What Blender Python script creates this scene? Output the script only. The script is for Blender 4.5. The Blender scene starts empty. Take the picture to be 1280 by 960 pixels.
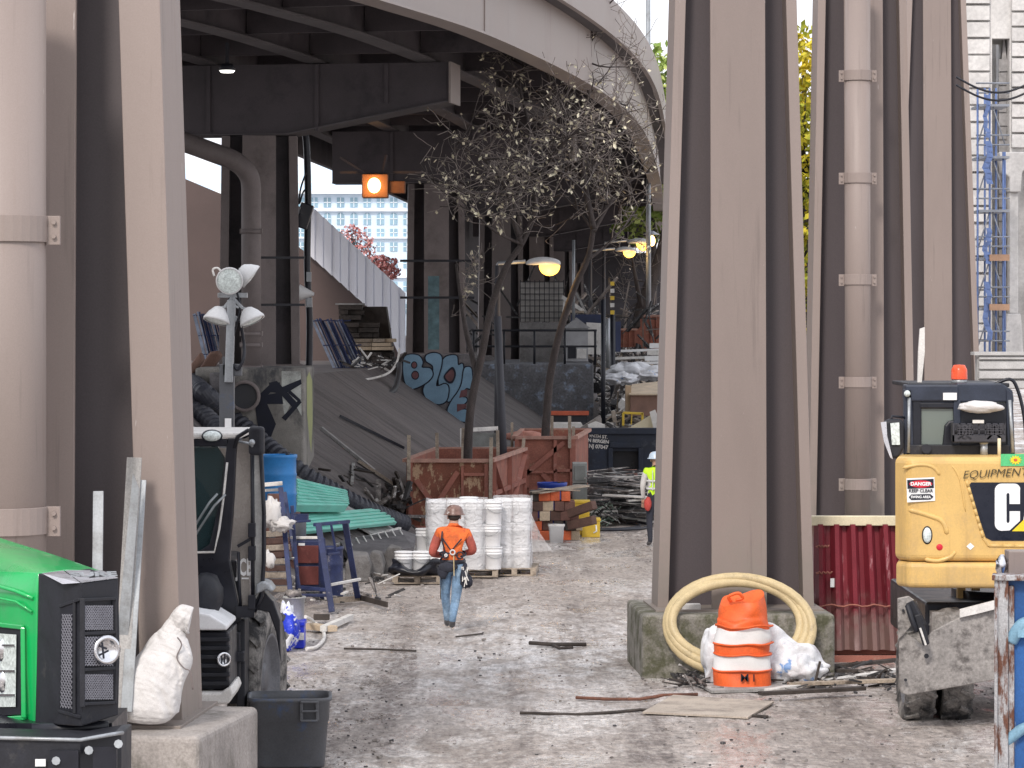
import bpy, bmesh, math, random
from mathutils import Vector, Matrix, noise
R = math.radians
random.seed(11)
SC = bpy.context.scene
COL = SC.collection
F, H = 4000.0, 4.2            # focal length in pixels of a 1280 wide frame, eye height in metres
def X(px, d): return (px-640)/F*d
def Z(py, d): return H-(py-400)/F*d
def W(px, py, d): return Vector((X(px, d), d, Z(py, d)))
def G(py): return F*H/(py-400)
def ru(a, b): return random.uniform(a, b)

# ------------------------------------------------------------------ materials
def lin(c):
    return tuple((x/12.92 if x <= .04045 else ((x+.055)/1.055)**2.4) for x in [v/255 for v in c])
def newmat(name):
    m = bpy.data.materials.new(name); m.use_nodes = True
    nt = m.node_tree; b = nt.nodes['Principled BSDF']
    return m, nt, b
def nd(nt, t, **k):
    n = nt.nodes.new(t)
    for a, v in k.items():
        if a in n.inputs: n.inputs[a].default_value = v
        else: setattr(n, a, v)
    return n
def mixc(nt, fac, a, b, mode='MIX'):
    m = nt.nodes.new('ShaderNodeMix'); m.data_type = 'RGBA'; m.blend_type = mode
    for s, v in ((m.inputs[0], fac), (m.inputs[6], a), (m.inputs[7], b)):
        if hasattr(v, 'links'): nt.links.new(v, s)
        elif isinstance(v, (int, float)): s.default_value = v
        else: s.default_value = (*v, 1)
    return m.outputs[2]
def noise_fac(nt, vec, scale, detail, lo, hi, rough=.6):
    n = nd(nt, 'ShaderNodeTexNoise'); n.inputs['Scale'].default_value = scale
    n.inputs['Detail'].default_value = detail; n.inputs['Roughness'].default_value = rough
    nt.links.new(vec, n.inputs['Vector'])
    mr = nd(nt, 'ShaderNodeMapRange'); mr.inputs[1].default_value = lo; mr.inputs[2].default_value = hi
    nt.links.new(n.outputs[0], mr.inputs[0])
    return mr.outputs[0]
def mat(name, col, rough=.6, metal=0., var=.18, scale=1.5, stretch=(1, 1, 1), grain=.12, gscale=60,
        stain=None, samt=(.52, .66), sscale=2., sstretch=(1, 1, 1), bump=0., bscale=20., rvar=.1, coat=0., spec=.4, dirtz=None, scratch=None):
    m, nt, b = newmat(name)
    geo = nd(nt, 'ShaderNodeNewGeometry')
    mp = nd(nt, 'ShaderNodeMapping'); mp.inputs['Scale'].default_value = stretch
    nt.links.new(geo.outputs['Position'], mp.inputs['Vector'])
    v = mp.outputs[0]
    f1 = noise_fac(nt, v, scale, 6, .3, .7)
    c = mixc(nt, f1, tuple(x*(1-var) for x in col), tuple(min(1, x*(1+var)) for x in col))
    if stain:
        mp2 = nd(nt, 'ShaderNodeMapping'); mp2.inputs['Scale'].default_value = sstretch
        mp2.inputs['Location'].default_value = (3.1, 7.7, 1.3)
        nt.links.new(geo.outputs['Position'], mp2.inputs['Vector'])
        f2 = noise_fac(nt, mp2.outputs[0], sscale, 8, samt[0], samt[1], .7)
        c = mixc(nt, f2, c, stain)
    if grain:
        f3 = noise_fac(nt, geo.outputs['Position'], gscale, 3, .3, .7)
        g = mixc(nt, f3, (1-grain,)*3, (1+grain,)*3)
        c = mixc(nt, 1.0, c, g, 'MULTIPLY')
    if dirtz:     # splashed dirt rising from the ground: (height where it ends, colour)
        sp = nd(nt, 'ShaderNodeSeparateXYZ'); nt.links.new(geo.outputs['Position'], sp.inputs[0])
        nn_ = noise_fac(nt, geo.outputs['Position'], 2.6, 8, .2, .8, .75)
        ad = nd(nt, 'ShaderNodeMath', operation='MULTIPLY_ADD'); ad.inputs[1].default_value = -dirtz[0]*1.1; nt.links.new(nn_, ad.inputs[0]); nt.links.new(sp.outputs[2], ad.inputs[2])
        mr = nd(nt, 'ShaderNodeMapRange'); mr.inputs[1].default_value = dirtz[0]*.35; mr.inputs[2].default_value = -dirtz[0]*.2; mr.inputs[3].default_value = 0; mr.inputs[4].default_value = .75; nt.links.new(ad.outputs[0], mr.inputs[0])
        c = mixc(nt, mr.outputs[0], c, dirtz[1])
    if scratch:
        mp3 = nd(nt, 'ShaderNodeMapping'); mp3.inputs['Scale'].default_value = (9, 9, .8); nt.links.new(geo.outputs['Position'], mp3.inputs['Vector'])
        f5 = noise_fac(nt, mp3.outputs[0], 3, 3, .755, .775, .5); c = mixc(nt, f5, c, scratch)
        mp4 = nd(nt, 'ShaderNodeMapping'); mp4.inputs['Scale'].default_value = (6, 6, .25); mp4.inputs['Location'].default_value = (9, 2, 4); nt.links.new(geo.outputs['Position'], mp4.inputs['Vector'])
        f6 = noise_fac(nt, mp4.outputs[0], 2, 6, .58, .8, .6); c = mixc(nt, f6, c, tuple(x*.66 for x in col))
    nt.links.new(c, b.inputs['Base Color'])
    b.inputs['Roughness'].default_value = rough
    b.inputs['Metallic'].default_value = metal
    b.inputs['Specular IOR Level'].default_value = spec
    if coat: b.inputs['Coat Weight'].default_value = coat; b.inputs['Coat Roughness'].default_value = .08
    if rvar:
        mr = nd(nt, 'ShaderNodeMapRange'); mr.inputs[3].default_value = max(.03, rough-rvar); mr.inputs[4].default_value = min(1, rough+rvar)
        nt.links.new(f1, mr.inputs[0]); nt.links.new(mr.outputs[0], b.inputs['Roughness'])
    if bump:
        n = nd(nt, 'ShaderNodeTexNoise'); n.inputs['Scale'].default_value = bscale; n.inputs['Detail'].default_value = 5
        nt.links.new(geo.outputs['Position'], n.inputs['Vector'])
        bp = nd(nt, 'ShaderNodeBump'); bp.inputs['Strength'].default_value = 1; bp.inputs['Distance'].default_value = bump
        nt.links.new(n.outputs[0], bp.inputs['Height']); nt.links.new(bp.outputs[0], b.inputs['Normal'])
    return m
def emat(name, col, s):
    m, nt, b = newmat(name)
    b.inputs['Base Color'].default_value = (*col, 1); b.inputs['Emission Color'].default_value = (*col, 1)
    b.inputs['Emission Strength'].default_value = s
    return m
def glassmat(name, tint, op=.45, rough=.05):
    m, nt, b = newmat(name)
    b.inputs['Base Color'].default_value = (*tint, 1); b.inputs['Roughness'].default_value = rough
    b.inputs['Alpha'].default_value = op; b.inputs['Specular IOR Level'].default_value = .8
    return m
M = {}
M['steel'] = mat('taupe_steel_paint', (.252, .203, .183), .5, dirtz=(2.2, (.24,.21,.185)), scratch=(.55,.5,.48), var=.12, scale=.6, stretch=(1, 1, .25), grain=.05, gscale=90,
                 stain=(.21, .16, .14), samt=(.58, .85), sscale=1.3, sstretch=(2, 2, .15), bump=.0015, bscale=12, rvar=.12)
M['steel_side'] = mat('taupe_steel_paint_lit', (.282, .230, .209), .5, dirtz=(2.2, (.24,.21,.185)), scratch=(.6,.55,.52), var=.12, scale=.5, stretch=(1, 1, .2), grain=.05, gscale=90,
                 stain=(.26, .2, .17), samt=(.58, .8), sscale=2.2, sstretch=(3, 3, .12), bump=.0015, bscale=12)  # paler copy of steel: sky light on the side flanges put into the colour
M['steel_dark'] = mat('recess_shade_steel_paint', (.086, .072, .078), .6, var=.2, scale=.5, stretch=(1, 1, .2), grain=.1, gscale=70,
                 stain=(.10, .08, .08), samt=(.5, .8), sscale=.8, sstretch=(1, 1, .12))  # darker copy of steel: shade of the column recesses put into the web colour
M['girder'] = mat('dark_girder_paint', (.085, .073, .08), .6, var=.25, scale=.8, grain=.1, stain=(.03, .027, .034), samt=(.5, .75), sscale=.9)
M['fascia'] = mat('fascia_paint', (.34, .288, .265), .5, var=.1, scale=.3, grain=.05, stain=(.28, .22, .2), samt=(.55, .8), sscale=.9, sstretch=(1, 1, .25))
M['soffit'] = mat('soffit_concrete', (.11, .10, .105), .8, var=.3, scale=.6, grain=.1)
M['concrete'] = mat('weathered_concrete', (.32, .29, .27), .85, var=.25, scale=2.2, grain=.18, gscale=45, stain=(.12, .11, .09), samt=(.5, .68), sscale=2.5, sstretch=(1, 1, .5), bump=.012, bscale=14)
M['concrete_moss'] = mat('mossy_concrete', (.24, .225, .2), .85, var=.3, scale=2.5, grain=.2, gscale=40, stain=(.09, .09, .055), samt=(.44, .6), sscale=3.2, bump=.015, bscale=12)
M['concrete_dk'] = mat('sooty_concrete', (.155, .145, .15), .85, var=.3, scale=1.2, grain=.2, gscale=30, stain=(.07, .066, .07), samt=(.48, .66), sscale=1.6, bump=.01, bscale=8)
M['embank'] = mat('sooty_paving_slope', (.155, .138, .135), .85, var=.3, scale=.9, stretch=(.35, 1.6, .35), grain=.2, gscale=25, stain=(.075, .066, .066), samt=(.46, .68), sscale=1.4, sstretch=(.3, 2.2, .3), bump=.02, bscale=5)
M['white_stone'] = mat('pale_building_stone', (.60, .585, .57), .8, var=.2, scale=1, grain=.12, gscale=10, stain=(.42, .41, .4), samt=(.56, .76), sscale=.8)
M['grey_stone'] = mat('shaded_building_stone', (.30, .29, .29), .85, var=.25, scale=1, grain=.15, gscale=8)  # arch recess shade put into a darker copy of the stone
M['haze_wall'] = mat('hazy_pale_facade', (.62, .74, .86), .9, var=.06, scale=.2, grain=.02, gscale=4)  # blue-white distance haze put into the facade, trim and window colours
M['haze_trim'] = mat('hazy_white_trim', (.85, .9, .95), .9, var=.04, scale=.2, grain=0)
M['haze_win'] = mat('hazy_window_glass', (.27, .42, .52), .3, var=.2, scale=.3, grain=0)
M['black'] = mat('black_paint', (.012, .013, .02), .35, var=.3, scale=4, grain=.1, spec=.4)
M['blackmatte'] = mat('black_plastic', (.016, .017, .023), .55, var=.3, scale=6, grain=.2, stain=(.09, .085, .08), samt=(.6, .8), sscale=4)
M['rubber'] = mat('dusty_rubber', (.035, .034, .035), .85, var=.3, scale=5, grain=.25, gscale=50, stain=(.3, .28, .26), samt=(.42, .62), sscale=5)
M['green'] = mat('green_hood_paint', (.006, .43, .105), .3, var=.08, scale=1, grain=.03, stain=(.06,.36,.13), samt=(.5,.8), sscale=3, scratch=(.12,.55,.25), coat=.5, rvar=.05, spec=.5)
M['chrome'] = mat('bright_metal', (.7, .7, .72), .18, 1, var=.1, scale=5, grain=.05)
M['silver'] = mat('silver_trim', (.62, .62, .66), .3, .6, var=.1, scale=5, grain=.05)
M['galv'] = mat('galvanised_steel', (.36, .38, .4), .45, .5, var=.25, scale=6, stretch=(1, 1, .15), grain=.1, stain=(.17, .16, .15), samt=(.5, .8), sscale=4)
M['white'] = mat('white_plastic', (.80, .80, .81), .45, var=.05, scale=3, grain=.05, stain=(.55, .54, .52), samt=(.6, .85), sscale=5)
M['offwhite'] = mat('dirty_white_paint', (.66, .64, .61), .6, var=.15, scale=4, grain=.12, stain=(.3, .27, .24), samt=(.55, .75), sscale=5)
M['fabric_white'] = mat('white_woven_sack', (.62, .60, .59), .8, var=.1, scale=8, grain=.12, gscale=200, bump=.004, bscale=60)
M['yellow'] = mat('excavator_yellow', (.66, .43, .15), .45, var=.1, scale=1.6, grain=.06, stain=(.45, .29, .13), samt=(.53, .8), sscale=3, sstretch=(1,1,.35), coat=.1, scratch=(.8,.62,.3), dirtz=(2.1,(.42,.3,.17)))
M['yellow2'] = mat('yellow_plastic', (.66, .45, .05), .5, var=.15, scale=4, grain=.1)
M['cream'] = mat('cream_rail_paint', (.68, .6, .42), .5, var=.12, scale=3, grain=.1, stain=(.3, .22, .14), samt=(.6, .8), sscale=4)
M['orange'] = mat('safety_orange', (.78, .13, .03), .5, var=.15, scale=6, grain=.1, stain=(.5, .09, .03), samt=(.55, .75), sscale=6)
M['red'] = mat('dark_red_sheet_steel', (.20, .025, .038), .4, var=.3, scale=2, stretch=(1, 1, .3), grain=.15, dirtz=(.9,(.22,.17,.15)), stain=(.62, .36, .38), samt=(.57, .68), sscale=3, sstretch=(1.6, 1.6, .3), coat=.2)  # pale pink upright streaks are highlights put into the colour
M['rust'] = mat('rusty_steel', (.17, .075, .05), .8, var=.35, scale=4, grain=.25, gscale=40, stain=(.07, .04, .035), samt=(.5, .7), sscale=5, bump=.004, bscale=30)
M['rustred'] = mat('rusty_red_board', (.29, .11, .078), .75, var=.3, scale=2.2, grain=.2, gscale=30, stain=(.36, .22, .15), samt=(.56, .7), sscale=3.5, bump=.006, bscale=12)
M['redwood'] = mat('red_stained_timber', (.3, .115, .085), .75, var=.2, scale=3, grain=.15, stain=(.4, .25, .2), samt=(.58, .75), sscale=4)
M['wood'] = mat('weathered_timber', (.36, .3, .24), .8, var=.3, scale=3, stretch=(1, 1, 1), grain=.25, gscale=40, stain=(.17, .13, .1), samt=(.5, .7), sscale=4)
M['woodlt'] = mat('fresh_timber', (.55, .44, .32), .75, var=.2, scale=3, grain=.15, gscale=40)
M['woodgrey'] = mat('grey_boards', (.34, .33, .32), .8, var=.3, scale=3, stretch=(1, 1, .2), grain=.2, stain=(.15, .15, .15), samt=(.5, .7), sscale=3, sstretch=(1, 1, .2))
M['wooddk'] = mat('dark_timber', (.055, .045, .04), .8, var=.5, scale=5, grain=.3)
M['bark'] = mat('dark_bark', (.07, .058, .055), .9, var=.4, scale=8, stretch=(1, 1, .3), grain=.3, bump=.01, bscale=25)
M['twig'] = mat('pale_twigs', (.25, .215, .195), .85, var=.5, scale=3, grain=.2)
M['leafpale'] = mat('pale_dry_leaf', (.80, .70, .52), .7, var=.35, scale=9, grain=0)
M['leafyg'] = mat('yellow_green_leaf', (.30, .34, .035), .7, var=.55, scale=.6, grain=.2, stain=(.62, .48, .03), samt=(.45, .6), sscale=.5)
M['leafgn'] = mat('light_green_leaf', (.20, .30, .055), .7, var=.5, scale=.6, grain=.2, stain=(.45, .5, .16), samt=(.45, .6), sscale=.5)
M['leafred'] = mat('pink_red_leaf', (.62, .25, .24), .7, var=.4, scale=.8, grain=.1, stain=(.75, .5, .5), samt=(.45, .6), sscale=.8)
M['blue'] = mat('blue_drum_plastic', (.03, .2, .5), .4, var=.15, scale=3, grain=.08, stain=(.07, .3, .6), samt=(.6, .8), sscale=4)
M['bluedk'] = mat('dark_blue_paint', (.022, .032, .095), .5, var=.35, scale=5, grain=.2, stain=(.25, .24, .27), samt=(.6, .75), sscale=7)
M['bluebox'] = mat('blue_crate_plastic', (.02, .04, .55), .4, var=.2, scale=5, grain=.08)
M['navy'] = mat('navy_skip_paint', (.012, .018, .034), .55, var=.4, scale=3, grain=.2, stain=(.07, .08, .1), samt=(.56, .74), sscale=3)
M['bindg'] = mat('dark_grey_bin_plastic', (.092, .096, .106), .5, var=.15, scale=3, grain=.1, stain=(.045, .11, .27), samt=(.56, .8), sscale=3.4)
M['turq'] = mat('turquoise_sheet', (.22, .62, .52), .45, var=.12, scale=2, grain=.08, stain=(.4, .7, .62), samt=(.6, .8), sscale=4)
M['brick'] = mat('brown_block', (.16, .08, .065), .8, var=.3, scale=6, grain=.25, gscale=50)
M['brickor'] = mat('orange_block_end', (.6, .13, .05), .7, var=.2, scale=6, grain=.2, gscale=50)
M['maroon'] = mat('maroon_steel', (.14, .035, .03), .5, var=.25, scale=4, grain=.15, stain=(.28, .12, .1), samt=(.58, .75), sscale=5)
M['cabgrey'] = mat('grey_cabinet_paint', (.27, .28, .27), .6, var=.2, scale=4, grain=.15)
M['blade'] = mat('scratched_grey_blade', (.30, .28, .265), .55, .1, var=.25, scale=3, grain=.25, gscale=35, stain=(.1, .09, .085), samt=(.52, .66), sscale=5, bump=.006, bscale=25)
M['bluerust'] = mat('chipped_blue_paint', (.018, .085, .26), .5, var=.3, scale=2, stretch=(1, 1, .4), grain=.15, stain=(.38, .42, .45), samt=(.56, .64), sscale=2.6, sstretch=(2.5, 2.5, .5))
M['rustpost'] = mat('peeling_rusty_post', (.36, .36, .37), .65, .2, var=.3, scale=6, stretch=(1, 1, .4), grain=.25, stain=(.13, .055, .035), samt=(.48, .56), sscale=4, sstretch=(2, 2, .5), bump=.004, bscale=30)
M['hose'] = mat('tan_hose_rubber', (.55, .44, .25), .5, var=.12, scale=5, grain=.1, stain=(.25, .2, .13), samt=(.58, .76), sscale=6)
M['lime'] = mat('lime_vest', (.55, .85, .03), .7, var=.12, scale=12, grain=.1)
M['jacket'] = mat('orange_work_jacket', (.72, .15, .035), .85, var=.25, scale=9, grain=.15, stain=(.4, .07, .03), samt=(.5, .7), sscale=8, bump=.015, bscale=14)
M['sleeve'] = mat('faded_red_sleeves', (.42, .1, .075), .85, var=.25, scale=9, grain=.15, bump=.015, bscale=14)
M['jeans'] = mat('worn_blue_jeans', (.17, .27, .40), .85, var=.35, scale=9, grain=.2, stain=(.34, .46, .58), samt=(.5, .7), sscale=6, bump=.012, bscale=16)
M['darkcloth'] = mat('dark_work_cloth', (.03, .032, .045), .85, var=.3, scale=9, grain=.2, bump=.01, bscale=16)
M['skin'] = mat('skin', (.45, .26, .19), .55, var=.08, scale=8, grain=.05)
M['hair'] = mat('dark_hair', (.03, .022, .018), .7, var=.3, scale=30)
M['boot'] = mat('grey_boots', (.11, .11, .12), .7, var=.3, scale=14, grain=.2, stain=(.35, .33, .32), samt=(.55, .7), sscale=20)
M['helmet'] = mat('brown_hard_hat', (.2, .12, .1), .35, var=.3, scale=14, grain=.1, stain=(.7, .7, .7), samt=(.58, .66), sscale=12)
M['teal_glass'] = glassmat('cab_glass', (.025, .05, .055), .72)
M['greygreen_glass'] = glassmat('dusty_cab_glass', (.15, .18, .16), .93, .2)
M['lens'] = mat('lamp_lens', (.62, .68, .66), .12, 0, var=.3, scale=30, grain=.1, spec=.8)
M['sodium'] = emat('sodium_lamp', (1, .55, .1), 3.2)
M['sodiumhot'] = emat('sodium_lamp_bright', (1, .62, .22), 9)
M['sheetwhite'] = mat('white_plastic_sheet', (.70, .71, .74), .35, var=.15, scale=5, grain=.08, stain=(.18, .32, .6), samt=(.60, .63), sscale=2.6, bump=.02, bscale=9)
M['debris'] = mat('mixed_debris', (.2, .18, .17), .8, var=.7, scale=9, grain=.3, stain=(.62, .6, .58), samt=(.56, .6), sscale=5)
M['debrisdk'] = mat('dark_debris', (.05, .048, .05), .7, var=.6, scale=9, grain=.3, stain=(.35, .33, .32), samt=(.57, .62), sscale=5)
M['junkheap'] = mat('junk_heap', (.16, .145, .14), .85, var=.6, scale=3, grain=.4, gscale=12, stain=(.5, .48, .46), samt=(.56, .64), sscale=2.4, bump=.05, bscale=6)
M['gblue'] = mat('graffiti_blue', (.17, .28, .38), .8, var=.15, scale=3, grain=.12)
M['gblack'] = mat('graffiti_black', (.014, .016, .028), .8, var=.3, scale=3, grain=.1)
M['gred'] = mat('graffiti_maroon', (.13, .06, .065), .8, var=.3, scale=6, grain=.1)
M['ggreen'] = mat('graffiti_green', (.34, .36, .17), .8, var=.15, scale=3, grain=.1)
M['gwhite'] = mat('graffiti_pale_paint', (.46, .47, .44), .8, var=.25, scale=4, grain=.15, stain=(.2, .2, .19), samt=(.5, .7), sscale=3)
M['tealpaint'] = mat('teal_spray_paint', (.10, .17, .19), .7, var=.35, scale=5, grain=.15)
M['cardboard'] = mat('cardboard', (.45, .33, .22), .8, var=.15, scale=4, grain=.1)
M['scafblue'] = mat('scaffold_blue', (.15, .22, .44), .5, var=.2, scale=4, grain=.1)
M['scaf'] = mat('scaffold_steel', (.32, .34, .38), .5, .3, var=.2, scale=4, grain=.1)
M['plank'] = mat('scaffold_plank', (.48, .3, .2), .8, var=.2, scale=3, grain=.15)
M['pink'] = mat('sun_bleached_sign', (.8, .45, .5), .6, var=.1, scale=3)
M['stickred'] = mat('sticker_red', (.6, .02, .04), .5, var=.1, scale=9)
M['stickgreen'] = mat('sticker_green', (.1, .52, .2), .5, var=.08, scale=9)
M['stickyellow'] = mat('sticker_yellow', (.85, .62, .03), .5, var=.08, scale=9)
M['logoblack'] = mat('logo_black', (.012, .014, .024), .3, var=.2, scale=5, grain=.05)
M['cleanwhite'] = mat('decal_white', (.82, .82, .82), .5, var=.03, scale=4, grain=.03)
M['beige_glass'] = mat('beige_door_glass', (.30, .27, .245), .25, var=.22, scale=2.2, stretch=(1, 1, .4), grain=.1, spec=.7)  # opaque beige stands in for reflections and the view through the glass

# wrap film
def film():
    m, nt, b = newmat('clear_stretch_film')
    b.inputs['Base Color'].default_value = (.85, .85, .87, 1); b.inputs['Roughness'].default_value = .25
    b.inputs['Alpha'].default_value = .42; b.inputs['Specular IOR Level'].default_value = .8
    geo = nd(nt, 'ShaderNodeNewGeometry'); n = nd(nt, 'ShaderNodeTexNoise'); n.inputs['Scale'].default_value = 7; n.inputs['Detail'].default_value = 4; n.inputs['Distortion'].default_value = 1.5
    nt.links.new(geo.outputs['Position'], n.inputs['Vector'])
    bp = nd(nt, 'ShaderNodeBump'); bp.inputs['Distance'].default_value = .06
    nt.links.new(n.outputs[0], bp.inputs['Height']); nt.links.new(bp.outputs[0], b.inputs['Normal'])
    return m
M['film'] = film()

def ground_mat():
    m, nt, b = newmat('wet_churned_dirt')
    geo = nd(nt, 'ShaderNodeNewGeometry'); P = geo.outputs['Position']
    mp = nd(nt, 'ShaderNodeMapping'); mp.inputs['Scale'].default_value = (1, .42, 1); nt.links.new(P, mp.inputs['Vector']); S = mp.outputs[0]
    big = noise_fac(nt, S, .22, 5, .38, .62)
    mid = noise_fac(nt, S, 1.3, 7, .32, .68, .65)
    fine = noise_fac(nt, P, 7, 6, .3, .7, .75)
    c = mixc(nt, mid, (.28, .235, .205), (.52, .455, .41))
    c = mixc(nt, big, c, mixc(nt, fine, (.34, .29, .255), (.62, .555, .51)))
    # pale patches
    pale = noise_fac(nt, S, .55, 9, .50, .60, .75)
    c = mixc(nt, pale, c, mixc(nt, fine, (.42, .38, .35), (.86, .83, .80)))
    # sky glint on the wet lane middle painted pale, ruts running down it
    vs = nd(nt, 'ShaderNodeMapping'); vs.inputs['Location'].default_value = (-.1, -5.2, 0); vs.inputs['Scale'].default_value = (.23, .13, 0); nt.links.new(P, vs.inputs['Vector'])
    ln = nd(nt, 'ShaderNodeVectorMath', operation='LENGTH'); nt.links.new(vs.outputs[0], ln.inputs[0])
    mk = nd(nt, 'ShaderNodeMapRange'); mk.inputs[1].default_value = 1.1; mk.inputs[2].default_value = .2; nt.links.new(ln.outputs['Value'], mk.inputs[0])
    sps = noise_fac(nt, S, 2.6, 10, .44, .60, .8)
    mm = nd(nt, 'ShaderNodeMath', operation='MULTIPLY'); nt.links.new(mk.outputs[0], mm.inputs[0]); nt.links.new(sps, mm.inputs[1])
    c = mixc(nt, mm.outputs[0], c, (.80, .78, .77))
    rp = nd(nt, 'ShaderNodeMapping'); rp.inputs['Scale'].default_value = (1.6, .05, 1); rp.inputs['Rotation'].default_value = (0, 0, .06); nt.links.new(P, rp.inputs['Vector'])
    rut0 = noise_fac(nt, rp.outputs[0], 1.0, 5, .50, .60, .6); rbk = noise_fac(nt, S, 3.2, 9, .42, .56, .8)
    rm_ = nd(nt, 'ShaderNodeMath', operation='MULTIPLY'); nt.links.new(rut0, rm_.inputs[0]); nt.links.new(rbk, rm_.inputs[1]); rut = rm_.outputs[0]
    c = mixc(nt, rut, c, mixc(nt, fine, (.17, .14, .125), (.33, .285, .26)))
    # dark clods
    dk = noise_fac(nt, P, 5.5, 9, .59, .66, .8)
    c = mixc(nt, dk, c, (.055, .045, .042))
    mpf = nd(nt, 'ShaderNodeMapping'); mpf.inputs['Scale'].default_value = (1, .3, 1); nt.links.new(P, mpf.inputs['Vector'])
    f4 = noise_fac(nt, mpf.outputs[0], 14, 8, .34, .66, .8)
    c = mixc(nt, 1.0, c, mixc(nt, f4, (.55, .54, .54), (1.38, 1.38, 1.39)), 'MULTIPLY')
    f5 = noise_fac(nt, mpf.outputs[0], 5, 10, .57, .63, .85)
    c = mixc(nt, f5, c, (.66, .63, .61))
    nt.links.new(c, b.inputs['Base Color'])
    wet = noise_fac(nt, S, 1.1, 8, .49, .56, .7)
    mr = nd(nt, 'ShaderNodeMapRange'); mr.inputs[3].default_value = .8; mr.inputs[4].default_value = .13
    nt.links.new(wet, mr.inputs[0]); nt.links.new(mr.outputs[0], b.inputs['Roughness'])
    hsum = nd(nt, 'ShaderNodeMath', operation='ADD')
    n1 = nd(nt, 'ShaderNodeTexNoise'); n1.inputs['Scale'].default_value = 4; n1.inputs['Detail'].default_value = 9; n1.inputs['Roughness'].default_value = .72
    nt.links.new(S, n1.inputs['Vector'])
    n2 = nd(nt, 'ShaderNodeTexVoronoi'); n2.inputs['Scale'].default_value = 9; nt.links.new(P, n2.inputs['Vector'])
    mul = nd(nt, 'ShaderNodeMath', operation='MULTIPLY'); mul.inputs[1].default_value = .35
    nt.links.new(n2.outputs[0], mul.inputs[0]); nt.links.new(n1.outputs[0], hsum.inputs[0]); nt.links.new(mul.outputs[0], hsum.inputs[1])
    bp = nd(nt, 'ShaderNodeBump'); bp.inputs['Distance'].default_value = .14; ws = nd(nt, 'ShaderNodeMapRange'); ws.inputs[3].default_value = 1; ws.inputs[4].default_value = .22; nt.links.new(wet, ws.inputs[0]); nt.links.new(ws.outputs[0], bp.inputs['Strength'])
    b.inputs['Specular IOR Level'].default_value = .6
    nt.links.new(hsum.outputs[0], bp.inputs['Height']); nt.links.new(bp.outputs[0], b.inputs['Normal'])
    return m
M['ground'] = ground_mat()

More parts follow.
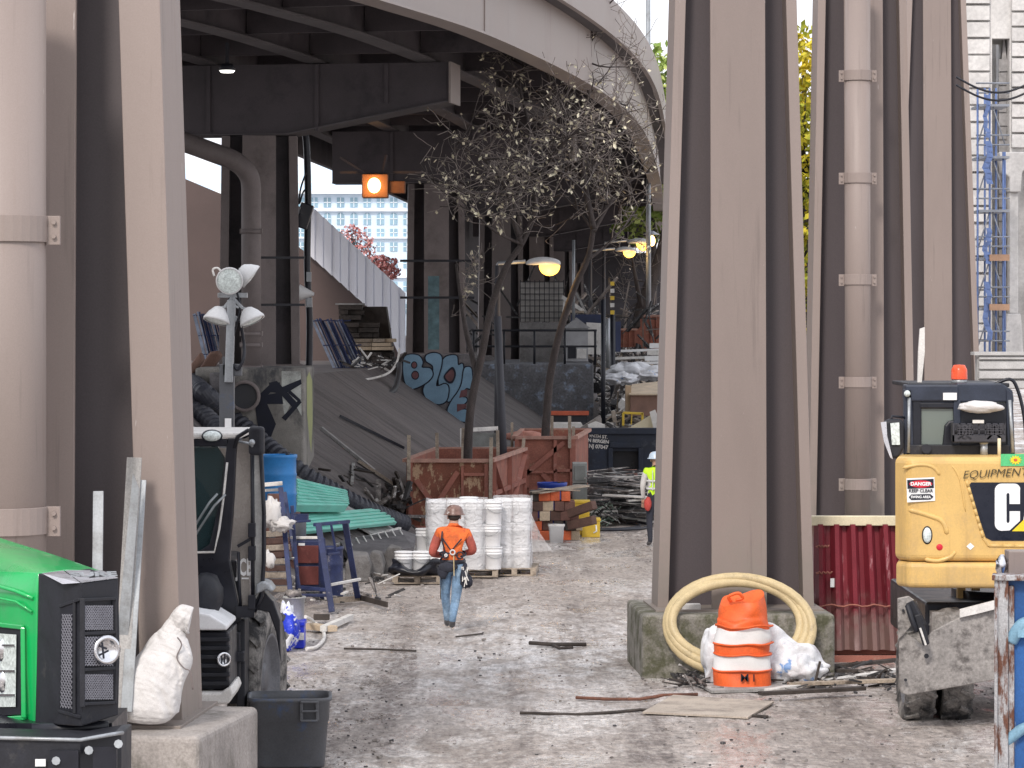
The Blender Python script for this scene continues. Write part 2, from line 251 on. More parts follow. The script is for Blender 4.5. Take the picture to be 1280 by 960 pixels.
# ------------------------------------------------------------------ mesh builder
class MB:
    def __init__(s): s.v = []; s.f = []; s.m = []; s.sm = []
    def add(s, vs, fs, m=0, smooth=False):
        o = len(s.v); s.v += [Vector(p) for p in vs]
        for f in fs: s.f.append([o+i for i in f]); s.m.append(m); s.sm.append(smooth)
        return s
    def box(s, x0, x1, y0, y1, z0, z1, m=0):
        return s.add([(x0,y0,z0),(x1,y0,z0),(x1,y1,z0),(x0,y1,z0),(x0,y0,z1),(x1,y0,z1),(x1,y1,z1),(x0,y1,z1)],
                     [(0,3,2,1),(4,5,6,7),(0,1,5,4),(1,2,6,5),(2,3,7,6),(3,0,4,7)], m)
    def pbox(s, px0, py0, px1, py1, d, t, m=0):      # front face seen at that place, thickness t away from the viewer
        return s.box(X(px0,d), X(px1,d), d, d+t, Z(py1,d), Z(py0,d), m)
    def obox(s, c, size, rot=None, m=0):
        rot = rot or Matrix.Identity(3); hx, hy, hz = [q/2 for q in size]; c = Vector(c)
        vs = [c+rot@Vector(p) for p in [(-hx,-hy,-hz),(hx,-hy,-hz),(hx,hy,-hz),(-hx,hy,-hz),(-hx,-hy,hz),(hx,-hy,hz),(hx,hy,hz),(-hx,hy,hz)]]
        return s.add(vs, [(0,3,2,1),(4,5,6,7),(0,1,5,4),(1,2,6,5),(2,3,7,6),(3,0,4,7)], m)
    def bar(s, a, b, w, h=None, m=0, up=(0,0,1)):
        a, b = Vector(a), Vector(b); h = h or w; d = (b-a)
        if d.length < 1e-6: return s
        y = d.normalized(); u = Vector(up)
        if abs(y.dot(u)) > .97: u = Vector((1,0,0))
        x = y.cross(u).normalized(); z = x.cross(y)
        return s.obox((a+b)/2, (w, d.length, h), Matrix((x, y, z)).transposed(), m)
    def prism(s, pts, vec, m=0):
        n = len(pts); vec = Vector(vec); pts = [Vector(p) for p in pts]
        return s.add(pts+[p+vec for p in pts], [tuple(range(n))[::-1], tuple(range(n, 2*n))]+[(i,(i+1)%n,n+(i+1)%n,n+i) for i in range(n)], m)
    def ppoly(s, pix, d, t, m=0):
        return s.prism([W(x,y,d) for x,y in pix], (0,t,0), m)
    def tube(s, pts, r, n=8, m=0, smooth=True, cap=True, closed=False):
        pts = [Vector(p) for p in pts]; k = len(pts); rs = r if isinstance(r, (list, tuple)) else [r]*k
        vs = []; prev = None
        for i, p in enumerate(pts):
            if closed: t = pts[(i+1)%k]-pts[i-1]
            else: t = pts[min(i+1,k-1)]-pts[max(i-1,0)]
            t = t.normalized() if t.length > 1e-9 else Vector((0,0,1))
            if prev is None:
                a = Vector((0,0,1)) if abs(t.z) < .9 else Vector((1,0,0)); u = t.cross(a).normalized()
            else:
                u = prev-t*prev.dot(t); u = u.normalized() if u.length > 1e-6 else t.cross(Vector((1,.3,0))).normalized()
            prev = u; w = t.cross(u)
            for j in range(n):
                a = 2*math.pi*j/n; vs.append(p+(u*math.cos(a)+w*math.sin(a))*rs[i])
        fs = []
        for i in range(k if closed else k-1):
            i2 = (i+1) % k
            for j in range(n): fs.append((i*n+j, i*n+(j+1)%n, i2*n+(j+1)%n, i2*n+j))
        s.add(vs, fs, m, smooth)
        if cap and not closed:
            o = len(s.v)-len(vs)
            for base in (0, (k-1)*n):
                s.f.append([o+base+j for j in range(n)]); s.m.append(m); s.sm.append(False)
        return s
    def cyl(s, a, b, r0, r1=None, n=16, m=0, smooth=True): return s.tube([a, b], [r0, r0 if r1 is None else r1], n, m, smooth)
    def lathe(s, prof, c=(0,0,0), n=24, m=0, rot=None, smooth=True):
        c = Vector(c); rot = rot or Matrix.Identity(3); vs = []; fs = []
        for r, z in prof:
            for j in range(n):
                a = 2*math.pi*j/n; vs.append(c+rot@Vector((r*math.cos(a), r*math.sin(a), z)))
        for i in range(len(prof)-1):
            for j in range(n): fs.append((i*n+j, i*n+(j+1)%n, (i+1)*n+(j+1)%n, (i+1)*n+j))
        return s.add(vs, fs, m, smooth)
    def blob(s, c, r, n=12, k=.15, f=2., m=0, seed=0, rot=None):
        c = Vector(c); vs = []; fs = []; rot = rot or Matrix.Identity(3)
        for i in range(n+1):
            th = math.pi*i/n
            for j in range(n*2):
                ph = math.pi*j/n; p = Vector((math.sin(th)*math.cos(ph), math.sin(th)*math.sin(ph), math.cos(th)))
                q = 1+k*noise.noise(p*f+Vector((seed*3.1, seed, 0)))*2
                vs.append(c+rot@Vector((p.x*r[0]*q, p.y*r[1]*q, p.z*r[2]*q)))
        N = n*2
        for i in range(n):
            for j in range(N): fs.append((i*N+j, (i+1)*N+j, (i+1)*N+(j+1)%N, i*N+(j+1)%N))
        return s.add(vs, fs, m, True)
    def text(s, body, size, mtx, off=0., ext=.002, shear=0., m=0, sx=1.):
        cu = bpy.data.curves.new('tmp', 'FONT'); cu.body = body; cu.size = size; cu.offset = off; cu.extrude = ext; cu.shear = shear; cu.resolution_u = 3
        cu.align_x = 'CENTER'; cu.align_y = 'CENTER'
        ob = bpy.data.objects.new('tmp', cu); COL.objects.link(ob); bpy.context.view_layer.update()
        dg = bpy.context.evaluated_depsgraph_get(); me = bpy.data.meshes.new_from_object(ob.evaluated_get(dg))
        vs = [mtx@Vector((v.co.x*sx, v.co.y, v.co.z)) for v in me.vertices]; fs = [tuple(p.vertices) for p in me.polygons]
        s.add(vs, fs, m); bpy.data.objects.remove(ob); bpy.data.curves.remove(cu); bpy.data.meshes.remove(me)
        return s
    def xform(s, mtx):
        s.v = [mtx@p for p in s.v]; return s
    def build(s, name, mats, parent=None, bevel=0, local=False, origin=None, seg=2, recalc=True, jit=0):
        if jit:
            for p in s.v: p += noise.noise_vector(p*2.3)*jit
        me = bpy.data.meshes.new(name)
        if parent is not None:
            mtx = Matrix.Identity(4) if local else wm(parent).inverted()
            vs = [mtx@p for p in s.v]; loc = None
        else:
            if origin is None:
                xs = [p.x for p in s.v]; ys = [p.y for p in s.v]; origin = Vector(((min(xs)+max(xs))/2, (min(ys)+max(ys))/2, min(p.z for p in s.v)))
            loc = Vector(origin); vs = [p-loc for p in s.v]
        me.from_pydata([tuple(p) for p in vs], [], s.f)
        mats = mats if isinstance(mats, (list, tuple)) else [mats]
        for k in mats: me.materials.append(M[k] if isinstance(k, str) else k)
        me.polygons.foreach_set('material_index', s.m); me.polygons.foreach_set('use_smooth', s.sm)
        if recalc:
            bm = bmesh.new(); bm.from_mesh(me); bmesh.ops.recalc_face_normals(bm, faces=bm.faces); bm.to_mesh(me); bm.free()
        me.update()
        o = bpy.data.objects.new(name, me); COL.objects.link(o)
        if parent is not None: o.parent = parent
        else: o.location = loc
        if bevel:
            b = o.modifiers.new('bevel', 'BEVEL'); b.width = bevel; b.segments = seg; b.limit_method = 'ANGLE'; b.angle_limit = R(35); b.harden_normals = False
        return o
def wm(o):
    m = o.matrix_basis.copy()
    while o.parent is not None: o = o.parent; m = o.matrix_basis @ m
    return m
def tag(o, label, cat, group=None, kind=None):
    o['label'] = label; o['category'] = cat
    if group: o['group'] = group
    if kind: o['kind'] = kind
    return o
def thing(name, label, cat, loc, rotz=0, group=None):
    o = bpy.data.objects.new(name, None); COL.objects.link(o); o.location = loc; o.rotation_euler = (0, 0, rotz); o.empty_display_size = .2
    return tag(o, label, cat, group)
def struct(o): o['kind'] = 'structure'; return o
def copy_tree(o, loc, rotz=None, label=None, parent=None):
    c = o.copy(); COL.objects.link(c)
    if parent is None:
        c.location = loc
        if rotz is not None: c.rotation_euler = (0, 0, rotz)
        if label: c['label'] = label
    else: c.parent = parent
    for ch in [q for q in list(bpy.data.objects) if q.parent == o]: copy_tree(ch, None, parent=c)
    return c
def facing(px, py, d, off=0.003):   # matrix putting flat lettering on a face turned to -y
    return Matrix.Translation(W(px, py, d)-Vector((0, off, 0))) @ Matrix.Rotation(R(90), 4, 'X')
def crom(pts, n=8):
    P = [Vector(p) for p in pts]; out = []
    for i in range(len(P)-1):
        p0 = P[max(i-1,0)]; p1 = P[i]; p2 = P[i+1]; p3 = P[min(i+2, len(P)-1)]
        for k in range(n):
            t = k/n; out.append(.5*((2*p1)+(-p0+p2)*t+(2*p0-5*p1+4*p2-p3)*t*t+(-p0+3*p1-3*p2+p3)*t**3))
    out.append(P[-1]); return out

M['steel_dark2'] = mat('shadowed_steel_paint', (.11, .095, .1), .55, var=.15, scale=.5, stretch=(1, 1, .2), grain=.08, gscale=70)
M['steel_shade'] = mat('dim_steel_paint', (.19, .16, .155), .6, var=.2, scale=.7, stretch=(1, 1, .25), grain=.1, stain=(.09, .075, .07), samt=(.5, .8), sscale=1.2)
M['steel_ramp'] = mat('brown_ramp_wall', (.105, .075, .07), .7, var=.2, scale=.4, grain=.1)
M['fencewhite'] = mat('pale_fence_sheet', (.82, .83, .9), .55, var=.05, scale=.5, stretch=(1, 1, .2), grain=.04)
M['offstone'] = mat('pale_block_wall', (.52, .51, .5), .85, var=.2, scale=2, grain=.15)
M['wall_dark'] = mat('dark_wall', (.06, .055, .06), .85, var=.4, scale=.5, grain=.2)
M['concrete_gr1'] = mat('pedestal_concrete', (.25, .235, .215), .85, var=.3, scale=2.2, grain=.18, stain=(.06, .06, .065), samt=(.47, .62), sscale=1.5, sstretch=(1, 1, .5), bump=.01, bscale=10)
M['concrete_sp'] = mat('speckled_concrete', (.13, .13, .14), .85, var=.35, scale=2, grain=.25, gscale=15, stain=(.25, .30, .38), samt=(.54, .66), sscale=3.4, bump=.01, bscale=8)
M['galvmesh'] = mat('grey_grille_mesh', (.22, .22, .25), .5, .3, var=.2)
M['beige_glass2'] = mat('pale_side_glass', (.42, .42, .41), .25, var=.3, scale=3, grain=.1, spec=.7)
M['bluecab'] = mat('blue_black_cab_paint', (.028, .035, .055), .45, var=.25, scale=4, grain=.15, stain=(.10, .10, .12), samt=(.6, .8), sscale=5)
M['crateblk'] = mat('faded_black_crate', (.045, .045, .055), .6, var=.2, scale=5)
M['beacon'] = mat('orange_beacon_plastic', (.75, .09, .03), .25, var=.15, scale=10)
M['ply'] = mat('muddy_plywood', (.44, .38, .32), .8, var=.2, scale=1.5, grain=.2, stain=(.2, .17, .15), samt=(.5, .7), sscale=2)
M['lightblue'] = mat('pale_blue_paint', (.2, .36, .48), .5, var=.2, scale=4)
M['offlamp'] = mat('lamp_shell_white', (.62, .62, .62), .4, var=.08, scale=4, grain=.05)
M['lampmast'] = mat('dark_mast_paint', (.06, .06, .07), .6, var=.2, scale=3)
M['bluedrum'] = mat('deep_blue_drum', (.012, .04, .28), .4, var=.15, scale=3)
M['brick2'] = mat('mid_brown_block', (.11, .062, .05), .8, var=.3, scale=6, grain=.25)
M['offwhite2'] = mat('dull_pail_grey', (.4, .4, .39), .6, var=.2, scale=5, grain=.15)
M['bagbluewhite'] = mat('blue_white_bag', (.74, .76, .82), .4, var=.1, scale=4, grain=.05, stain=(.02, .05, .6), samt=(.48, .5), sscale=3.4, bump=.02, bscale=12)
M['corrpipe'] = mat('black_corrugated_plastic', (.045, .047, .06), .5, var=.3, scale=2, grain=.15, stain=(.15, .14, .14), samt=(.55, .75), sscale=3)
M['concrete_dk2'] = mat('dusty_grey_concrete', (.21, .20, .195), .85, var=.25, scale=3, grain=.2, stain=(.1, .09, .085), samt=(.5, .7), sscale=2.5, bump=.02, bscale=9)
M['redwood2'] = mat('pale_red_rail', (.42, .24, .19), .75, var=.25, scale=4, grain=.2)
M['osb'] = mat('rusty_chipboard', (.215, .08, .052), .8, var=.25, scale=3, grain=.25, gscale=40, stain=(.46, .31, .2), samt=(.53, .58), sscale=4.2, sstretch=(1.6, 1, .8), bump=.006, bscale=18)
M['cabgrey2'] = mat('grey_drawer_paint', (.2, .21, .2), .6, var=.2, scale=4)
M['cabgrey3'] = mat('slate_grey_paint', (.3, .3, .31), .6, var=.2, scale=4)
M['hutgrey'] = mat('hut_grey', (.36, .36, .37), .7, var=.2, scale=2, grain=.1)
M['hutwhite'] = mat('grubby_white_sheet', (.46, .44, .42), .7, var=.2, scale=2, grain=.1)
M['turq2'] = mat('pale_green_wire', (.3, .4, .33), .6, var=.2)
M['pinkpad'] = mat('faded_pink_pad', (.5, .24, .19), .75, var=.25, scale=3, grain=.15)
M['brickor2'] = mat('dull_orange_steel', (.42, .09, .045), .7, var=.3, scale=4, grain=.15)
M['cardboard2'] = mat('brown_board', (.22, .13, .1), .8, var=.2, scale=3, grain=.15)
M['bluedk2'] = mat('dim_blue', (.03, .04, .09), .6, var=.3, scale=3)
M['bluedk3'] = mat('navy_frame_paint', (.018, .028, .09), .45, var=.4, scale=5, grain=.2)
M['bluepale'] = mat('worn_frame_paint', (.2, .23, .3), .5, var=.4, scale=5, grain=.2)
M['wooddk2'] = mat('dusky_timber', (.12, .095, .08), .8, var=.4, scale=5, grain=.3)
M['blackpale'] = mat('dusty_black_pipe', (.05, .05, .055), .6, var=.3, scale=4, grain=.2)
M['hathelm2'] = mat('pale_blue_helmet', (.5, .6, .72), .35, var=.1, scale=5)
M['redpouch'] = mat('red_pouch', (.45, .06, .05), .7, var=.2, scale=6)

M['steel_seam'] = mat('weld_seam_paint', (.22, .18, .165), .6)
# ================================================================== SETTING
def axis_vals(parts):
    out = []
    for a, b, n in parts: out += [a+(b-a)*i/n for i in range(n)]
    return out+[parts[-1][1]]
gx = axis_vals([(-900,-60,8),(-60,-14,14),(-14,14,150),(14,60,14),(60,900,8)])
gy = axis_vals([(-80,18,8),(18,70,330),(70,130,90),(130,300,20),(300,3000,10)])
mb = MB()
for y in gy:
    for x in gx:
        k = max(0, 1-abs(x)/16)*(1 if 18 < y < 128 else 0)
        p = Vector((x*.9, y*.5, 0))
        z = k*(noise.noise(p*.8)*.035+noise.noise(p*2.7)*.02+noise.noise(Vector((x*4, y*2.6, 3)))*.014)-.01
        mb.v.append(Vector((x, y, z)))
nx = len(gx)
for j in range(len(gy)-1):
    for i in range(nx-1): mb.f.append([j*nx+i, j*nx+i+1, (j+1)*nx+i+1, (j+1)*nx+i]); mb.m.append(0); mb.sm.append(True)
struct(mb.build('ground', 'ground', origin=(0,0,0), recalc=False))

# embankment with the storage ledge on top
FOOT = crom([(-11,12,0),(-6.6,25,0),(-4.9,40,0),(-3.5,50,0),(-1.9,62,0),(1.1,85,0),(2.7,100,0),(5,130,0),(7.5,180,0),(9,250,0)], 10)
SL = .67; ZT = 2.95
def foot_x(d):
    for a, b in zip(FOOT, FOOT[1:]):
        if a.y <= d <= b.y: return a.x+(b.x-a.x)*(d-a.y)/(b.y-a.y)
    return FOOT[-1].x
def slope_z(x, d): return max(0, min(ZT, (foot_x(d)-x)*SL))
mb = MB(); rows = []
for p in FOOT:
    r = [Vector((p.x+.6, p.y, -.3))]
    for i in range(13):
        u = i/12; x = p.x-u*ZT/SL
        r.append(Vector((x, p.y, u*ZT+noise.noise(Vector((x, p.y*.5, 0)))*.05)))
    r += [Vector((p.x-ZT/SL-2, p.y, ZT+.02)), Vector((p.x-ZT/SL-40, p.y, ZT))]
    rows.append(r)
w = len(rows[0]); mb.v = [q for r in rows for q in r]
for j in range(len(rows)-1):
    for i in range(w-1): mb.f.append([j*w+i, j*w+i+1, (j+1)*w+i+1, (j+1)*w+i]); mb.m.append(0); mb.sm.append(False)
struct(mb.build('embankment', 'embank', origin=(0,0,0)))

# ---- overpass
EDGE = crom([(-20,24,0),(-13.5,31,0),(-9,36.5,0),(-5.6,42.5,0),(-2.95,48.6,0),(-1.8,52,0),(-.29,58,0),(1.75,70,0),(3.2,83,0),(4.46,102,0),(6.1,132,0),(8.3,180,0),(10.5,240,0)], 8)
def frame_at(i):
    a = EDGE[max(i-1,0)]; b = EDGE[min(i+1,len(EDGE)-1)]; t = (b-a).normalized()
    return EDGE[i], t, Vector((-t.y, t.x, 0))
def frame_d(d):
    for i in range(len(EDGE)-1):
        if EDGE[i].y <= d <= EDGE[i+1].y:
            u = (d-EDGE[i].y)/(EDGE[i+1].y-EDGE[i].y); p = EDGE[i].lerp(EDGE[i+1], u); t = (EDGE[i+1]-EDGE[i]).normalized()
            return p, t, Vector((-t.y, t.x, 0))
def sweep(mb, prof, i0=0, i1=None, m=0, smooth=False):
    i1 = len(EDGE) if i1 is None else i1; n = len(prof); vs = []
    for i in range(i0, i1):
        p, t, nn = frame_at(i)
        for o, z in prof: vs.append(p+nn*o+Vector((0,0,z)))
    k = i1-i0; fs = []
    for i in range(k-1):
        for j in range(n): fs.append((i*n+j, i*n+(j+1)%n, (i+1)*n+(j+1)%n, (i+1)*n+j))
    fs += [tuple(range(n)), tuple(range((k-1)*n, k*n))]
    return mb.add(vs, fs, m, smooth)
ov = thing('overpass', 'curved taupe steel highway overpass sweeping away above the dirt yard', 'overpass', (0, 62, 0))
ZG, ZD = 9.3, 10.5
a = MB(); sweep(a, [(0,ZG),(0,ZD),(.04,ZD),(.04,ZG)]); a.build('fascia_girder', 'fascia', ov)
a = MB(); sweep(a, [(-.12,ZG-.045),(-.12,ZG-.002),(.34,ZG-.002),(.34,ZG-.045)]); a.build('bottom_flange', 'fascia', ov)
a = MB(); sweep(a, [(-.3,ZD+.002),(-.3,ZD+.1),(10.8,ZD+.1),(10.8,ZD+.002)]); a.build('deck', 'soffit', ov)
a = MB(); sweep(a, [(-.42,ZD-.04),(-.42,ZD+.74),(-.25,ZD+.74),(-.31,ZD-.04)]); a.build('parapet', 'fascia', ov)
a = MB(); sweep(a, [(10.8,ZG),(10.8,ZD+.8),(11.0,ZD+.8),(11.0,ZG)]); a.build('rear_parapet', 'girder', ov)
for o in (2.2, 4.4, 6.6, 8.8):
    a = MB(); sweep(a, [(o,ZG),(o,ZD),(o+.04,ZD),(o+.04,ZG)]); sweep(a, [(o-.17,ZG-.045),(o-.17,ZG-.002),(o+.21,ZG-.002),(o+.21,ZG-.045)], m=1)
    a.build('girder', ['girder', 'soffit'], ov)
# cross frames between girders and web stiffeners
dd = 34.
while dd < 235:
    fr = frame_d(dd)
    if fr:
        p, t, nn = fr; a = MB()
        for o0 in (0, 2.2, 4.4, 6.6):
            q0 = p+nn*(o0+.06)+Vector((0,0,ZG+.45)); q1 = p+nn*(o0+2.18)+Vector((0,0,ZG+.45)); a.bar(q0, q1, .1, .75)
        a.build('cross_frame', 'girder', ov)
        if int(dd/4.6) % 4 == 0 and dd < 120:
            a = MB(); q = p-nn*.012; a.bar(q+Vector((0,0,ZG+.02)), q+Vector((0,0,ZD-.06)), .03, .02, up=nn)
            a.build('splice_seam', 'fascia', ov)
    dd += 4.6 if dd < 120 else 12
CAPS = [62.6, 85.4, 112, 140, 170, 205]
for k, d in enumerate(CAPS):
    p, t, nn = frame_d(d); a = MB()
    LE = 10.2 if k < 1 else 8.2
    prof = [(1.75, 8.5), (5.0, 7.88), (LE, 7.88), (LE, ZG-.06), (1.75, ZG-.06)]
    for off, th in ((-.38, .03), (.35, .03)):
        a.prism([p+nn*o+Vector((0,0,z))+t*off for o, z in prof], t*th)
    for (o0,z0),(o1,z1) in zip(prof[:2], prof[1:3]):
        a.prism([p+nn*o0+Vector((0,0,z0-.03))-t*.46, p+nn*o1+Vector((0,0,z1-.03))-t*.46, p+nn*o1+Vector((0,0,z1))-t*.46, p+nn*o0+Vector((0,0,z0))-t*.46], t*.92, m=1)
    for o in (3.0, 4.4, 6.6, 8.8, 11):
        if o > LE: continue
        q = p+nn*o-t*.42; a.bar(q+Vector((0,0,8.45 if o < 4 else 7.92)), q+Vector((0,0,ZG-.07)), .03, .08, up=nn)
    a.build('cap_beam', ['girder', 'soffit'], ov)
    a = MB(); a.prism([p+nn*1.70+Vector((0,0,z))+t*s for s, z in ((-.5,8.44),(.5,8.44),(.5,ZG-.06),(-.5,ZG-.06))], nn*.04); a.build('end_plate', 'fascia', ov)
# daylight through deck gaps, made as small glowing fittings
M['skygapwhite'] = emat('sky_gap_white', (1, .97, .9), 4)
def sky_gap_glow(px, py, d, label):
    c = W(px, py, d); q = thing('sky_gap_glow', label, 'lamp', c, 0, 'glowing stand-ins for skylight gaps beneath the overpass')
    a = MB(); a.cyl((0,0,0), (0,0,.12), .16, .1, 12); a.box(-.03,.03,-.03,.03,.12,.5); a.build('housing', 'blackmatte', q, local=True)
    a = MB(); a.cyl((0,0,-.04), (0,0,-.005), .11, .14, 12); a.build('lens', 'skygapwhite', q, local=True)
sky_gap_glow(305, 171, 66, 'small glowing stand-in for a skylight gap under the overpass directly above the crossed-out graffiti pedestal, its left one')
sky_gap_glow(341, 170, 66, 'small glowing stand-in for a skylight gap under the overpass just left of the hanging black cable, its right one')
sky_gap_glow(284, 88, 58, 'small glowing stand-in for a skylight gap high under the deck, above the other two')
# orange glowing box lamp
c = W(468, 232, 83); q = thing('sodium_flood_lamp', 'square lamp box glowing orange, hung beneath the far cross beam', 'lamp', c)
a = MB(); a.box(-.32,.36,-.12,.4,-.32,.3); a.box(.36,.8,0,.3,-.2,.12); 
M['lamphouse'] = mat('brown_lamp_housing', (.28,.13,.07), .6, var=.2, scale=4)
a.build('housing', 'lamphouse', q, bevel=.03, local=True)
a = MB(); a.blob((0,-.13,0), (.17,.07,.2), 8, 0); a.build('lens', 'sodiumhot', q, local=True)
a = MB(); a.bar((-.2,.1,.3),(-.9,.3,.75),.06); a.bar((.2,.1,.3),(.3,.3,.8),.06); a.box(-.9,1.2,.1,.3,.32,.38); a.build('bracket', 'girder', q, local=True)
pl = bpy.data.lights.new('sodium_light', 'POINT'); pl.energy = 25; pl.color = (1,.5,.15); pl.shadow_soft_size = .15
po = bpy.data.objects.new('sodium_light', pl); COL.objects.link(po); po.location = c+Vector((0,-.45,0))

# ---- cross-shaped steel columns
def tbox(a, b0, b1, zb, zt, m=0):
    (x0,x1,y0,y1), (u0,u1,v0,v1) = b0, b1
    return a.add([(x0,y0,zb),(x1,y0,zb),(x1,y1,zb),(x0,y1,zb),(u0,v0,zt),(u1,v0,zt),(u1,v1,zt),(u0,v1,zt)],
                 [(0,3,2,1),(4,5,6,7),(0,1,5,4),(1,2,6,5),(2,3,7,6),(3,0,4,7)], m)
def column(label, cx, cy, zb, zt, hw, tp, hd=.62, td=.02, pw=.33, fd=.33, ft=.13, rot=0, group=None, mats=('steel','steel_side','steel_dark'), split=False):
    q = thing('steel_column', label, 'column', (cx, cy, zb), rot, group); h = zt-zb
    hw1 = hw-tp*h; hd1 = hd-td*h
    for s in (-1, 1):
        a = MB(); y = s*hd; y1 = s*hd1
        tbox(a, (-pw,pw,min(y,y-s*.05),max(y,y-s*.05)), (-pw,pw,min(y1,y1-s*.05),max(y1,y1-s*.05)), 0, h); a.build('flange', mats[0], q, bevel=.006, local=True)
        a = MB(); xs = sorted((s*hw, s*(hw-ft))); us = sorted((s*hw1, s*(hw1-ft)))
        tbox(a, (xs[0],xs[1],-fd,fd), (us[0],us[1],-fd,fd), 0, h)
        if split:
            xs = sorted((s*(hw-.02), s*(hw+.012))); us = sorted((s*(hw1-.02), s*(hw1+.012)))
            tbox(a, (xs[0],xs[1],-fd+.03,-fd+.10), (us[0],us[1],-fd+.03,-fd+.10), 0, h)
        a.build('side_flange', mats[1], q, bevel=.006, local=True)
    a = MB(); tbox(a, (-.03,.03,-hd+.05,hd-.05), (-.03,.03,-hd1+.05,hd1-.05), 0, h)
    for s in (-1, 1):
        xs = sorted((s*.032, s*(hw-ft))); us = sorted((s*.032, s*(hw1-ft)))
        tbox(a, (xs[0],xs[1],-.03,.03), (us[0],us[1],-.03,.03), 0, h)
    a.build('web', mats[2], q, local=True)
    a = MB(); a.box(-hw-.06, hw+.06, -hd-.06, hd+.06, -.03, .025); a.build('base_plate', mats[0], q, bevel=.004, local=True)
    return q
GRP = 'tall cross-shaped taupe steel columns'
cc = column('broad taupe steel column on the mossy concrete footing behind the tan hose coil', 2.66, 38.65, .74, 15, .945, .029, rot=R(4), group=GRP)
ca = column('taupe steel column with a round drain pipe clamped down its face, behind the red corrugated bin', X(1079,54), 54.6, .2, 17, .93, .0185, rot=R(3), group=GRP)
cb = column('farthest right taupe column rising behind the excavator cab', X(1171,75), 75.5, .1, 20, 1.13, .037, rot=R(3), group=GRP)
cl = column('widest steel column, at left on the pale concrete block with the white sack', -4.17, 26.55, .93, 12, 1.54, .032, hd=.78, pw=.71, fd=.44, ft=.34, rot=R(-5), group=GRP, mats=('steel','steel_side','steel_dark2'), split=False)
UG = 'steel columns carrying the overpass'
names = ['overpass column standing on the pedestal with crossed black graffiti', 'overpass column standing on the pedestal with the blue bubble graffiti',
         'overpass column behind the speckled concrete wall, left of the hanging cobra street lamp', 'overpass column fourth along in the shade, behind the wire mesh panel',
         'dim overpass column fifth along deep in the shade', 'farthest dim overpass column at the tunnel-like end']
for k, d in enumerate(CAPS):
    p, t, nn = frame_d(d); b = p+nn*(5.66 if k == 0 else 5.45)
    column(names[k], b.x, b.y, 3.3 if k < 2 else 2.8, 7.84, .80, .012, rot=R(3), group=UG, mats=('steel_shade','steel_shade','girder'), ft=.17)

# drain pipe on the right column
def drain(px_c, d, r, y_top, y_bot, straps, label, tabs, mt='steel'):
    x = X(px_c, d); zb, zt = Z(y_bot, d), Z(y_top, d)
    q = thing('drain_pipe', label, 'pipe', (x, d, zb))
    a = MB(); a.cyl((x,d,zb), (x,d,zt), r, r, 32); a.build('pipe', mt, q)
    for y0, y1 in straps:
        z0, z1 = Z(y1, d), Z(y0, d); s = MB()
        s.lathe([(r+.001,z0),(r+.022,z0),(r+.022,z1),(r+.001,z1)], (x,d,0), 32, smooth=False)
        for sg in (-1, 1):
            s.box(min(x+sg*(r+.01),x+sg*(r+tabs)), max(x+sg*(r+.01),x+sg*(r+tabs)), d-.03, d+.03, z0-.02, z1+.0)
        o = s.build('strap', mt, q, bevel=.004)
        b = MB()
        for sg in (-1, 1):
            for zz in (z0+(z1-z0)*.22, z0+(z1-z0)*.75): b.cyl((x+sg*(r+tabs*.6), d-.03, zz), (x+sg*(r+tabs*.6), d-.06, zz), max(.016,(z1-z0)*.09), n=6)
        b.build('bolt', mt, o)
    return q
drain(1072, 53.5, .215, -30, 652, [(88,101),(216,229),(343,356),(471,484),(598,612)], 'round taupe drain pipe strapped to the column above the red bin', .1, 'steel_side')
drain(2, 25.0, .345, -40, 905, [(270,303),(633,667)], 'fat taupe drain pipe with bolted straps above the green hood', .115, 'steel_side')
# downspout at the first overpass column with its elbow
q = thing('drain_pipe', 'dim drain pipe with an elbow running up left into the daylight gap beneath the overpass', 'pipe', W(314, 505, 61.2))
a = MB(); pts = crom([W(226,176,60.8), W(262,189,60.8), W(296,203,60.9), W(312,222,61), W(314,250,61.1)], 6)+[W(314,300,61.1), W(314,492,61.1)]
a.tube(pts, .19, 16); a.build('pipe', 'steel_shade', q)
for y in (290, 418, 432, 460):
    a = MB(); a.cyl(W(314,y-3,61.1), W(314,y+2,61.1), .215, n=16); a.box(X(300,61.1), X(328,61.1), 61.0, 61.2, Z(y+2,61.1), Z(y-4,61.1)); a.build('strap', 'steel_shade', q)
# black bands around overpass columns
for (x0, x1, y, d, lb) in ((325,378,322,61.2,'upper black band round the column above crossed graffiti'),(325,378,381,61.2,'lower black band round the column above crossed graffiti'),
                           (502,590,326,84.2,'upper black band round the column above blue graffiti'),(502,590,372,84.2,'lower black band round the column above blue graffiti')):
    a = MB(); a.pbox(x0-2, y-1.5, x1+3, y+1.5, d, .05); tag(a.build('column_band', 'black'), lb, 'strap', 'black bands tied round the overpass columns')

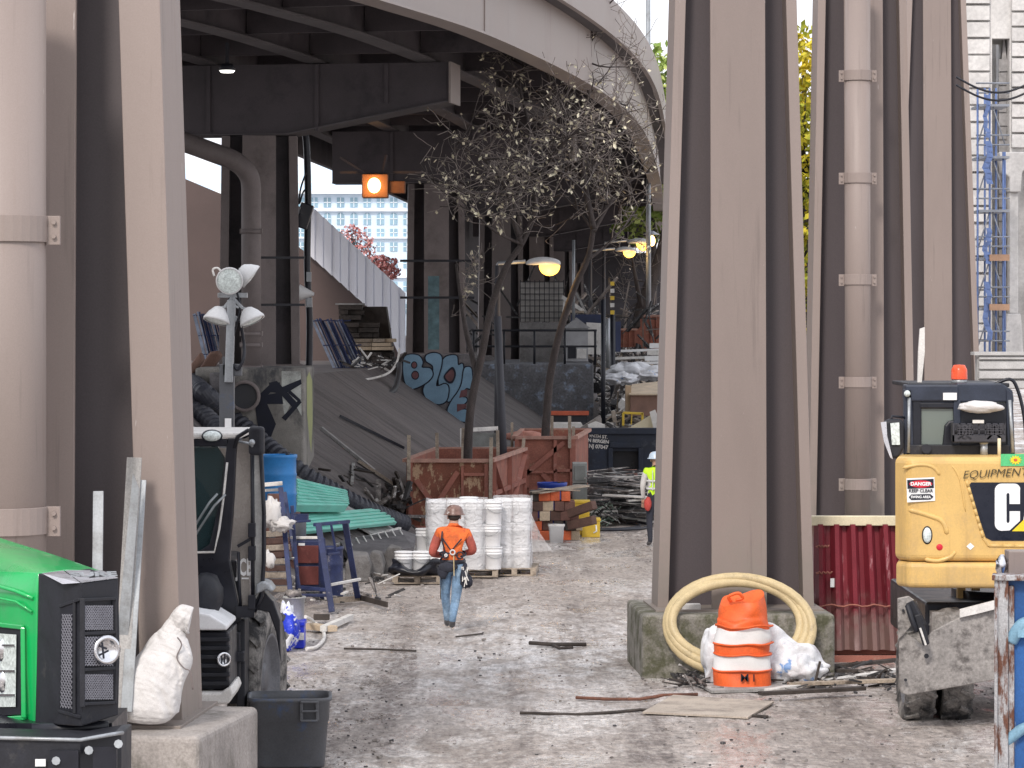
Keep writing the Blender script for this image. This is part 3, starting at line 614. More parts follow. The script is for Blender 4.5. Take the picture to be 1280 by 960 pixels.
# ---- concrete footings
def footing(name, label, box, matn, rot=0, cat='footing', bev=.05):
    x0,x1,y0,y1,z0,z1 = box; cx, cy = (x0+x1)/2, (y0+y1)/2; a = MB(); bm = bmesh.new()
    nxs, nys, nzs = 10, 8, 6; hx, hy = (x1-x0)/2, (y1-y0)/2
    a.box(-hx,hx,-hy,hy,z0,z1); m = Matrix.Translation((cx,cy,0))@Matrix.Rotation(rot,4,'Z'); a.xform(m)
    return tag(a.build(name, matn, bevel=bev, seg=3), label, cat)
footing('concrete_footing', 'mossy concrete footing under the broad column, with tan hose leaning on it', (1.475,3.75,37.6,39.7,-.1,.74), 'concrete_moss', R(3))
footing('concrete_footing', 'pale chipped concrete block in the lower left under the white sack', (-5.5,-2.28,25.35,27.35,-.1,.93), 'concrete', R(-9))
footing('concrete_footing', 'plain low concrete footing hidden behind the red bin', (X(1079,54)-1.2,X(1079,54)+1.2,53.3,55.8,-.1,.2), 'concrete')
footing('concrete_footing', 'plain low concrete footing hidden behind the excavator', (X(1171,75)-1.4,X(1171,75)+1.4,74.2,76.8,-.1,.1), 'concrete')
p1 = footing('concrete_pedestal', 'concrete pedestal on the slope with crossed black graffiti', (-6.0,-3.93,60.6,63.6,-.1,3.3), 'concrete_gr1', 0, 'pedestal', .06)
p2 = footing('concrete_pedestal', 'concrete pedestal on the slope painted with blue bubble letters', (-3.02,-1.0,84,86.8,-.1,3.3), 'concrete_dk', 0, 'pedestal', .06)
p3 = footing('concrete_wall', 'long concrete wall speckled with faded blue graffiti, below the guard rail', (-1.3,2.55,100,113.8,-.1,2.82), 'concrete_sp', 0, 'wall', .05)
a = MB(); a.box(X(262,60),X(278,60),60.0,60.55,1.6,Z(466,60)); tag(a.build('concrete_stub','concrete_dk',bevel=.03),'small grey concrete stub behind the light mast','concrete block')

# graffiti on pedestal one
D1 = 60.585
gr = MB()
for pl_ in ([(320,497),(340,478),(346,482),(326,503)], [(338,478),(346,476),(372,504),(366,510)], [(352,484),(376,474),(377,480),(357,492)], [(362,487),(376,500),(375,504),(360,491)],
            [(374,499),(377,503),(357,526),(352,522)], [(326,495),(352,490),(354,505),(332,505)], [(318,500),(332,500),(345,530),(338,548),(322,532)], [(336,478),(350,478),(350,492),(338,490)]):
    gr.ppoly(pl_, D1+.006*random.random(), .003)
gr.build('graffiti_lines', 'gblack', p1)
gr = MB(); gr.ppoly([(352,464),(376,464),(377,520),(366,500),(356,520),(352,500)], D1+.012, .002); gr.build('pale_patch', 'gwhite', p1)
gr = MB(); gr.add([Vector((-3.926,y,z)) for y,z in ((61.2,3.1),(62.0,3.2),(62.9,3.0),(63.0,2.2),(62.6,1.6),(62.0,1.9),(61.3,2.4))], [tuple(range(7))]); gr.build('green_graffiti', 'ggreen', p1)
gr = MB(); gr.lathe([(.30,0),(.30,.12),(.24,.12),(.24,0)], W(306,495,60.45), 24, rot=Matrix.Rotation(R(90),3,'X')); gr.build('culvert_rim', 'steel_shade', p1)
gr = MB(); gr.cyl(W(306,495,60.5), W(306,495,60.56), .25, n=24); gr.build('culvert_hole', 'black', p1)

# blue bubble letters on pedestal two (traced outlines in the face plane)
D2 = 83.985
def gp(pts, off, mm, nm):
    k = MB(); k.prism([W(490+x/8., 420+y/8., D2-off) for x, y in pts], (0,.003,0)); return k.build(nm, mm, p2)
def circ(cx, cy, rx, ry, n=16): return [(cx+rx*math.cos(6.283*i/n), cy+ry*math.sin(6.283*i/n)) for i in range(n)]
def sm(pts, n=5):
    P = [Vector((x,y,0)) for x,y in pts]; P = [P[-1]]+P+[P[0],P[1]]; out = []
    for i in range(1, len(P)-2):
        p0,p1_,p2_,p3_ = P[i-1:i+3]
        for k in range(n):
            t = k/n; v = .5*((2*p1_)+(-p0+p2_)*t+(2*p0-5*p1_+4*p2_-p3_)*t*t+(-p0+3*p1_-3*p2_+p3_)*t**3); out.append((v.x,v.y))
    return out
def grow(pts, k):
    cx = sum(p[0] for p in pts)/len(pts); cy = sum(p[1] for p in pts)/len(pts)
    n = len(pts); out = []
    for i in range(n):
        a_, b_, c_ = pts[i-1], pts[i], pts[(i+1)%n]; tx, ty = c_[0]-a_[0], c_[1]-a_[1]; l = math.hypot(tx,ty) or 1
        out.append((b_[0]+ty/l*k, b_[1]-tx/l*k))
    return out
B_ = sm([(125,215),(190,185),(270,200),(305,260),(298,315),(380,325),(405,390),(350,460),(250,515),(175,525),(130,460),(112,330)])
L_ = sm([(345,195),(420,170),(490,200),(490,300),(440,480),(470,500),(530,480),(565,520),(545,640),(470,680),(370,650),(315,560),(340,470),(400,390),(410,300),(345,250)])
U_ = sm([(505,250),(560,200),(645,200),(660,290),(705,280),(710,380),(690,500),(620,620),(555,650),(565,520),(520,480),(450,490),(480,380)])
E_ = sm([(720,340),(755,310),(795,340),(798,520),(740,520),(690,600),(740,620),(740,660),(650,740),(745,740),(745,840),(690,850),(560,770),(590,660),(660,560),(700,470)])
for k, sh in enumerate((U_, E_, L_, B_)):
    ar = sum(sh[i-1][0]*sh[i][1]-sh[i][0]*sh[i-1][1] for i in range(len(sh))); g = 13 if ar > 0 else -13
    gp(grow(sh, g), .004+.012*k, 'gblack', 'letter_outline'); gp(sh, .010+.012*k, 'gblue', 'letter')
for cx, cy, rx, ry in ((222,290,32,38),(232,392,40,46)): gp(circ(cx,cy,rx,ry), .052, 'gblack', 'letter_hole'); gp(circ(cx,cy,rx-9,ry-10), .056, 'gred', 'letter_fill')
gp(sm([(560,340),(610,310),(640,380),(610,465),(560,470),(515,410)]), .024, 'gblack', 'letter_hole'); gp(sm([(565,360),(602,335),(622,385),(600,445),(565,450),(532,405)]), .028, 'gred', 'letter_fill')
gp([(690,545),(750,530),(750,600),(670,620)], .026, 'gred', 'letter_fill'); gp([(650,680),(745,680),(745,715),(650,760)], .026, 'gred', 'letter_fill')
k = MB(); k.pbox(535, 345, 549, 437, 84.68, .004); k.build('teal_stripe', 'tealpaint', p2)

# ---- guard rail on the wall
q = thing('guard_rail', 'dark pipe guard rail along the top of the speckled concrete wall', 'railing', W(668, 455, 100.3))
a = MB()
for px in (592, 630, 668, 706, 744): a = MB(); a.cyl(W(px,456,100.3), W(px,412,100.3), .04, n=8); a.build('post', 'blackmatte', q)
a = MB()
for y in (413, 433): a.cyl(W(590,y,100.3), W(746,y,100.3), .035, n=8)
a.build('rail', 'blackmatte', q)

# ---- ramp wall and pale corrugated fence behind
a = MB(); a.ppoly([(100,165),(228,222),(278,243),(390,321),(452,378),(496,414),(506,470),(100,475)], 97, .5)
tag(a.build('ramp_wall', 'steel_ramp'), 'dark brown side wall of a ramp sloping down to the right', 'wall')
q = thing('corrugated_fence', 'pale corrugated fence panels following the sloping ramp wall', 'fence', W(445, 450, 96.6))
top = lambda x: 253+(x-385)*(362-253)/(503-385)
bot = lambda x: 317+(x-385)*(417-317)/(497-385)
pxs = 384.0; i = 0
a = MB()
while pxs < 506:
    x1 = min(pxs+10.5, 507); yb = (lambda x: bot(x)) if x1 < 498 else (lambda x: 440+(x-498)*2)
    a.ppoly([(pxs,top(pxs)),(x1-1.2,top(x1)),(x1-1.2,yb(x1)),(pxs,yb(pxs))], 96.75+.06*(i%2), .05); i += 1
    a.ppoly([(x1-1.4,top(x1)),(x1,top(x1)),(x1,yb(x1)),(x1-1.4,yb(x1))], 96.95, .03); pxs = x1
a.build('panels', 'fencewhite', q)

# ---- hazy building far behind
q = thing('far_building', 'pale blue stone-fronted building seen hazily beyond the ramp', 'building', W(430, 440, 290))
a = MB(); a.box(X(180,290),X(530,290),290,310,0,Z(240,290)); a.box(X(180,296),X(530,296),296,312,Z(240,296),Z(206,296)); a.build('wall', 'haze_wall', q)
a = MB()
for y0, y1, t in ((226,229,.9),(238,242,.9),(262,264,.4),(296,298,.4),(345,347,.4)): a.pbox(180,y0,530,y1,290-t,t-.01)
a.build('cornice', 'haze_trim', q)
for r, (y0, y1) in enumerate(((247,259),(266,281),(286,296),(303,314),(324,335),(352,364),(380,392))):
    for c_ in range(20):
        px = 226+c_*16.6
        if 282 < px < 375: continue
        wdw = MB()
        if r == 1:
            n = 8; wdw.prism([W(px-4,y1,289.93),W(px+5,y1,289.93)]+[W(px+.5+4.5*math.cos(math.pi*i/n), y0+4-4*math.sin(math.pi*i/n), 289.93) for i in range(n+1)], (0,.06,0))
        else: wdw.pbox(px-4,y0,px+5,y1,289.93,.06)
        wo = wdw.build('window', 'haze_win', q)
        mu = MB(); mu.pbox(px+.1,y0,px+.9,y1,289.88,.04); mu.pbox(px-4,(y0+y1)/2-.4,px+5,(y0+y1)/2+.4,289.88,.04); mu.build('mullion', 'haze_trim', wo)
# ---- rusticated stone building at the right edge with scaffold
DB = 88.
q = thing('stone_building', 'white rusticated stone building with a dark pointed archway at the right edge', 'building', (X(1260,DB), DB, 0))
def courses(a, x0, x1, y0, y1, h, d, t, amp=.12, m=0):
    y = y1; k = 0
    while y > y0:
        st = ru(0, amp); b = max(y-h+1.2, y0)
        a.add([W(x0,y,d-.02)]+[W(x1,y,d-.02), W(x1-1.2,y-1.2,d-st-.1), W(x0+1.2,y-1.2,d-st-.1), W(x0,b,d-.02), W(x1,b,d-.02), W(x1-1.2,b+1.2,d-st-.1), W(x0+1.2,b+1.2,d-st-.1)],
              [(0,1,2,3),(3,2,6,7),(7,6,5,4),(0,3,7,4),(1,5,6,2)], m)
        y -= h; k += 1
a = MB(); a.pbox(1195,-60,1240,446,DB,2); a.pbox(1262,-60,1420,446,DB,3); a.pbox(1240,-60,1262,48,DB,2)
courses(a, 1196, 1238, -60, 446, 21, DB, 1); courses(a, 1264, 1282, -60, 185, 19, DB, 1); courses(a, 1283, 1330, -60, 446, 24, DB, 1)
a.build('wall', 'white_stone', q)
a = MB(); a.add([W(1240,446,DB+2.5),W(1262,446,DB+2.5),W(1262,-60,DB+2.5),W(1240,-60,DB+2.5)], [(0,1,2,3)]); a.build('rear_wall', 'white_stone', q)
a = MB(); a.ppoly([(1249,446),(1263,446),(1263,110),(1258,70),(1255,42),(1252,80),(1249,130)], DB+.4, .3)
for i in range(22): a.pbox(1248.6, 446-i*17, 1258+2*(i%2), 446-i*17-15, DB+.36, .03)
a.build('arch_reveal', 'grey_stone', q)
a = MB(); a.ppoly([(1249,190),(1290,190),(1286,208),(1278,215),(1276,240),(1262,240),(1262,222),(1254,215)], DB-.6, .6); a.pbox(1262,240,1273,392,DB-.45,.45); a.ppoly([(1259,392),(1276,392),(1280,446),(1256,446)], DB-.5, .5)
a.build('pilaster', 'white_stone', q, bevel=.03)
q = thing('scaffold', 'blue-draped tube scaffold standing against the white stone building', 'scaffold', (X(1235,84), 84, 0))
a = MB()
for px, d in ((1222,83.4),(1231,84.6),(1237,83.4),(1245,84.6),(1256,84.6),(1254,83.4)): a.cyl(W(px,560,d), W(px,110 if px < 1250 else 190,d), .03, n=6)
a.build('upright', 'scafblue', q)
for y in (130, 195, 262, 322, 385, 440):
    a = MB(); a.pbox(1224,y,1262,y+3,83.3,1.5)
    for yy in (y-14, y-26): a.cyl(W(1220,yy,83.4), W(1262,yy,83.4), .025, n=6)
    a.cyl(W(1222,y+50,83.4), W(1238,y,83.4), .02, n=6); a.cyl(W(1256,y+50,83.4), W(1240,y,83.4), .02, n=6)
    a.build('platform', 'scaf', q)
for y in (318, 380): a = MB(); a.pbox(1237,y,1262,y+8,83.2,.1); a.build('toe_board', 'plank', q)
for y0, y1, w0 in ((118,172,4),(176,230,6),(285,330,5),(352,425,5)):
    a = MB(); pts = [W(1231+ru(-2,2)+w0*.5*math.sin(i), y0+(y1-y0)*i/8, 83.2) for i in range(9)]
    for u, v in zip(pts, pts[1:]): a.add([u, u+Vector((.12*w0/4,0.1,0)), v+Vector((.12*w0/4,0.05,0)), v], [(0,1,2,3)])
    a.build('netting', 'scafblue', q)
a = MB(); a.pbox(1222,443,1300,486,70,.4); a.pbox(1218,440,1300,444,69.9,.6); courses(a,1223,1300,446,486,12,70,.3,.03)
tag(a.build('low_wall', 'offstone'), 'low pale block wall beneath the scaffold, behind the excavator roof', 'wall')
for k,(y0,dx) in enumerate(((96,0),(100,6))):
    a = MB(); pts = [W(1195+(1300-1195)*i/14, y0+22*math.sin(math.pi*i/14)*.9+dx, 70) for i in range(15)]; a.tube(pts, .025, 5)
    tag(a.build('overhead_cable','black'), ['upper of two black cables sagging across the stone building','lower of two black cables sagging across the stone building'][k], 'cable', 'cables across the stone building')

# added wall, coloured dark to keep sky light out under the overpass
a = MB(); P_ = []
for d in range(122, 241, 8):
    p, t, nn = frame_d(d); P_.append(p+nn*8.4)
for u, v in zip(P_, P_[1:]): a.prism([u, v, v+Vector((0,0,9.25)), u+Vector((0,0,9.25))], (-.3,0,0))
p, t, nn = frame_d(238); a.prism([p+nn*8.6, p-nn*3, p-nn*3+Vector((0,0,9.2)), p+nn*8.6+Vector((0,0,9.2))], t*.4)
tag(a.build('light_block_wall', 'wall_dark'), 'added dark wall shutting out sky light on the far side beneath the overpass', 'wall')

# ================================================================== MACHINES
# ---- green tractor, front corner
T = thing('green_tractor', 'bright green tractor hood with black mesh nose, cut by the left frame edge', 'tractor', (X(60,20.3), 20.6, 0))
def pw(L): return [W(*p) for p in L]
a = MB()
a.add(pw([(48,716,20.1),(46,745,20.08),(44,905,20.1),(-70,905,21.3),(-70,770,21.2),(-70,712,21.3),   # side, 0-5
          (30,700,20.9),(-70,676,21.9),(128,714,20.75),(70,694,21.6),(0,672,22.6),(-70,655,23.6),(84,712,20.45), (20,742,20.25), (-70,742,21.15)]),
      [(0,13,14,5),(13,0,1),(1,2,3,4,14,13),(0,5,7,6),(0,6,12),(6,9,8,12),(6,7,11,10,9)], 0, True)
o = a.build('hood', 'green', T); 
md = o.modifiers.new('solid', 'SOLIDIFY'); md.thickness = .02; md.offset = -1
bvl = o.modifiers.new('bevel', 'BEVEL'); bvl.width = .012; bvl.segments = 3
a = MB()   # side swage line
a.tube(pw([(42,748,20.1),(20,739,20.22),(-20,728,20.55),(-70,720,21.0)]), .012, 8); a.tube(pw([(40,765,20.1),(20,752,20.2),(-30,742,20.6),(-70,738,21.0)]), .008, 8)
a.build('swage_line', 'green', T)
a = MB(); nose = [(49,717,20.08),(102,729,19.6),(148,723,19.9),(150,812,19.88),(148,894,19.9),(102,908,19.6),(45,904,20.08)]
P_ = pw(nose); back = [p+Vector((-.28,.8,0)) for p in P_]
a.add(P_+back, [(0,1,5,6),(1,2,3,4,5),(2,9,10,3),(3,10,11,4),(4,11,12,5),(5,12,13,6),(6,13,7,0),(0,7,8,1),(1,8,9,2),(7,13,12,11,10,9,8)])
a.build('nose_cowl', 'blackmatte', T, bevel=.008)
a = MB(); a.add(pw([(102,728.5,19.59),(148,722.5,19.89),(128,713,20.6),(80,712.5,20.45)]), [(0,1,2,3)]); a.add(pw([(52,716.5,20.06),(78,730,19.72),(101,728.5,19.6),(79,713,20.3)]), [(0,1,2,3)])
a.build('silver_trim', 'silver', T)
m_ = Matrix.Translation(W(117,720.5,20.05)+Vector((0,0,.012))) @ Matrix.Rotation(R(14),4,'Z') @ Matrix.Rotation(R(22),4,'X')
a = MB(); a.text('SURE', .085, m_, off=.004, sx=1.5); a.build('nose_lettering', 'galv', T)
def lattice(a, corners, n, r, clip=True):
    (bl, br, tr, tl) = corners
    f = lambda u, v: bl*(1-u)*(1-v)+br*u*(1-v)+tr*u*v+tl*(1-u)*v
    asp = (br-bl).length/max(.001,(tl-bl).length); nu = max(2, int(n*asp)); nv = n
    for s in (1, -1):
        for k in range(-nv, nu+nv):
            u0 = k/nu; pts = []
            for q in (0, 1):
                u = u0 if q == 0 else u0+s*nv/nu
                pts.append((u, q))
            (ua, va), (ub, vb) = pts
            if ua == ub: continue
            tt = []
            for lim in (0, 1):
                t = (lim-ua)/(ub-ua); tt.append(t)
            t0, t1 = max(0, min(tt)), min(1, max(tt))
            if t1-t0 < .03: continue
            a.bar(f(ua+(ub-ua)*t0, t0), f(ua+(ub-ua)*t1, t1), r, r)
for (x0, y0, x1, y1) in ((106,757,141,787),(106,796,141,832),(106,843,141,874)):
    g = lambda x, y: W(x, y, 19.6+(x-102)*.3/46-.03)
    a = MB(); a.add([g(x0-1,y1+1), g(x1+1,y1+1), g(x1+1,y0-1), g(x0-1,y0-1)], [(0,1,2,3)]); fr = a.build('grille', 'black', T)
    a = MB(); lattice(a, [g(x0,y1)-Vector((0,.008,0)), g(x1,y1)-Vector((0,.008,0)), g(x1,y0)-Vector((0,.008,0)), g(x0,y0)-Vector((0,.008,0))], 7, .0062); a.build('mesh', 'galvmesh', fr)
g = lambda x, y: W(x, y, 20.08-(x-49)*.48/53-.02)
a = MB(); a.add([g(74,886), g(93,890), g(93,752), g(76,760)], [(0,1,2,3)]); fr = a.build('side_grille', 'black', T)
a = MB(); lattice(a, [g(76,884)-Vector((0,.006,0)), g(90,886)-Vector((0,.006,0)), g(90,768)-Vector((0,.006,0)), g(78,768)-Vector((0,.006,0))], 18, .0058); a.build('mesh', 'galvmesh', fr)
a = MB(); a.bar(g(93,750), g(93,892), .02, .02); a.bar(g(74,889), g(100,896), .015, .02); a.bar(g(75,758), g(100,749), .015, .02)
for y in (750, 792, 837, 880): a.bar(W(104,y,19.58), W(143,y-2,19.84), .022, .02)
a.bar(W(103,748,19.58), W(103,884,19.58), .02, .03); a.bar(W(143,748,19.85), W(143,880,19.85), .02, .03)
a.build('cowl_ribs', 'blackmatte', T, bevel=.003)
rm = Matrix.Rotation(R(30),3,'Z') @ Matrix.Rotation(R(90),3,'X') @ Matrix.Scale(1,3)
a = MB(); c = W(131,812,19.72); a.lathe([(.088,0),(.092,.03),(.07,.045),(.064,.02),(.0,.022)], c, 28, rot=rm); a.build('badge', 'chrome', T)
a = MB(); a.bar(c+Vector((-.03,-.05,.03)), c+Vector((.02,-.05,.01)), .015, .012); a.bar(c+Vector((-.03,-.05,-.03)), c+Vector((.03,-.05,.0)), .015, .012); a.bar(c+Vector((-.01,-.05,.05)), c+Vector((0,-.05,-.05)), .012, .012); a.build('badge_mark', 'logoblack', T)
# headlight
g = lambda x, y: W(x, y, 20.1+(44-x)*1.2/114-.09)
a = MB(); a.add([g(-60,897), g(26,893), g(28,786), g(-60,776)], [(0,1,2,3)]); hl = a.build('headlight', 'blackmatte', T)
a = MB(); a.add([g(-60,884), g(20,883), g(21,793), g(-60,787)], [(0,1,2,3)]); a.xform(Matrix.Translation((0,-.02,0))); a.build('lens', 'lens', hl)
a = MB()
for y in (806, 838, 868): a.bar(g(-50,y)-Vector((0,.03,0)), g(19,y)-Vector((0,.03,0)), .01, .012)
for x,y in ((4,812),(6,852)): a.blob(g(x,y)-Vector((0,.02,0)), (.05,.02,.07), 8, .1, seed=x)
a.build('reflector', 'chrome', hl)
a = MB()
for pa, pb in (((29,784),(30,897)),((30,897),(-60,902)),((29,784),(-60,774))): a.bar(g(*pa)-Vector((0,.01,0)), g(*pb)-Vector((0,.01,0)), .022, .03)
a.build('headlight_surround', 'green', T, bevel=.006)
# bumper and underbody
a = MB(); P_ = pw([(-60,922,19.2),(100,926,19.2),(140,919,19.3),(152,917,19.5),(152,1010,19.5),(100,1010,19.2),(-60,1010,19.2)])
a.prism(P_, (0,.5,0)); a.build('bumper', 'blackmatte', T, bevel=.01)
a = MB(); a.tube(pw([(-60,921,19.18),(100,925,19.18),(140,918,19.28),(153,916,19.48)]), .012, 8); a.build('bumper_edge', 'galv', T)
for (x,y) in ((111,938),(148,930),(70,951)):
    a = MB(); a.cyl(W(x,y,19.22), W(x,y,19.14), .028, .026, 8); a.build('bolt', 'galv', T)
for (x0,y0,x1,y1) in ((62,938,98,1000),(116,934,146,1000)):
    a = MB(); a.pbox(x0,y0,x1,y1,19.16,.02); a.build('bumper_recess', 'black', T)
a = MB(); a.pbox(44,949,57,958,19.165,.01); a.build('sticker', 'cleanwhite', T)
a = MB(); a.cyl(W(40,913,19.9), W(136,909,19.95), .045, n=14); a.pbox(-60,904,140,925,20.0,.8); a.build('axle_beam', 'black', T)

# ---- black loader with tall cab
J = thing('wheel_loader', 'black cabbed loader with beige-glazed open door and muddy tyre, behind the grey bin', 'loader', (X(285,30.5), 30.8, 0))
a = MB()
d = 30.
a.pbox(180,541,300,549,d,1.6); a.build('roof', 'offwhite', J, bevel=.02)
a = MB()
a.ppoly([(284,548),(296,548),(293,620),(287,700),(302,775),(290,782),(250,765),(180,765),(180,690),(248,690),(262,680),(276,620),(281,575)], d-.01, .14)
a.pbox(180,549,284,558,d,.2); a.build('cab_frame', 'black', J, bevel=.012)
a = MB(); a.ppoly([(180,558),(272,558),(281,572),(280,600),(272,650),(262,688),(180,690)], d+.04, .02); a.build('windscreen', 'teal_glass', J)
a = MB(); a.tube(pw([(284,578,d-.02),(279,625,d-.02),(274,662,d-.02),(268,690,d-.02),(180,692,d-.02)]), .012, 6); a.build('windscreen_seal', 'offwhite', J)
# cab interior seen through the glass
a = MB(); a.pbox(180,648,270,692,d+.5,.3); a.blob(W(232,640,d+.9),(.25,.2,.35),8,.1); a.build('seat', 'blackmatte', J)
a = MB(); a.tube([W(246,660,d+.4)+Vector((.17*math.cos(t*.5),.05*math.sin(t*.5),.12*math.sin(t*.5))) for t in range(13)], .014, 6); a.build('steering_wheel', 'black', J)
a = MB(); a.pbox(180,560,300,765,d+1.55,.05); a.build('cab_rear', 'beige_glass', J)
a = MB(); a.tube(pw([(242,660,d-.06),(262,628,d-.06),(272,617,d-.05)]), .012, 5); a.tube(pw([(242,672,d-.06),(268,632,d-.06),(282,618,d-.04)]), .012, 5); a.build('wiper', 'galv', J)
a = MB(); a.blob(W(265,545,d-.12),(.085,.06,.05),10,0); a.build('work_light', 'lens', J)
a = MB(); a.blob(W(265,545,d-.08),(.1,.06,.062),10,0); a.build('work_light_housing', 'black', J)
a = MB(); a.ppoly([(297,552),(313,545),(316,600),(313,700),(303,700),(292,675),(293,620)], d+.06, .03); a.ppoly([(298,690),(312,681),(312,756),(301,762),(299,730)], d+.05,.03)
dr = a.build('door_glass', 'beige_glass', J)
a = MB(); a.tube(pw([(293,560,d),(297,546,d),(310,538,d),(322,541,d),(326,560,d)]), .02, 8); a.tube(pw([(315,548,d),(316,650,d),(316,758,d)]), .018, 8)
a.tube(pw([(326,560,d),(330,640,d),(330,700,d),(327,745,d),(318,765,d)]), .02, 8); a.bar(W(297,683,d),W(316,672,d),.02,.03); a.tube(pw([(298,690,d),(299,730,d),(301,762,d)]), .015, 8)
a.pbox(295,758,318,772,d-.05,.3); a.build('door_frame', 'black', J)
a = MB(); a.ppoly([(318,562),(325,562),(328,640),(328,700),(324,742),(318,752)], d+.03, .02); a.build('side_glass', 'beige_glass2', J)
for y in (663, 692, 753): a = MB(); a.pbox(310,y-9,319,y+9,d-.06,.08); a.build('hinge', 'black', J, bevel=.006)
a = MB(); a.text('JCB', .22, facing(305.5,710,d+.035), off=.006, sx=.45); a.pbox(302,722,311,724,d+.035,.004); a.build('door_lettering', 'cleanwhite', J)
a = MB(); a.obox(W(321,551,d-.12),(.145,.1,.27),Matrix.Rotation(R(-12),3,'Z')); mi = a.build('mirror', 'blackmatte', J, bevel=.035, seg=4)
a = MB(); a.tube(pw([(299,552,d-.1),(311,554,d-.16),(316,558,d-.18)]), .013, 6); a.blob(W(315,553,d-.2),(.03,.03,.03),8,0); a.build('mirror_arm', 'galv', mi)
a = MB(); a.ppoly([(180,690),(250,690),(262,700),(296,700),(303,775),(300,880),(180,880)], d+.16, 1.2); a.build('body', 'black', J, bevel=.02)
a = MB(); a.pbox(296,775,306,920,d+.1,.5); a.pbox(286,790,300,860,d-.02,.2); a.pbox(290,815,305,828,d-.06,.15); a.build('chassis_step', 'blackmatte', J, bevel=.01)
# hood with white top and oval badge
a = MB(); a.ppoly([(190,788),(284,788),(285,782),(262,768),(235,763),(190,763)], 29, .9); a.build('hood_top', 'white', J, bevel=.03, seg=3)
a = MB(); a.pbox(190,790,286,862,29.06,.9); a.build('hood_front', 'black', J, bevel=.02)
for y in (797,808,819,830,841,852):
    a = MB(); a.pbox(190,y,287,y+5,29.0,.1); a.build('grille_bar', 'blackmatte', J, bevel=.006)
rr = Matrix.Rotation(R(25),3,'Z')@Matrix.Rotation(R(90),3,'X')
a = MB(); a.lathe([(.062,0),(.066,.03),(.05,.035),(.05,.012),(0,.012)], W(279,824,28.96), 24, rot=rr); a.build('badge', 'chrome', J)
a = MB(); a.bar(W(277,818,28.93), W(277,830,28.93), .012); a.bar(W(281,818,28.93), W(281,830,28.93), .012); a.build('badge_mark', 'logoblack', J)
a = MB(); a.ppoly([(190,866),(276,866),(288,858),(292,868),(286,880),(190,884)], 28.9, .9); a.build('front_bumper', 'offwhite', J, bevel=.02)
a = MB(); a.blob(W(258,745,29.6),(.16,.2,.22),10,.05); a.build('air_cleaner', 'blackmatte', J)
# fender and wheel
a = MB(); a.ppoly([(319,744),(320,731),(328,726),(336,729),(343,738),(338,741),(332,737)], d-.05, .35); a.build('fender', 'galv', J, bevel=.025, seg=3)
a = MB(); a.ppoly([(316,745),(330,740),(342,752),(350,775),(351,830),(345,790),(336,765),(318,762)], d+.1, .3); a.build('mudguard', 'black', J, bevel=.01)
def wheel(px, py, d, r, w, yaw, parent, lugs=22, rim='rubberrim'):
    c = W(px, py, d); rot = Matrix.Rotation(yaw,3,'Z')@Matrix.Rotation(R(90),3,'Y')
    wo = bpy.data.objects.new('wheel', None); COL.objects.link(wo); wo.parent = parent; wo.location = wm(parent).inverted()@c
    a = MB(); a.lathe([(r*.58,-w*.42),(r*.8,-w*.5),(r*.94,-w*.46),(r,-w*.3),(r,w*.3),(r*.94,w*.46),(r*.8,w*.5),(r*.58,w*.42)], c, 40, rot=rot)
    for k in range(lugs):
        for s in (-1, 1):
            t = 6.283*(k+.5*(s > 0))/lugs; t2 = t+.16
            p0 = c+rot@Vector((math.cos(t)*r*1.02, math.sin(t)*r*1.02, s*w*.04)); p1 = c+rot@Vector((math.cos(t2)*r*.98, math.sin(t2)*r*.98, s*w*.47))
            a.bar(p0, p1, r*.075, r*.09, up=(p0-c))
    a.build('tyre', 'rubber', wo)
    a = MB(); a.lathe([(r*.58,-w*.42),(r*.6,w*.42),(r*.54,w*.42),(r*.5,w*.2),(r*.2,w*.12),(r*.18,w*.25),(0,w*.25)], c, 32, rot=rot); a.build('rim', rim, wo)
    return wo
M['rubberrim'] = mat('dusty_grey_rim', (.13,.13,.14), .6, var=.3, scale=5, grain=.2)
wheel(322, 847, 31.3, .745, .32, R(-8), J, 18)
wheel(215, 870, 32.2, .64, .36, 0, J, 18)

# ---- excavator seen from behind
E = thing('excavator', 'yellow wheeled excavator seen from behind, its black cab holding a crate and orange beacon', 'excavator', (X(1240,33.3), 34.3, 0))
d = 33.
a = MB()
n = 10; zt, zb, zm = Z(571,d), Z(735,d), Z(702,d); x0, x1 = X(1120,d), X(1400,d)
def cw(x0_, x1_, z0, z1, bow, dep, y0=d):
    pts = [(x0_+.14, y0+dep), (x0_+.02, y0+.22)]
    for i in range(n+1):
        u = i/n; pts.append((x0_+.12+(x1_-x0_-.24)*u, y0-bow*math.sin(math.pi*u)))
    pts += [(x1_, y0+.25), (x1_, y0+dep)]
    return [Vector((x,y,z0)) for x,y in pts], [Vector((x,y,z1)) for x,y in pts]
lo, hi = cw(x0+.0, x1, zm, zt, .05, 1.0)
hi2 = [Vector((p.x+( .0), p.y, p.z)) for p in hi]
k = len(lo); a.add(lo+hi2, [tuple(range(k))[::-1], tuple(range(k,2*k))]+[(i,(i+1)%k,k+(i+1)%k,k+i) for i in range(k)])
cwo = a.build('counterweight', 'yellow', E, bevel=.07, seg=4)
lo, hi = cw(x0+.01, x1-.01, zb, zm-.006, .09, .95); a = MB(); a.add(lo+hi, [tuple(range(k))[::-1], tuple(range(k,2*k))]+[(i,(i+1)%k,k+(i+1)%k,k+i) for i in range(k)])
a.build('counterweight_foot', 'yellow', E, bevel=.05, seg=4)
def sheet(pix, dd, m_, nm, par, t=.004): q_ = MB(); q_.ppoly(pix, dd, t); return q_.build(nm, m_, par)
def fd(px): u = (X(px,d)-x0-.12)/(x1-x0-.24); return d-.05*math.sin(math.pi*max(0,min(1,u)))
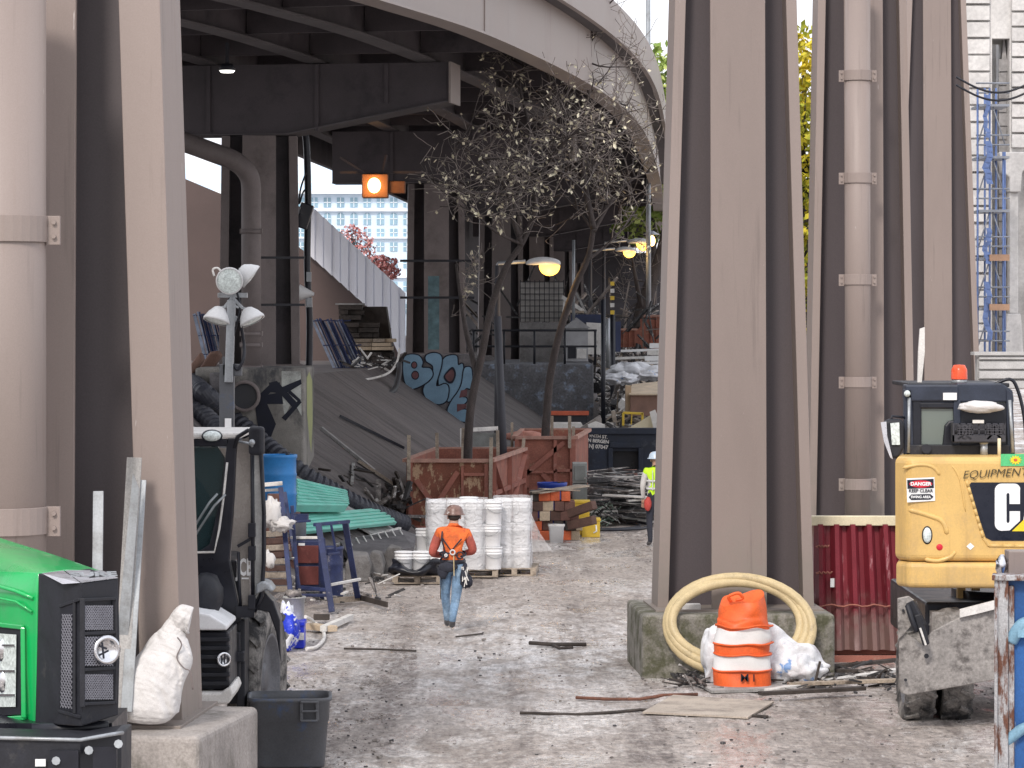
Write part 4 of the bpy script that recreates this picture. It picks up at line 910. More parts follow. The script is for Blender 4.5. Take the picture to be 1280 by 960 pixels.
def curved(pix_rows, off, mt, nm, par):  # panel following the bowed rear face; rows of (x0,x1,y)
    q_ = MB(); N = 10
    for (xa,xb,y),(xc,xd_,y2) in zip(pix_rows, pix_rows[1:]):
        for i in range(N):
            u, v = i/N, (i+1)/N
            pa=[(xa+(xb-xa)*u,y),(xa+(xb-xa)*v,y),(xc+(xd_-xc)*v,y2),(xc+(xd_-xc)*u,y2)]
            q_.add([W(x,yy,fd(x)-off) for x,yy in pa], [(0,1,2,3)])
    return q_.build(nm, mt, par)
logo = curved([(1214,1386,603),(1211,1388,607),(1232,1366,672),(1240,1358,676)], .006, 'logoblack', 'logo_panel', E)
a = MB()   # raised frame around logo
for pa, pb in (((1208,600),(1229,672)),((1229,672),(1236,682)),((1236,682),(1366,684)),((1366,684),(1392,600))):
    N=8
    for i in range(N):
        p=(pa[0]+(pb[0]-pa[0])*i/N, pa[1]+(pb[1]-pa[1])*i/N); q_=(pa[0]+(pb[0]-pa[0])*(i+1)/N, pa[1]+(pb[1]-pa[1])*(i+1)/N)
        a.tube([W(p[0],p[1],fd(p[0])+.006), W(q_[0],q_[1],fd(q_[0])+.006)], .02, 8)
a.build('logo_frame', 'yellow', E)
def gl(pix, off=.012, mt='cleanwhite', nm='logo_letter'):
    cx = sum(p[0] for p in pix)/len(pix); return sheet(pix, fd(cx)-off, mt, nm, logo)
arc = lambda cx,cy,r,a0,a1,n=6: [(cx+r*math.cos(R(a0+(a1-a0)*i/n)), cy-r*math.sin(R(a0+(a1-a0)*i/n))) for i in range(n+1)]
gl([(1275,630),(1275,614)]+arc(1268,612,7.5,0,90)[1:]+arc(1252,613,8.5,90,180)+arc(1252,655,8.5,180,270)+[(1262,663),(1275,651),(1275,639),(1262,639),(1262,651)]+arc(1260,652,1.8,0,-180,4)+[(1258,618)]+arc(1260,618,1.8,180,0,4)+[(1262,630)])
gl([(1277,663),(1287,605),(1303,605),(1313,663),(1300,663),(1299,652),(1291,652),(1289,663)], .010)
gl([(1290,641),(1299,641),(1295,618)], .014, 'logoblack', 'logo_hole')
gl([(1314,605),(1346,605),(1346,618),(1336,618),(1336,663),(1324,663),(1324,618),(1314,618)])
gl([(1265,664),(1296,634),(1326,664)], .016, 'stickyellow', 'logo_triangle')
M['equip'] = mat('dark_lettering', (.05,.04,.02), .5, var=.1)
a = MB(); a.text('EQUIPMENT', .118, Matrix.Translation((0,0,0))@facing(1243,592,fd(1262)-.014)@Matrix.Rotation(R(3),4,'Z'), off=-.001, shear=.3, sx=1.04); a.build('lettering', 'equip', E)
# flower sticker
a = MB(); a.ppoly([(1251,567.5),(1300,567.5),(1300,582.5),(1251,582.5)], fd(1250)-.012, .006); st = a.build('flower_sticker', 'stickgreen', E)
fl = []
for i in range(24):
    r_ = 8.2 if i % 2 == 0 else 5.0; fl.append((1269.5+r_*1.0*math.cos(6.283*i/24), 575+r_*.75*math.sin(6.283*i/24)))
a = MB(); a.ppoly(fl, fd(1250)-.018, .004); a.build('flower', 'stickyellow', st)
a = MB(); a.ppoly(circ(1269.5,575,2.4,1.8), fd(1250)-.022, .003); a.build('flower_centre', 'brickor', st)
# danger sticker
fx = fd(1170)-.008
dg = sheet([(1133,598),(1168,596.5),(1169,626),(1134,628)], fx, 'cleanwhite', 'warning_sticker', E)
sheet([(1134,600),(1167,598.5),(1167.3,610),(1134.4,611)], fx-.004, 'logoblack', 'warning_header', dg, .002)
sheet([(p[0], p[1]) for p in circ(1151,605,14.5,4.6)], fx-.008, 'stickred', 'warning_oval', dg, .002)
a = MB(); a.text('DANGER', .05, facing(1151,605,fx-.010), off=.002, sx=1.05); a.build('warning_word', 'cleanwhite', dg)
a = MB(); a.text('KEEP CLEAR', .047, facing(1151,613.6,fx-.004), off=.0008, sx=.98); a.build('warning_word', 'blackmatte', dg)
sheet([(1136,621.5),(1139,618),(1163,617.5),(1167,621),(1163,624.5),(1139,625)], fx-.004, 'logoblack', 'warning_arrow', dg, .002)
a = MB(); a.text('SWING AREA', .036, facing(1151,621.3,fx-.007), off=.0012, sx=.95); a.build('warning_word', 'cleanwhite', dg)
# lamp, reflector, diamond, swages
a = MB(); a.blob(W(1159,669,fd(1159)),(.056,.022,.095),12,0); lp = a.build('tail_lamp_surround', 'blackmatte', E)
a = MB(); a.blob(W(1159,669,fd(1159)-.016),(.044,.022,.08),12,0); a.build('tail_lamp', 'lens', lp)
a = MB(); a.blob(W(1174.5,684,fd(1174)),(.034,.012,.034),12,0); a.build('reflector', 'stickred', E)
sheet([(1208,683),(1213,678.5),(1218,683),(1213,687.5)], fd(1213)-.006, 'cleanwhite', 'diamond_sticker', E)
a = MB()
def sw(pts, r): a.tube(crom([W(x,y,fd(x)+r*.35) for x,y in pts], 5), [r*.4]+[r]*(len(crom(pts and [W(0,0,1)]*len(pts),5))-2)+[r*.4], 10)
for pts, r in ((((1128,585),(1150,581),(1166,584),(1175,594)),.02),(((1136,637),(1160,644),(1178,652),(1184,668)),.028),(((1156,699),(1172,701),(1188,696),(1194,689)),.022),(((1190,582),(1200,600),(1207,640)),.012)):
    sw(pts, r)
a.build('swage', 'yellow', E)
# cab
dc = 33.6
a = MB()
a.pbox(1132,481,1199,502,dc,.3); a.ppoly([(1196,479),(1252,479),(1266,488),(1268,503),(1196,503)], dc+.02, .3)
a.build('cab_roof', 'bluecab', E, bevel=.02)
a = MB(); a.pbox(1136,479,1262,484,dc+.1,1.5); a.build('roof_hatch', 'blackmatte', E, bevel=.01)
for pl_, o_ in (([(1130,487),(1140,487),(1142,568),(1130,568)],0),([(1192,500),(1201,500),(1201,568),(1192,568)],.01),([(1258,486),(1266,492),(1269,568),(1259,568)],0),([(1140,500),(1192,500),(1192,508),(1150,508),(1150,560),(1140,560)],.03)):
    a = MB(); a.ppoly(pl_, dc+o_, .1); a.build('cab_pillar', 'bluecab', E, bevel=.01)
a = MB(); a.tube(pw([(1136.5,497,dc-.03),(1135.5,566,dc-.03)]), .018, 8); a.tube(pw([(1262,500,dc-.03),(1266,566,dc-.03)]), .018, 8); a.build('cab_rail', 'galv', E)
a = MB(); a.pbox(1140,500,1262,568,dc+.06,.02); a.build('rear_window', 'greygreen_glass', E)
a = MB(); a.pbox(1140,500,1152,562,dc+.02,.03); a.pbox(1148,503,1196,511,dc+.02,.03); a.build('window_seal', 'black', E, bevel=.02)
a = MB(); a.pbox(1136,556,1262,571,dc-.03,.3); a.build('cab_sill', 'blackmatte', E, bevel=.01)
a = MB(); a.ppoly([(1178,560),(1181,532),(1186,526),(1196,525),(1196,562)], dc+.02, .2); a.build('seat_back', 'black', E, bevel=.02)
a = MB(); a.pbox(1201,504,1258,568,dc+.02,.3); a.build('cab_interior', 'black', E)
a = MB(); a.pbox(1179,491,1196,500,dc-.02,.02); a.build('roof_label', 'cleanwhite', E)
a = MB(); a.blob(W(1134,492,dc-.05),(.035,.05,.035),8,0); a.build('corner_lamp', 'lens', E)
a = MB(); a.cyl(W(1158,561,dc-.05), W(1158,561,dc-.08), .05, n=16); a.build('filler_cap', 'black', E)
a = MB(); a.cyl(W(1230,570,dc-.1), W(1230,553,dc-.1), .04, n=12); a.blob(W(1230,552,dc-.1),(.05,.05,.045),8,.05); a.build('exhaust', 'galv', E)
a = MB(); a.cyl(W(1249,571,dc-.3), W(1249,548,dc-.3), .018, n=8); a.build('hand_rail', 'cream', E)
a = MB(); a.ppoly([(1104,528),(1112,524),(1128,524),(1131,532),(1130,560),(1124,572),(1117,574),(1110,562),(1106,550)], dc-.1, .14); mr_ = a.build('mirror', 'blackmatte', E, bevel=.03, seg=3)
a = MB(); a.ppoly([(1113,529),(1124,528),(1125,556),(1115,556)], dc-.125, .02); a.build('mirror_glass', 'lens', mr_)
a = MB(); a.ppoly([(1101,528),(1108,527),(1109,545),(1116,574),(1113,572),(1105,552)], dc-.12, .03); a.build('mirror_trim', 'silver', mr_)
a = MB(); a.tube(pw([(1131,522,dc),(1115,520,dc-.03),(1114,526,dc-.05)]), .014, 6); a.build('mirror_arm', 'black', mr_)
a = MB(); a.cyl(W(1199,480,dc+.3), W(1199,474,dc+.3), .08, n=16); bc = a.build('beacon_base', 'galv', E)
a = MB(); a.lathe([(.088,0),(.085,.1),(.06,.15),(0,.155)], W(1199,474,dc+.3), 20); a.build('beacon_lens', 'beacon', bc)

# underside
a = MB(); a.cyl(W(1262,735,34.2), W(1262,792,34.2), .62, n=28); a.build('swing_bearing', 'black', E)
a = MB(); a.box(X(1155,33.5),X(1380,33.5),33.4,36.5,Z(815,33.5),Z(752,33.5)); a.build('chassis', 'black', E, bevel=.03)
a = MB(); a.pbox(1165,765,1206,800,33.2,.5); a.blob(W(1187,775,33.3),(.2,.2,.13),8,.2); a.build('chassis_cover', 'blade', E, bevel=.03)
for px, y in ((1197,0),(1215,0)):
    a = MB(); a.pbox(px,735,px+10,748,33.9,.1); a.build('step_plate', 'yellow', E)
a = MB(); a.ppoly([(1131,790),(1145,800),(1152,806),(1166,789),(1188,777),(1218,764),(1262,752),(1300,748),(1300,834),(1262,846),(1200,858),(1135,869),(1126,866),(1124,846),(1124,790)], 32.7, .06)
bl = a.build('dozer_blade', 'blade', E, bevel=.01)
a = MB(); a.ppoly([(1122,748),(1136,745),(1146,752),(1152,772),(1143,777),(1133,790),(1123,800)], 32.66, .05); a.build('blade_bracket', 'blade', E, bevel=.01)
a = MB(); a.bar(W(1138,752,32.6),W(1153,783,32.55),.09,.09); a.bar(W(1147,768,32.52),W(1158,806,32.5),.07,.07); a.tube(pw([(1134,756,32.55),(1140,775,32.5),(1146,790,32.5)]),.03,8); a.build('blade_linkage', 'blackmatte', bl, bevel=.015)
a = MB(); a.bar(W(1150,785,32.47),W(1157,806,32.47),.05,.02)
a.build('linkage_tip', 'offwhite', bl)
for x,y,r in ((1158,820,.025),(1132,850,.016),(1129,763,.014)):
    a = MB(); a.cyl(W(x,y,32.62),W(x,y,32.66),r,n=12); a.build('bolt_hole', 'black', bl)
a = MB(); a.ppoly([(1200,762),(1262,746),(1300,742),(1300,752),(1262,757),(1218,768),(1200,772)], 32.64, .05); a.build('blade_edge', 'offwhite', bl)
for px in (1145, 1191, 1330, 1375): wheel(px, 843, 33.9, .52, .33, 0, E, 16)
# things on the excavator
q = thing('milk_crate', 'black lattice crate strapped behind the excavator cab window', 'crate', W(1225,552,33.45))
a = MB()
for y in (529,536,543,550,552): a.pbox(1191,y,1256,y+1.4,33.42,.02)
for x in range(1191,1257,8): a.pbox(x,529,x+1.6,551,33.42,.02)
lattice(a, [W(1197,549,33.41),W(1214,549,33.41),W(1214,531,33.41),W(1197,531,33.41)], 3, .02); lattice(a, [W(1234,549,33.41),W(1252,549,33.41),W(1252,531,33.41),W(1234,531,33.41)], 3, .02)
a.pbox(1191,544,1257,552,33.40,.03); a.pbox(1191,529,1257,552,33.55,.02); a.box(X(1191,33.4),X(1193,33.4),33.4,33.56,Z(552,33.4),Z(529,33.4))
a.build('lattice_body', 'crateblk', q)
a = MB(); a.pbox(1216,525,1230,529,33.38,.03); a.build('crate_tag', 'offwhite', q)
a = MB(); a.blob(W(1226,509,33.5),(.23,.1,.065),12,.12,2.5); tag(a.build('folded_sheet','fabric_white'),'folded white sheet on top of the black crate behind the excavator cab','sheet')
a = MB(); a.ppoly([(1147,480),(1148,440),(1150,411),(1156,409),(1156,440),(1152,480)], 34.2, .05); tag(a.build('upright_board','offwhite'),'narrow white board standing up behind the excavator cab roof','board')
a = MB(); pts = pw([(1240,482,33.7),(1262,474,33.7),(1272,487,33.7),(1280,520,33.7),(1283,560,33.7)]); a.tube(crom(pts,5), .02, 6); tag(a.build('cab_hose','black'),'black hose looping over the excavator roof at its right corner','hose')
# ================================================================== YARD OBJECTS
def supl(a, prof, c, n=32, p=5., m=0, rot=None):
    c = Vector(c); rot = rot or Matrix.Identity(3); vs = []; fs = []
    for hx, hy, z in prof:
        for j in range(n):
            t = 6.2832*(j+.5)/n; cs, sn = math.cos(t), math.sin(t)
            vs.append(c+rot@Vector((hx*math.copysign(abs(cs)**(2/p), cs), hy*math.copysign(abs(sn)**(2/p), sn), z)))
    for i in range(len(prof)-1):
        for j in range(n): fs.append((i*n+j, i*n+(j+1)%n, (i+1)*n+(j+1)%n, (i+1)*n+j))
    return a.add(vs, fs, m, True)
# grey bin
B0 = W(362, 957, 30.2); B0.z = 0
q = thing('rubbish_bin', 'dark grey rubber bin with blue scuffs, standing open beside the loader tyre', 'bin', B0, R(4))
a = MB(); supl(a, [(0,0,.01),(.325,.28,.01),(.33,.285,.03),(.362,.31,.44),(.372,.32,.445),(.378,.325,.62),(.40,.345,.635),(.40,.345,.665),(.37,.32,.665),(.36,.31,.6),(.32,.27,.05),(0,0,.05)], (0,0,0), 40, 6)
a.build('body', 'bindg', q, local=True)
a = MB()
for x in (.11, .26): a.bar((x,-.34,.46),(x-.005*(x>.2),-.35,.63),.022,.03)
a.bar((.10,-.345,.46),(.26,-.345,.46),.03,.02); a.bar((.11,-.36,.55),(.26,-.36,.55),.02,.02); a.bar((.10,-.36,.635),(.27,-.36,.635),.03,.02); a.build('handle', 'bindg', q, local=True, bevel=.006)
# white sack
q = thing('white_sack', 'white woven sack tied at the neck, slumped on the concrete block', 'sack', W(195,890,25.55))
a = MB(); pts = crom(pw([(184,889,25.62),(184,880,25.6),(189,862,25.62),(196,845,25.65),(206,826,25.7),(212,809,25.74),(216,797,25.76),(218,790,25.76),(222,781,25.76),(232,774,25.76),(241,775,25.76)]), 5)
rr_ = []
key = [.22,.265,.265,.24,.21,.175,.14,.105,.085,.12,.10]
for i in range(len(key)-1):
    for k_ in range(5): rr_.append(key[i]+(key[i+1]-key[i])*k_/5)
rr_.append(key[-1]); pts2, rr2 = [], []
for i_ in range(len(pts)-1):
    for q2 in range(3): pts2.append(pts[i_].lerp(pts[i_+1], q2/3)); rr2.append(rr_[i_]+(rr_[i_+1]-rr_[i_])*q2/3)
a.tube(pts2, rr2, 90)
for v in a.v:
    k_ = noise.noise(Vector((v.x*9+v.z*3,v.y*6,v.z*2.2))); k2 = noise.noise(Vector((v.x*22-v.z*14,v.y*12,v.z*7))); k3 = noise.noise(Vector((v.x*14+v.z*26,v.y*9,v.z*12+4))); c = noise.noise_vector(v*3)*.035+Vector((0,-1,0))*(.07*(abs(k_)-.15)+.022*(abs(k2)-.2)+.018*(abs(k3)-.2)); v += c; v.y = 25.64+(v.y-25.64)*.75; v.z = max(v.z, .935)
a.build('bag', 'fabric_white', q)
a = MB(); a.tube(crom(pw([(222,797,25.62),(227,806,25.55),(221,822,25.52),(230,835,25.5),(238,840,25.5),(241,862,25.5)]),4), .006, 6); a.build('drawstring', 'steel_shade', q)
# planks leaning against the big column
for px0, py0, px1, py1, w_, mt_, lb in ((150,900,168,572,.12,'woodgrey','long grey plank leaning in the column recess, its left one'),(158,890,176,600,.09,'galv','galvanised strip leaning in the column recess against the white sack side'),
                                   (146,895,166,690,.08,'woodgrey','shorter grey plank leaning low in the column recess'),(120,900,123,614,.085,'galv','upright galvanised channel post standing behind the green hood')):
    a = MB(); a.bar(W(px0,py0,25.4), W(px1,py1,25.75), w_, .025, up=(0,1,0)); tag(a.build('plank' if mt_ == 'woodgrey' else 'metal_strip', mt_, bevel=.003), lb, 'plank' if mt_ == 'woodgrey' else 'metal strip')
a = MB(); a.ppoly([(140,860),(166,592),(174,612),(156,850),(145,885)], 25.5, .03); tag(a.build('bent_sheet','galv'), 'narrow bent metal sheet propped between the plank and the pale column edge', 'metal sheet')

# hose coil
a = MB(); pts = []
for i in range(3*40+1):
    t = 6.2832*i/40-1.9; k_ = i/40; rx = .87-.045*k_+.02*math.sin(k_*5); rz = .585-.05*k_
    z = .60+rz*math.sin(t)+.02*k_; pts.append(Vector((X(921,37.5)+rx*math.cos(t), 37.2+.52*(z/1.2)-.05*math.sin(k_*7), max(.06+.05*k_*.4, z))))
a.tube(pts, .056, 12); tag(a.build('hose_coil', 'hose'), 'thick tan hose coiled in three loops, leaning on the mossy footing', 'hose')
# crushed traffic barrel
q = thing('traffic_barrel', 'crushed orange and white striped traffic barrel in front of the coiled hose', 'barrel', (X(928,36.5), 36.5, .03), 0)
a = MB(); N = 36; rows = 30; vs = []
for i in range(rows+1):
    z = i/rows*.99
    for j in range(N):
        t = 6.2832*j/N; r = .325-.03*z-(.05 if z > .72 else 0)*(z-.72)*3; sq = 1-.35*max(0,z-.6)
        x, y = r*math.cos(t), r*.8*math.sin(t)*sq; p = Vector((x*1.02-.02*z, y, z))
        if z > .78: p.z += .07*math.sin(t+.6)+.02*math.sin(3*t); 
        p += noise.noise_vector(p*4.2+Vector((5,0,0)))*(.015+.035*z); p.x += .03*z*z-.07*max(0,z-.6)*math.cos(t); p.y += .008*math.sin(p.z*11+math.cos(t)*2)*max(0,math.sin(-t)); vs.append(p)
fs = []; ms = []
for i in range(rows):
    z = (i+.5)/rows
    mi_ = 1 if (.20 < z < .36 or .50 < z < .68) else 0
    for j in range(N): fs.append((i*N+j, i*N+(j+1)%N, (i+1)*N+(j+1)%N, (i+1)*N+j)); ms.append(mi_)
a.v = vs; a.f = fs; a.m = ms; a.sm = [True]*len(fs); a.add(vs[-N:]+[Vector((0,0,.88))], [(j,(j+1)%N,N) for j in range(N)], 0, True)
a.build('drum', ['orange','cleanwhite'], q, local=True)
a = MB()
for z in (.19,.37,.49,.69):
    a.tube([Vector((.33*math.cos(6.2832*j/30)*1.0,.27*math.sin(6.2832*j/30),z)) for j in range(30)], .012, 6, closed=True)
for v in a.v: v += noise.noise_vector(v*4.2+Vector((5,0,0)))*(.015+.035*v.z); v.x += .03*v.z*v.z
a.build('rib', 'orange', q, local=True)
a = MB(); a.tube(crom([(-.13,-.02,.96),(-.16,-.05,1.02),(-.05,-.06,1.06),(.0,-.05,1.0),(-.08,-.04,.98)],4), .02, 6); a.build('handle', 'orange', q, local=True)
a = MB(); a.text('M I', .12, Matrix.Translation((.04,-.283,.115))@Matrix.Rotation(R(90),4,'X'), off=.001, sx=1.1); a.build('lettering', 'logoblack', q, local=True)
a = MB(); a.prism([(X(873,36.9),36.6,.012),(X(890,35.8),35.9,.012),(X(995,36.3),36.15,.012),(X(985,37),36.95,.012)], (0,0,.03)); tag(a.build('board','woodgrey'), 'pale board lying beneath the crushed barrel', 'board')
# crumpled plastic
a = MB(); 
for c, r, s in (((X(985,37.1),37.0,.2),(.42,.3,.27),1),((X(955,37.2),37.15,.36),(.34,.2,.3),2),((X(897,37.1),37.05,.28),(.17,.2,.34),3),((X(1005,37),36.9,.15),(.24,.25,.17),4)):
    b_ = MB(); b_.blob(c, r, 30, .16, 1.8, seed=s)
    for v in b_.v:
        v += noise.noise_vector(v*3.5)*.08+noise.noise_vector(v*11)*.018; v.z = max(.012, v.z)
    a.add(b_.v, b_.f, 0, True)
tag(a.build('plastic_sheet','sheetwhite'), 'crumpled white plastic sheet with blue print heaped behind the barrel', 'plastic sheet')
a = MB(); a.pbox(853,755,876,770,38.0,.12); a.pbox(850,767,878,772,37.9,.2); tag(a.build('brick','offstone',bevel=.01),'small pale block on the footing inside the hose coil','block')

# red corrugated bin
xr0, xr1, yr = X(1017,39.6), X(1262,39.6), 39.6
q = thing('corrugated_bin', 'dark red corrugated steel bin with a cream rim behind the excavator', 'bin', ((xr0+xr1)/2, 40.6, 0))
a = MB(); pts = []; x = xr0; pitch = .2
while x < xr1+.3:
    for dx, dy in ((0,0),(.05,-.12),(.10,-.12),(.15,0)): pts.append((x+dx, yr+dy))
    x += pitch
vs = [Vector((x+.04*(1-h)*math.sin(x*3)+.05*(1-h), y, .12+h*1.56)) for h in (0,.33,.66,1) for x, y in pts]
n = len(pts); a.add(vs, [(k_*n+i,k_*n+i+1,(k_+1)*n+i+1,(k_+1)*n+i) for k_ in range(3) for i in range(n-1)])
a.add([(xr0,yr,.12),(xr0,yr+2,.12),(xr0,yr+2,1.45),(xr0,yr,1.68)], [(0,1,2,3)]); a.add([(xr0,yr+2,.12),(xr1+.2,yr+2,.12),(xr1+.2,yr+2,1.45),(xr0,yr+2,1.45)], [(0,1,2,3)])
a.build('wall', 'red', q)
a = MB(); a.box(xr0-.05,xr1+.2,yr-.1,yr+.02,1.66,1.78); a.build('rim', 'cream', q, bevel=.01); a = MB(); a.box(xr0-.05,xr1+.2,yr+2,yr+2.1,1.40,1.5); a.build('rim', 'cream', q, bevel=.01)
a = MB()
for y, x0_, x1_ in ((683,1020,1036),(716,1020,1040),(757,1018,1122),(790,1022,1034)):
    a.tube([W(x0_+(x1_-x0_)*i/14, y+1.5*math.sin(i*1.7), 39.45-.02*(i%2)) for i in range(15)], .011, 5)
a.build('tie_wire', 'redwood', q)
a = MB(); a.pbox(1018,820,1270,830,39.45,.1); a.box(xr0,xr1,yr+.1,yr+2,0.05,.12); a.build('skid', 'redwood', q)
a = MB(); a.pbox(1038,723,1043,734,39.5,.02); a.build('sticker', 'cleanwhite', q)
for k_, (p0, p1, lb, mt_) in enumerate(((((960,867,36)),(1124,845,37.9),'longest pale board lying across the mud below the red bin','offwhite'),((985,862,36.4),(1124,858,36.6),'pale board lying nearest the excavator tyre below the red bin','wood'),
     ((1000,850,37.6),(1122,838,38.6),'dark board wedged under the red bin skid','wooddk'),((1020,845,38),(1110,848,37.6),'middle dark board among the boards below the red bin','wooddk'),((950,876,35.3),(1080,868,35.8),'thin dark strip lying in the mud before the pale boards','wooddk'))):
    u, v = W(*p0), W(*p1); u.z = max(u.z,.03); v.z = max(v.z,.05); u.z = .03+.03*k_%.07; v.z = .06+.02*(k_%3); a = MB(); a.bar(u, v, .11, .04); tag(a.build('loose_board', mt_, bevel=.004), lb, 'board', 'boards lying below the red bin')
# pale slab and pipes on the dirt
a = MB(); a.prism([(X(803,34.1),34.05,.012),(X(935,33.6),33.6,.012),(X(966,35.2),35.0,.012),(X(840,35.9),35.6,.012)], (0,0,.02)); tag(a.build('plywood_sheet','ply'), 'pale muddy plywood sheet lying flat on the dirt in front of the barrel', 'plywood')
for pts, r, lb, mt_ in ((((720,874),(760,876),(800,876),(830,871),(872,870)),.02,'dark rod lying crossways on the dirt, farther of two','rust'),(((650,893),(720,895),(770,892),(800,889),(880,893),(960,898)),.018,'longer dark rod lying crossways on the dirt, nearer of two','wooddk'),
        (((662,806),(690,808),(733,808)),.028,'short dark stick lying on the open dirt beyond the walking worker','wooddk'),(((430,812),(480,813),(520,815)),.014,'flat dark strip lying on dirt right of the white hose','wooddk'),
        (((570,797),(602,793),(604,792)),.012,'tiny twig on the dirt right of the walking worker','wooddk'),(((765,652),(790,655),(806,654)),.05,'dark plank lying near the high-visibility worker','wooddk'),
        (((690,808),(700,812),(716,811)),.02,'small crooked stick beneath the short dark stick on the open dirt','wooddk')):
    a = MB(); a.tube([Vector((X(x,G(y)), G(y), r*.9)) for x, y in pts], r, 6); tag(a.build('stick' if r < .04 else 'plank', mt_), lb, 'stick' if r < .04 else 'plank')
a = MB(); a.bar((X(296,29.6),29.3,.03),(X(408,29.5),29.25,.03),.2,.04); tag(a.build('plank','wood',bevel=.004),'pale plank lying at the foot of the grey bin','plank')
a = MB(); a.bar((X(150,23.6),23.6,.03),(X(205,24.6),24.6,.03),.2,.05); tag(a.build('plank','cream'),'cream plank beside the concrete block in the lower left','plank')

# blue rusty steel box at the right edge
q = thing('blue_skip', 'chipped blue steel skip with a peeling rusty corner post at the right edge', 'skip', (X(1243,27.7), 27.7, 0), R(-10))
a = MB(); a.box(.1,2.2,.05,2.3,.02,1.95); a.build('wall', 'bluerust', q, bevel=.01, local=True)
a = MB(); a.box(0,.12,-.04,.1,0,1.97); a.box(.12,.17,0,.06,0,1.9); a.box(0,.03,-.08,-.04,.05,1.9); a.build('corner_post', 'rustpost', q, bevel=.006, local=True)
a = MB(); a.box(-.02,2.3,-.08,.15,1.95,2.0); a.build('rim', 'rustpost', q, bevel=.01, local=True)
a = MB(); a.tube(crom([(.14,.03,1.42),(.2,.01,1.52),(.28,0,1.58),(.5,0,1.6)],5), .06, 10); a.box(.2,.28,-.05,.06,1.46,1.56); a.build('curved_lug', 'lightblue', q, local=True)
a = MB(); a.tube(crom([(.1,.03,.55),(.18,.01,.62),(.28,0,.68),(.5,0,.7)],5), .05, 10); a.build('curved_lug', 'lightblue', q, local=True)
q = thing('steel_bracket', 'grey steel block with a bright bolt resting on the blue skip rim', 'bracket', W(1270,720,28))
a = MB(); a.pbox(1261,689,1290,720,28,.25); a.build('block', 'steel', q, bevel=.01); a = MB(); a.cyl(W(1262,704,28.1), W(1250,706,28.1), .055, n=14); a.blob(W(1252,706,28.05),(.05,.06,.09),8,.2); a.build('bolt', 'chrome', q)

# light tower
q = thing('light_tower', 'portable light tower with four round white lamps above the black loader', 'light tower', (X(286,33), 33, 0))
d = 33.
a = MB(); a.bar(W(289.5,375,d), W(286,478,d), .085, .085, up=(0,1,0)); a.build('upper_mast', 'galv', q, bevel=.006)
a = MB(); a.bar(W(284,455,d+.06), W(283,700,d+.06), .15, .12, up=(0,1,0)); a.pbox(278,446,286,470,d,.1); a.pbox(292,455,302,470,d,.1); a.build('lower_mast', 'bindg', q, bevel=.008)
a = MB(); a.pbox(281,523,289,537,d-.04,.02); a.build('mast_sticker', 'cleanwhite', q)
a = MB(); a.pbox(272,366,309,372,d,.08); a.bar(W(290,372,d),W(280,385,d),.03); a.bar(W(291,372,d),W(303,385,d),.03); a.pbox(286,395,296,402,d,.06); a.build('crossbar', 'galv', q, bevel=.004)
a = MB(); a.tube(crom(pw([(300,400,d),(305,430,d+.05),(304,450,d),(297,462,d),(292,455,d)]),6), .018, 6); a.tube(crom(pw([(296,365,d),(300,385,d),(292,420,d)]),5),.012,6); a.build('power_cable', 'black', q)
def lamp_head(c, dirv, r, lens=True):
    dirv = Vector(dirv).normalized(); rot = dirv.to_track_quat('Z','Y').to_matrix()
    h = MB(); h.lathe([(r*.25,-r*1.05),(r*.45,-r*.95),(r*.8,-r*.5),(r*.97,-.02),(r*1.05,0),(r*1.05,.02),(r*.94,.02)], c, 28, rot=rot); h.lathe([(0,-r*1.05),(r*.25,-r*1.05)], c, 28, rot=rot)
    ho = h.build('lamp', 'offlamp', q); l = MB(); l.lathe([(0,.03),(r*.5,.028),(r*.94,.012)], c, 28, rot=rot); l.build('lens', 'lens', ho)
    k_ = MB(); k_.bar(c-dirv*r, W(290,382,d), .025); k_.build('bracket', 'galv', ho)
lamp_head(W(287,351,d-.1), (-.05,-1,-.15), .135); lamp_head(W(313,345,d+.05), (1,.1,-.75), .13); lamp_head(W(271,400,d-.02), (-.25,-.25,-1), .135); lamp_head(W(315,400,d), (.45,-.15,-.9), .13)
a = MB(); a.tube(crom(pw([(268,345,d),(266,337,d),(272,335,d),(277,340,d)]),4), .012, 6); a.build('hook', 'offwhite', q)

# buckets on pallets
def pallet(x, y, w_, l, label, rot=0, z=0):
    q_ = thing('wooden_pallet', label, 'pallet', (x, y, z), rot)
    for s_ in (-1,0,1): b_ = MB(); b_.box(s_*(w_/2-.05)-.045, s_*(w_/2-.05)+.045, -l/2, l/2, .02, .105); b_.build('stringer', 'wood', q_, local=True)
    for i in range(6): b_ = MB(); y_ = -l/2+.05+i*(l-.1)/5; b_.box(-w_/2, w_/2, y_-.045, y_+.045, .106, .125); b_.build('deck_board', 'wood', q_, local=True)
    for i in (0, 5): b_ = MB(); y_ = -l/2+.05+i*(l-.1)/5; b_.box(-w_/2, w_/2, y_-.045, y_+.045, .0, .019); b_.build('bottom_board', 'wood', q_, local=True)
    return q_
pallet(X(577,52.6), 52.8, 1.2, 1.1, 'wooden pallet carrying the tall left cluster of white buckets')
pallet(X(645,53), 53.1, .72, 1.1, 'wooden pallet carrying the film-wrapped right cluster of buckets', R(-3))
pallet(X(522,51.2), 51.4, .8, .9, 'wooden pallet under the black-tarped low buckets')
bk = thing('white_bucket', 'white lidded plastic bucket', 'bucket', (0,0,0), 0, 'white buckets stacked on pallets')
a = MB(); a.lathe([(0,0),(.128,0),(.132,.01),(.142,.24),(.150,.245),(.150,.262),(.143,.265),(.1445,.285),(.151,.288),(.151,.303),(.146,.306),(.148,.345)], n=26); a.build('body', 'white', bk, local=True)
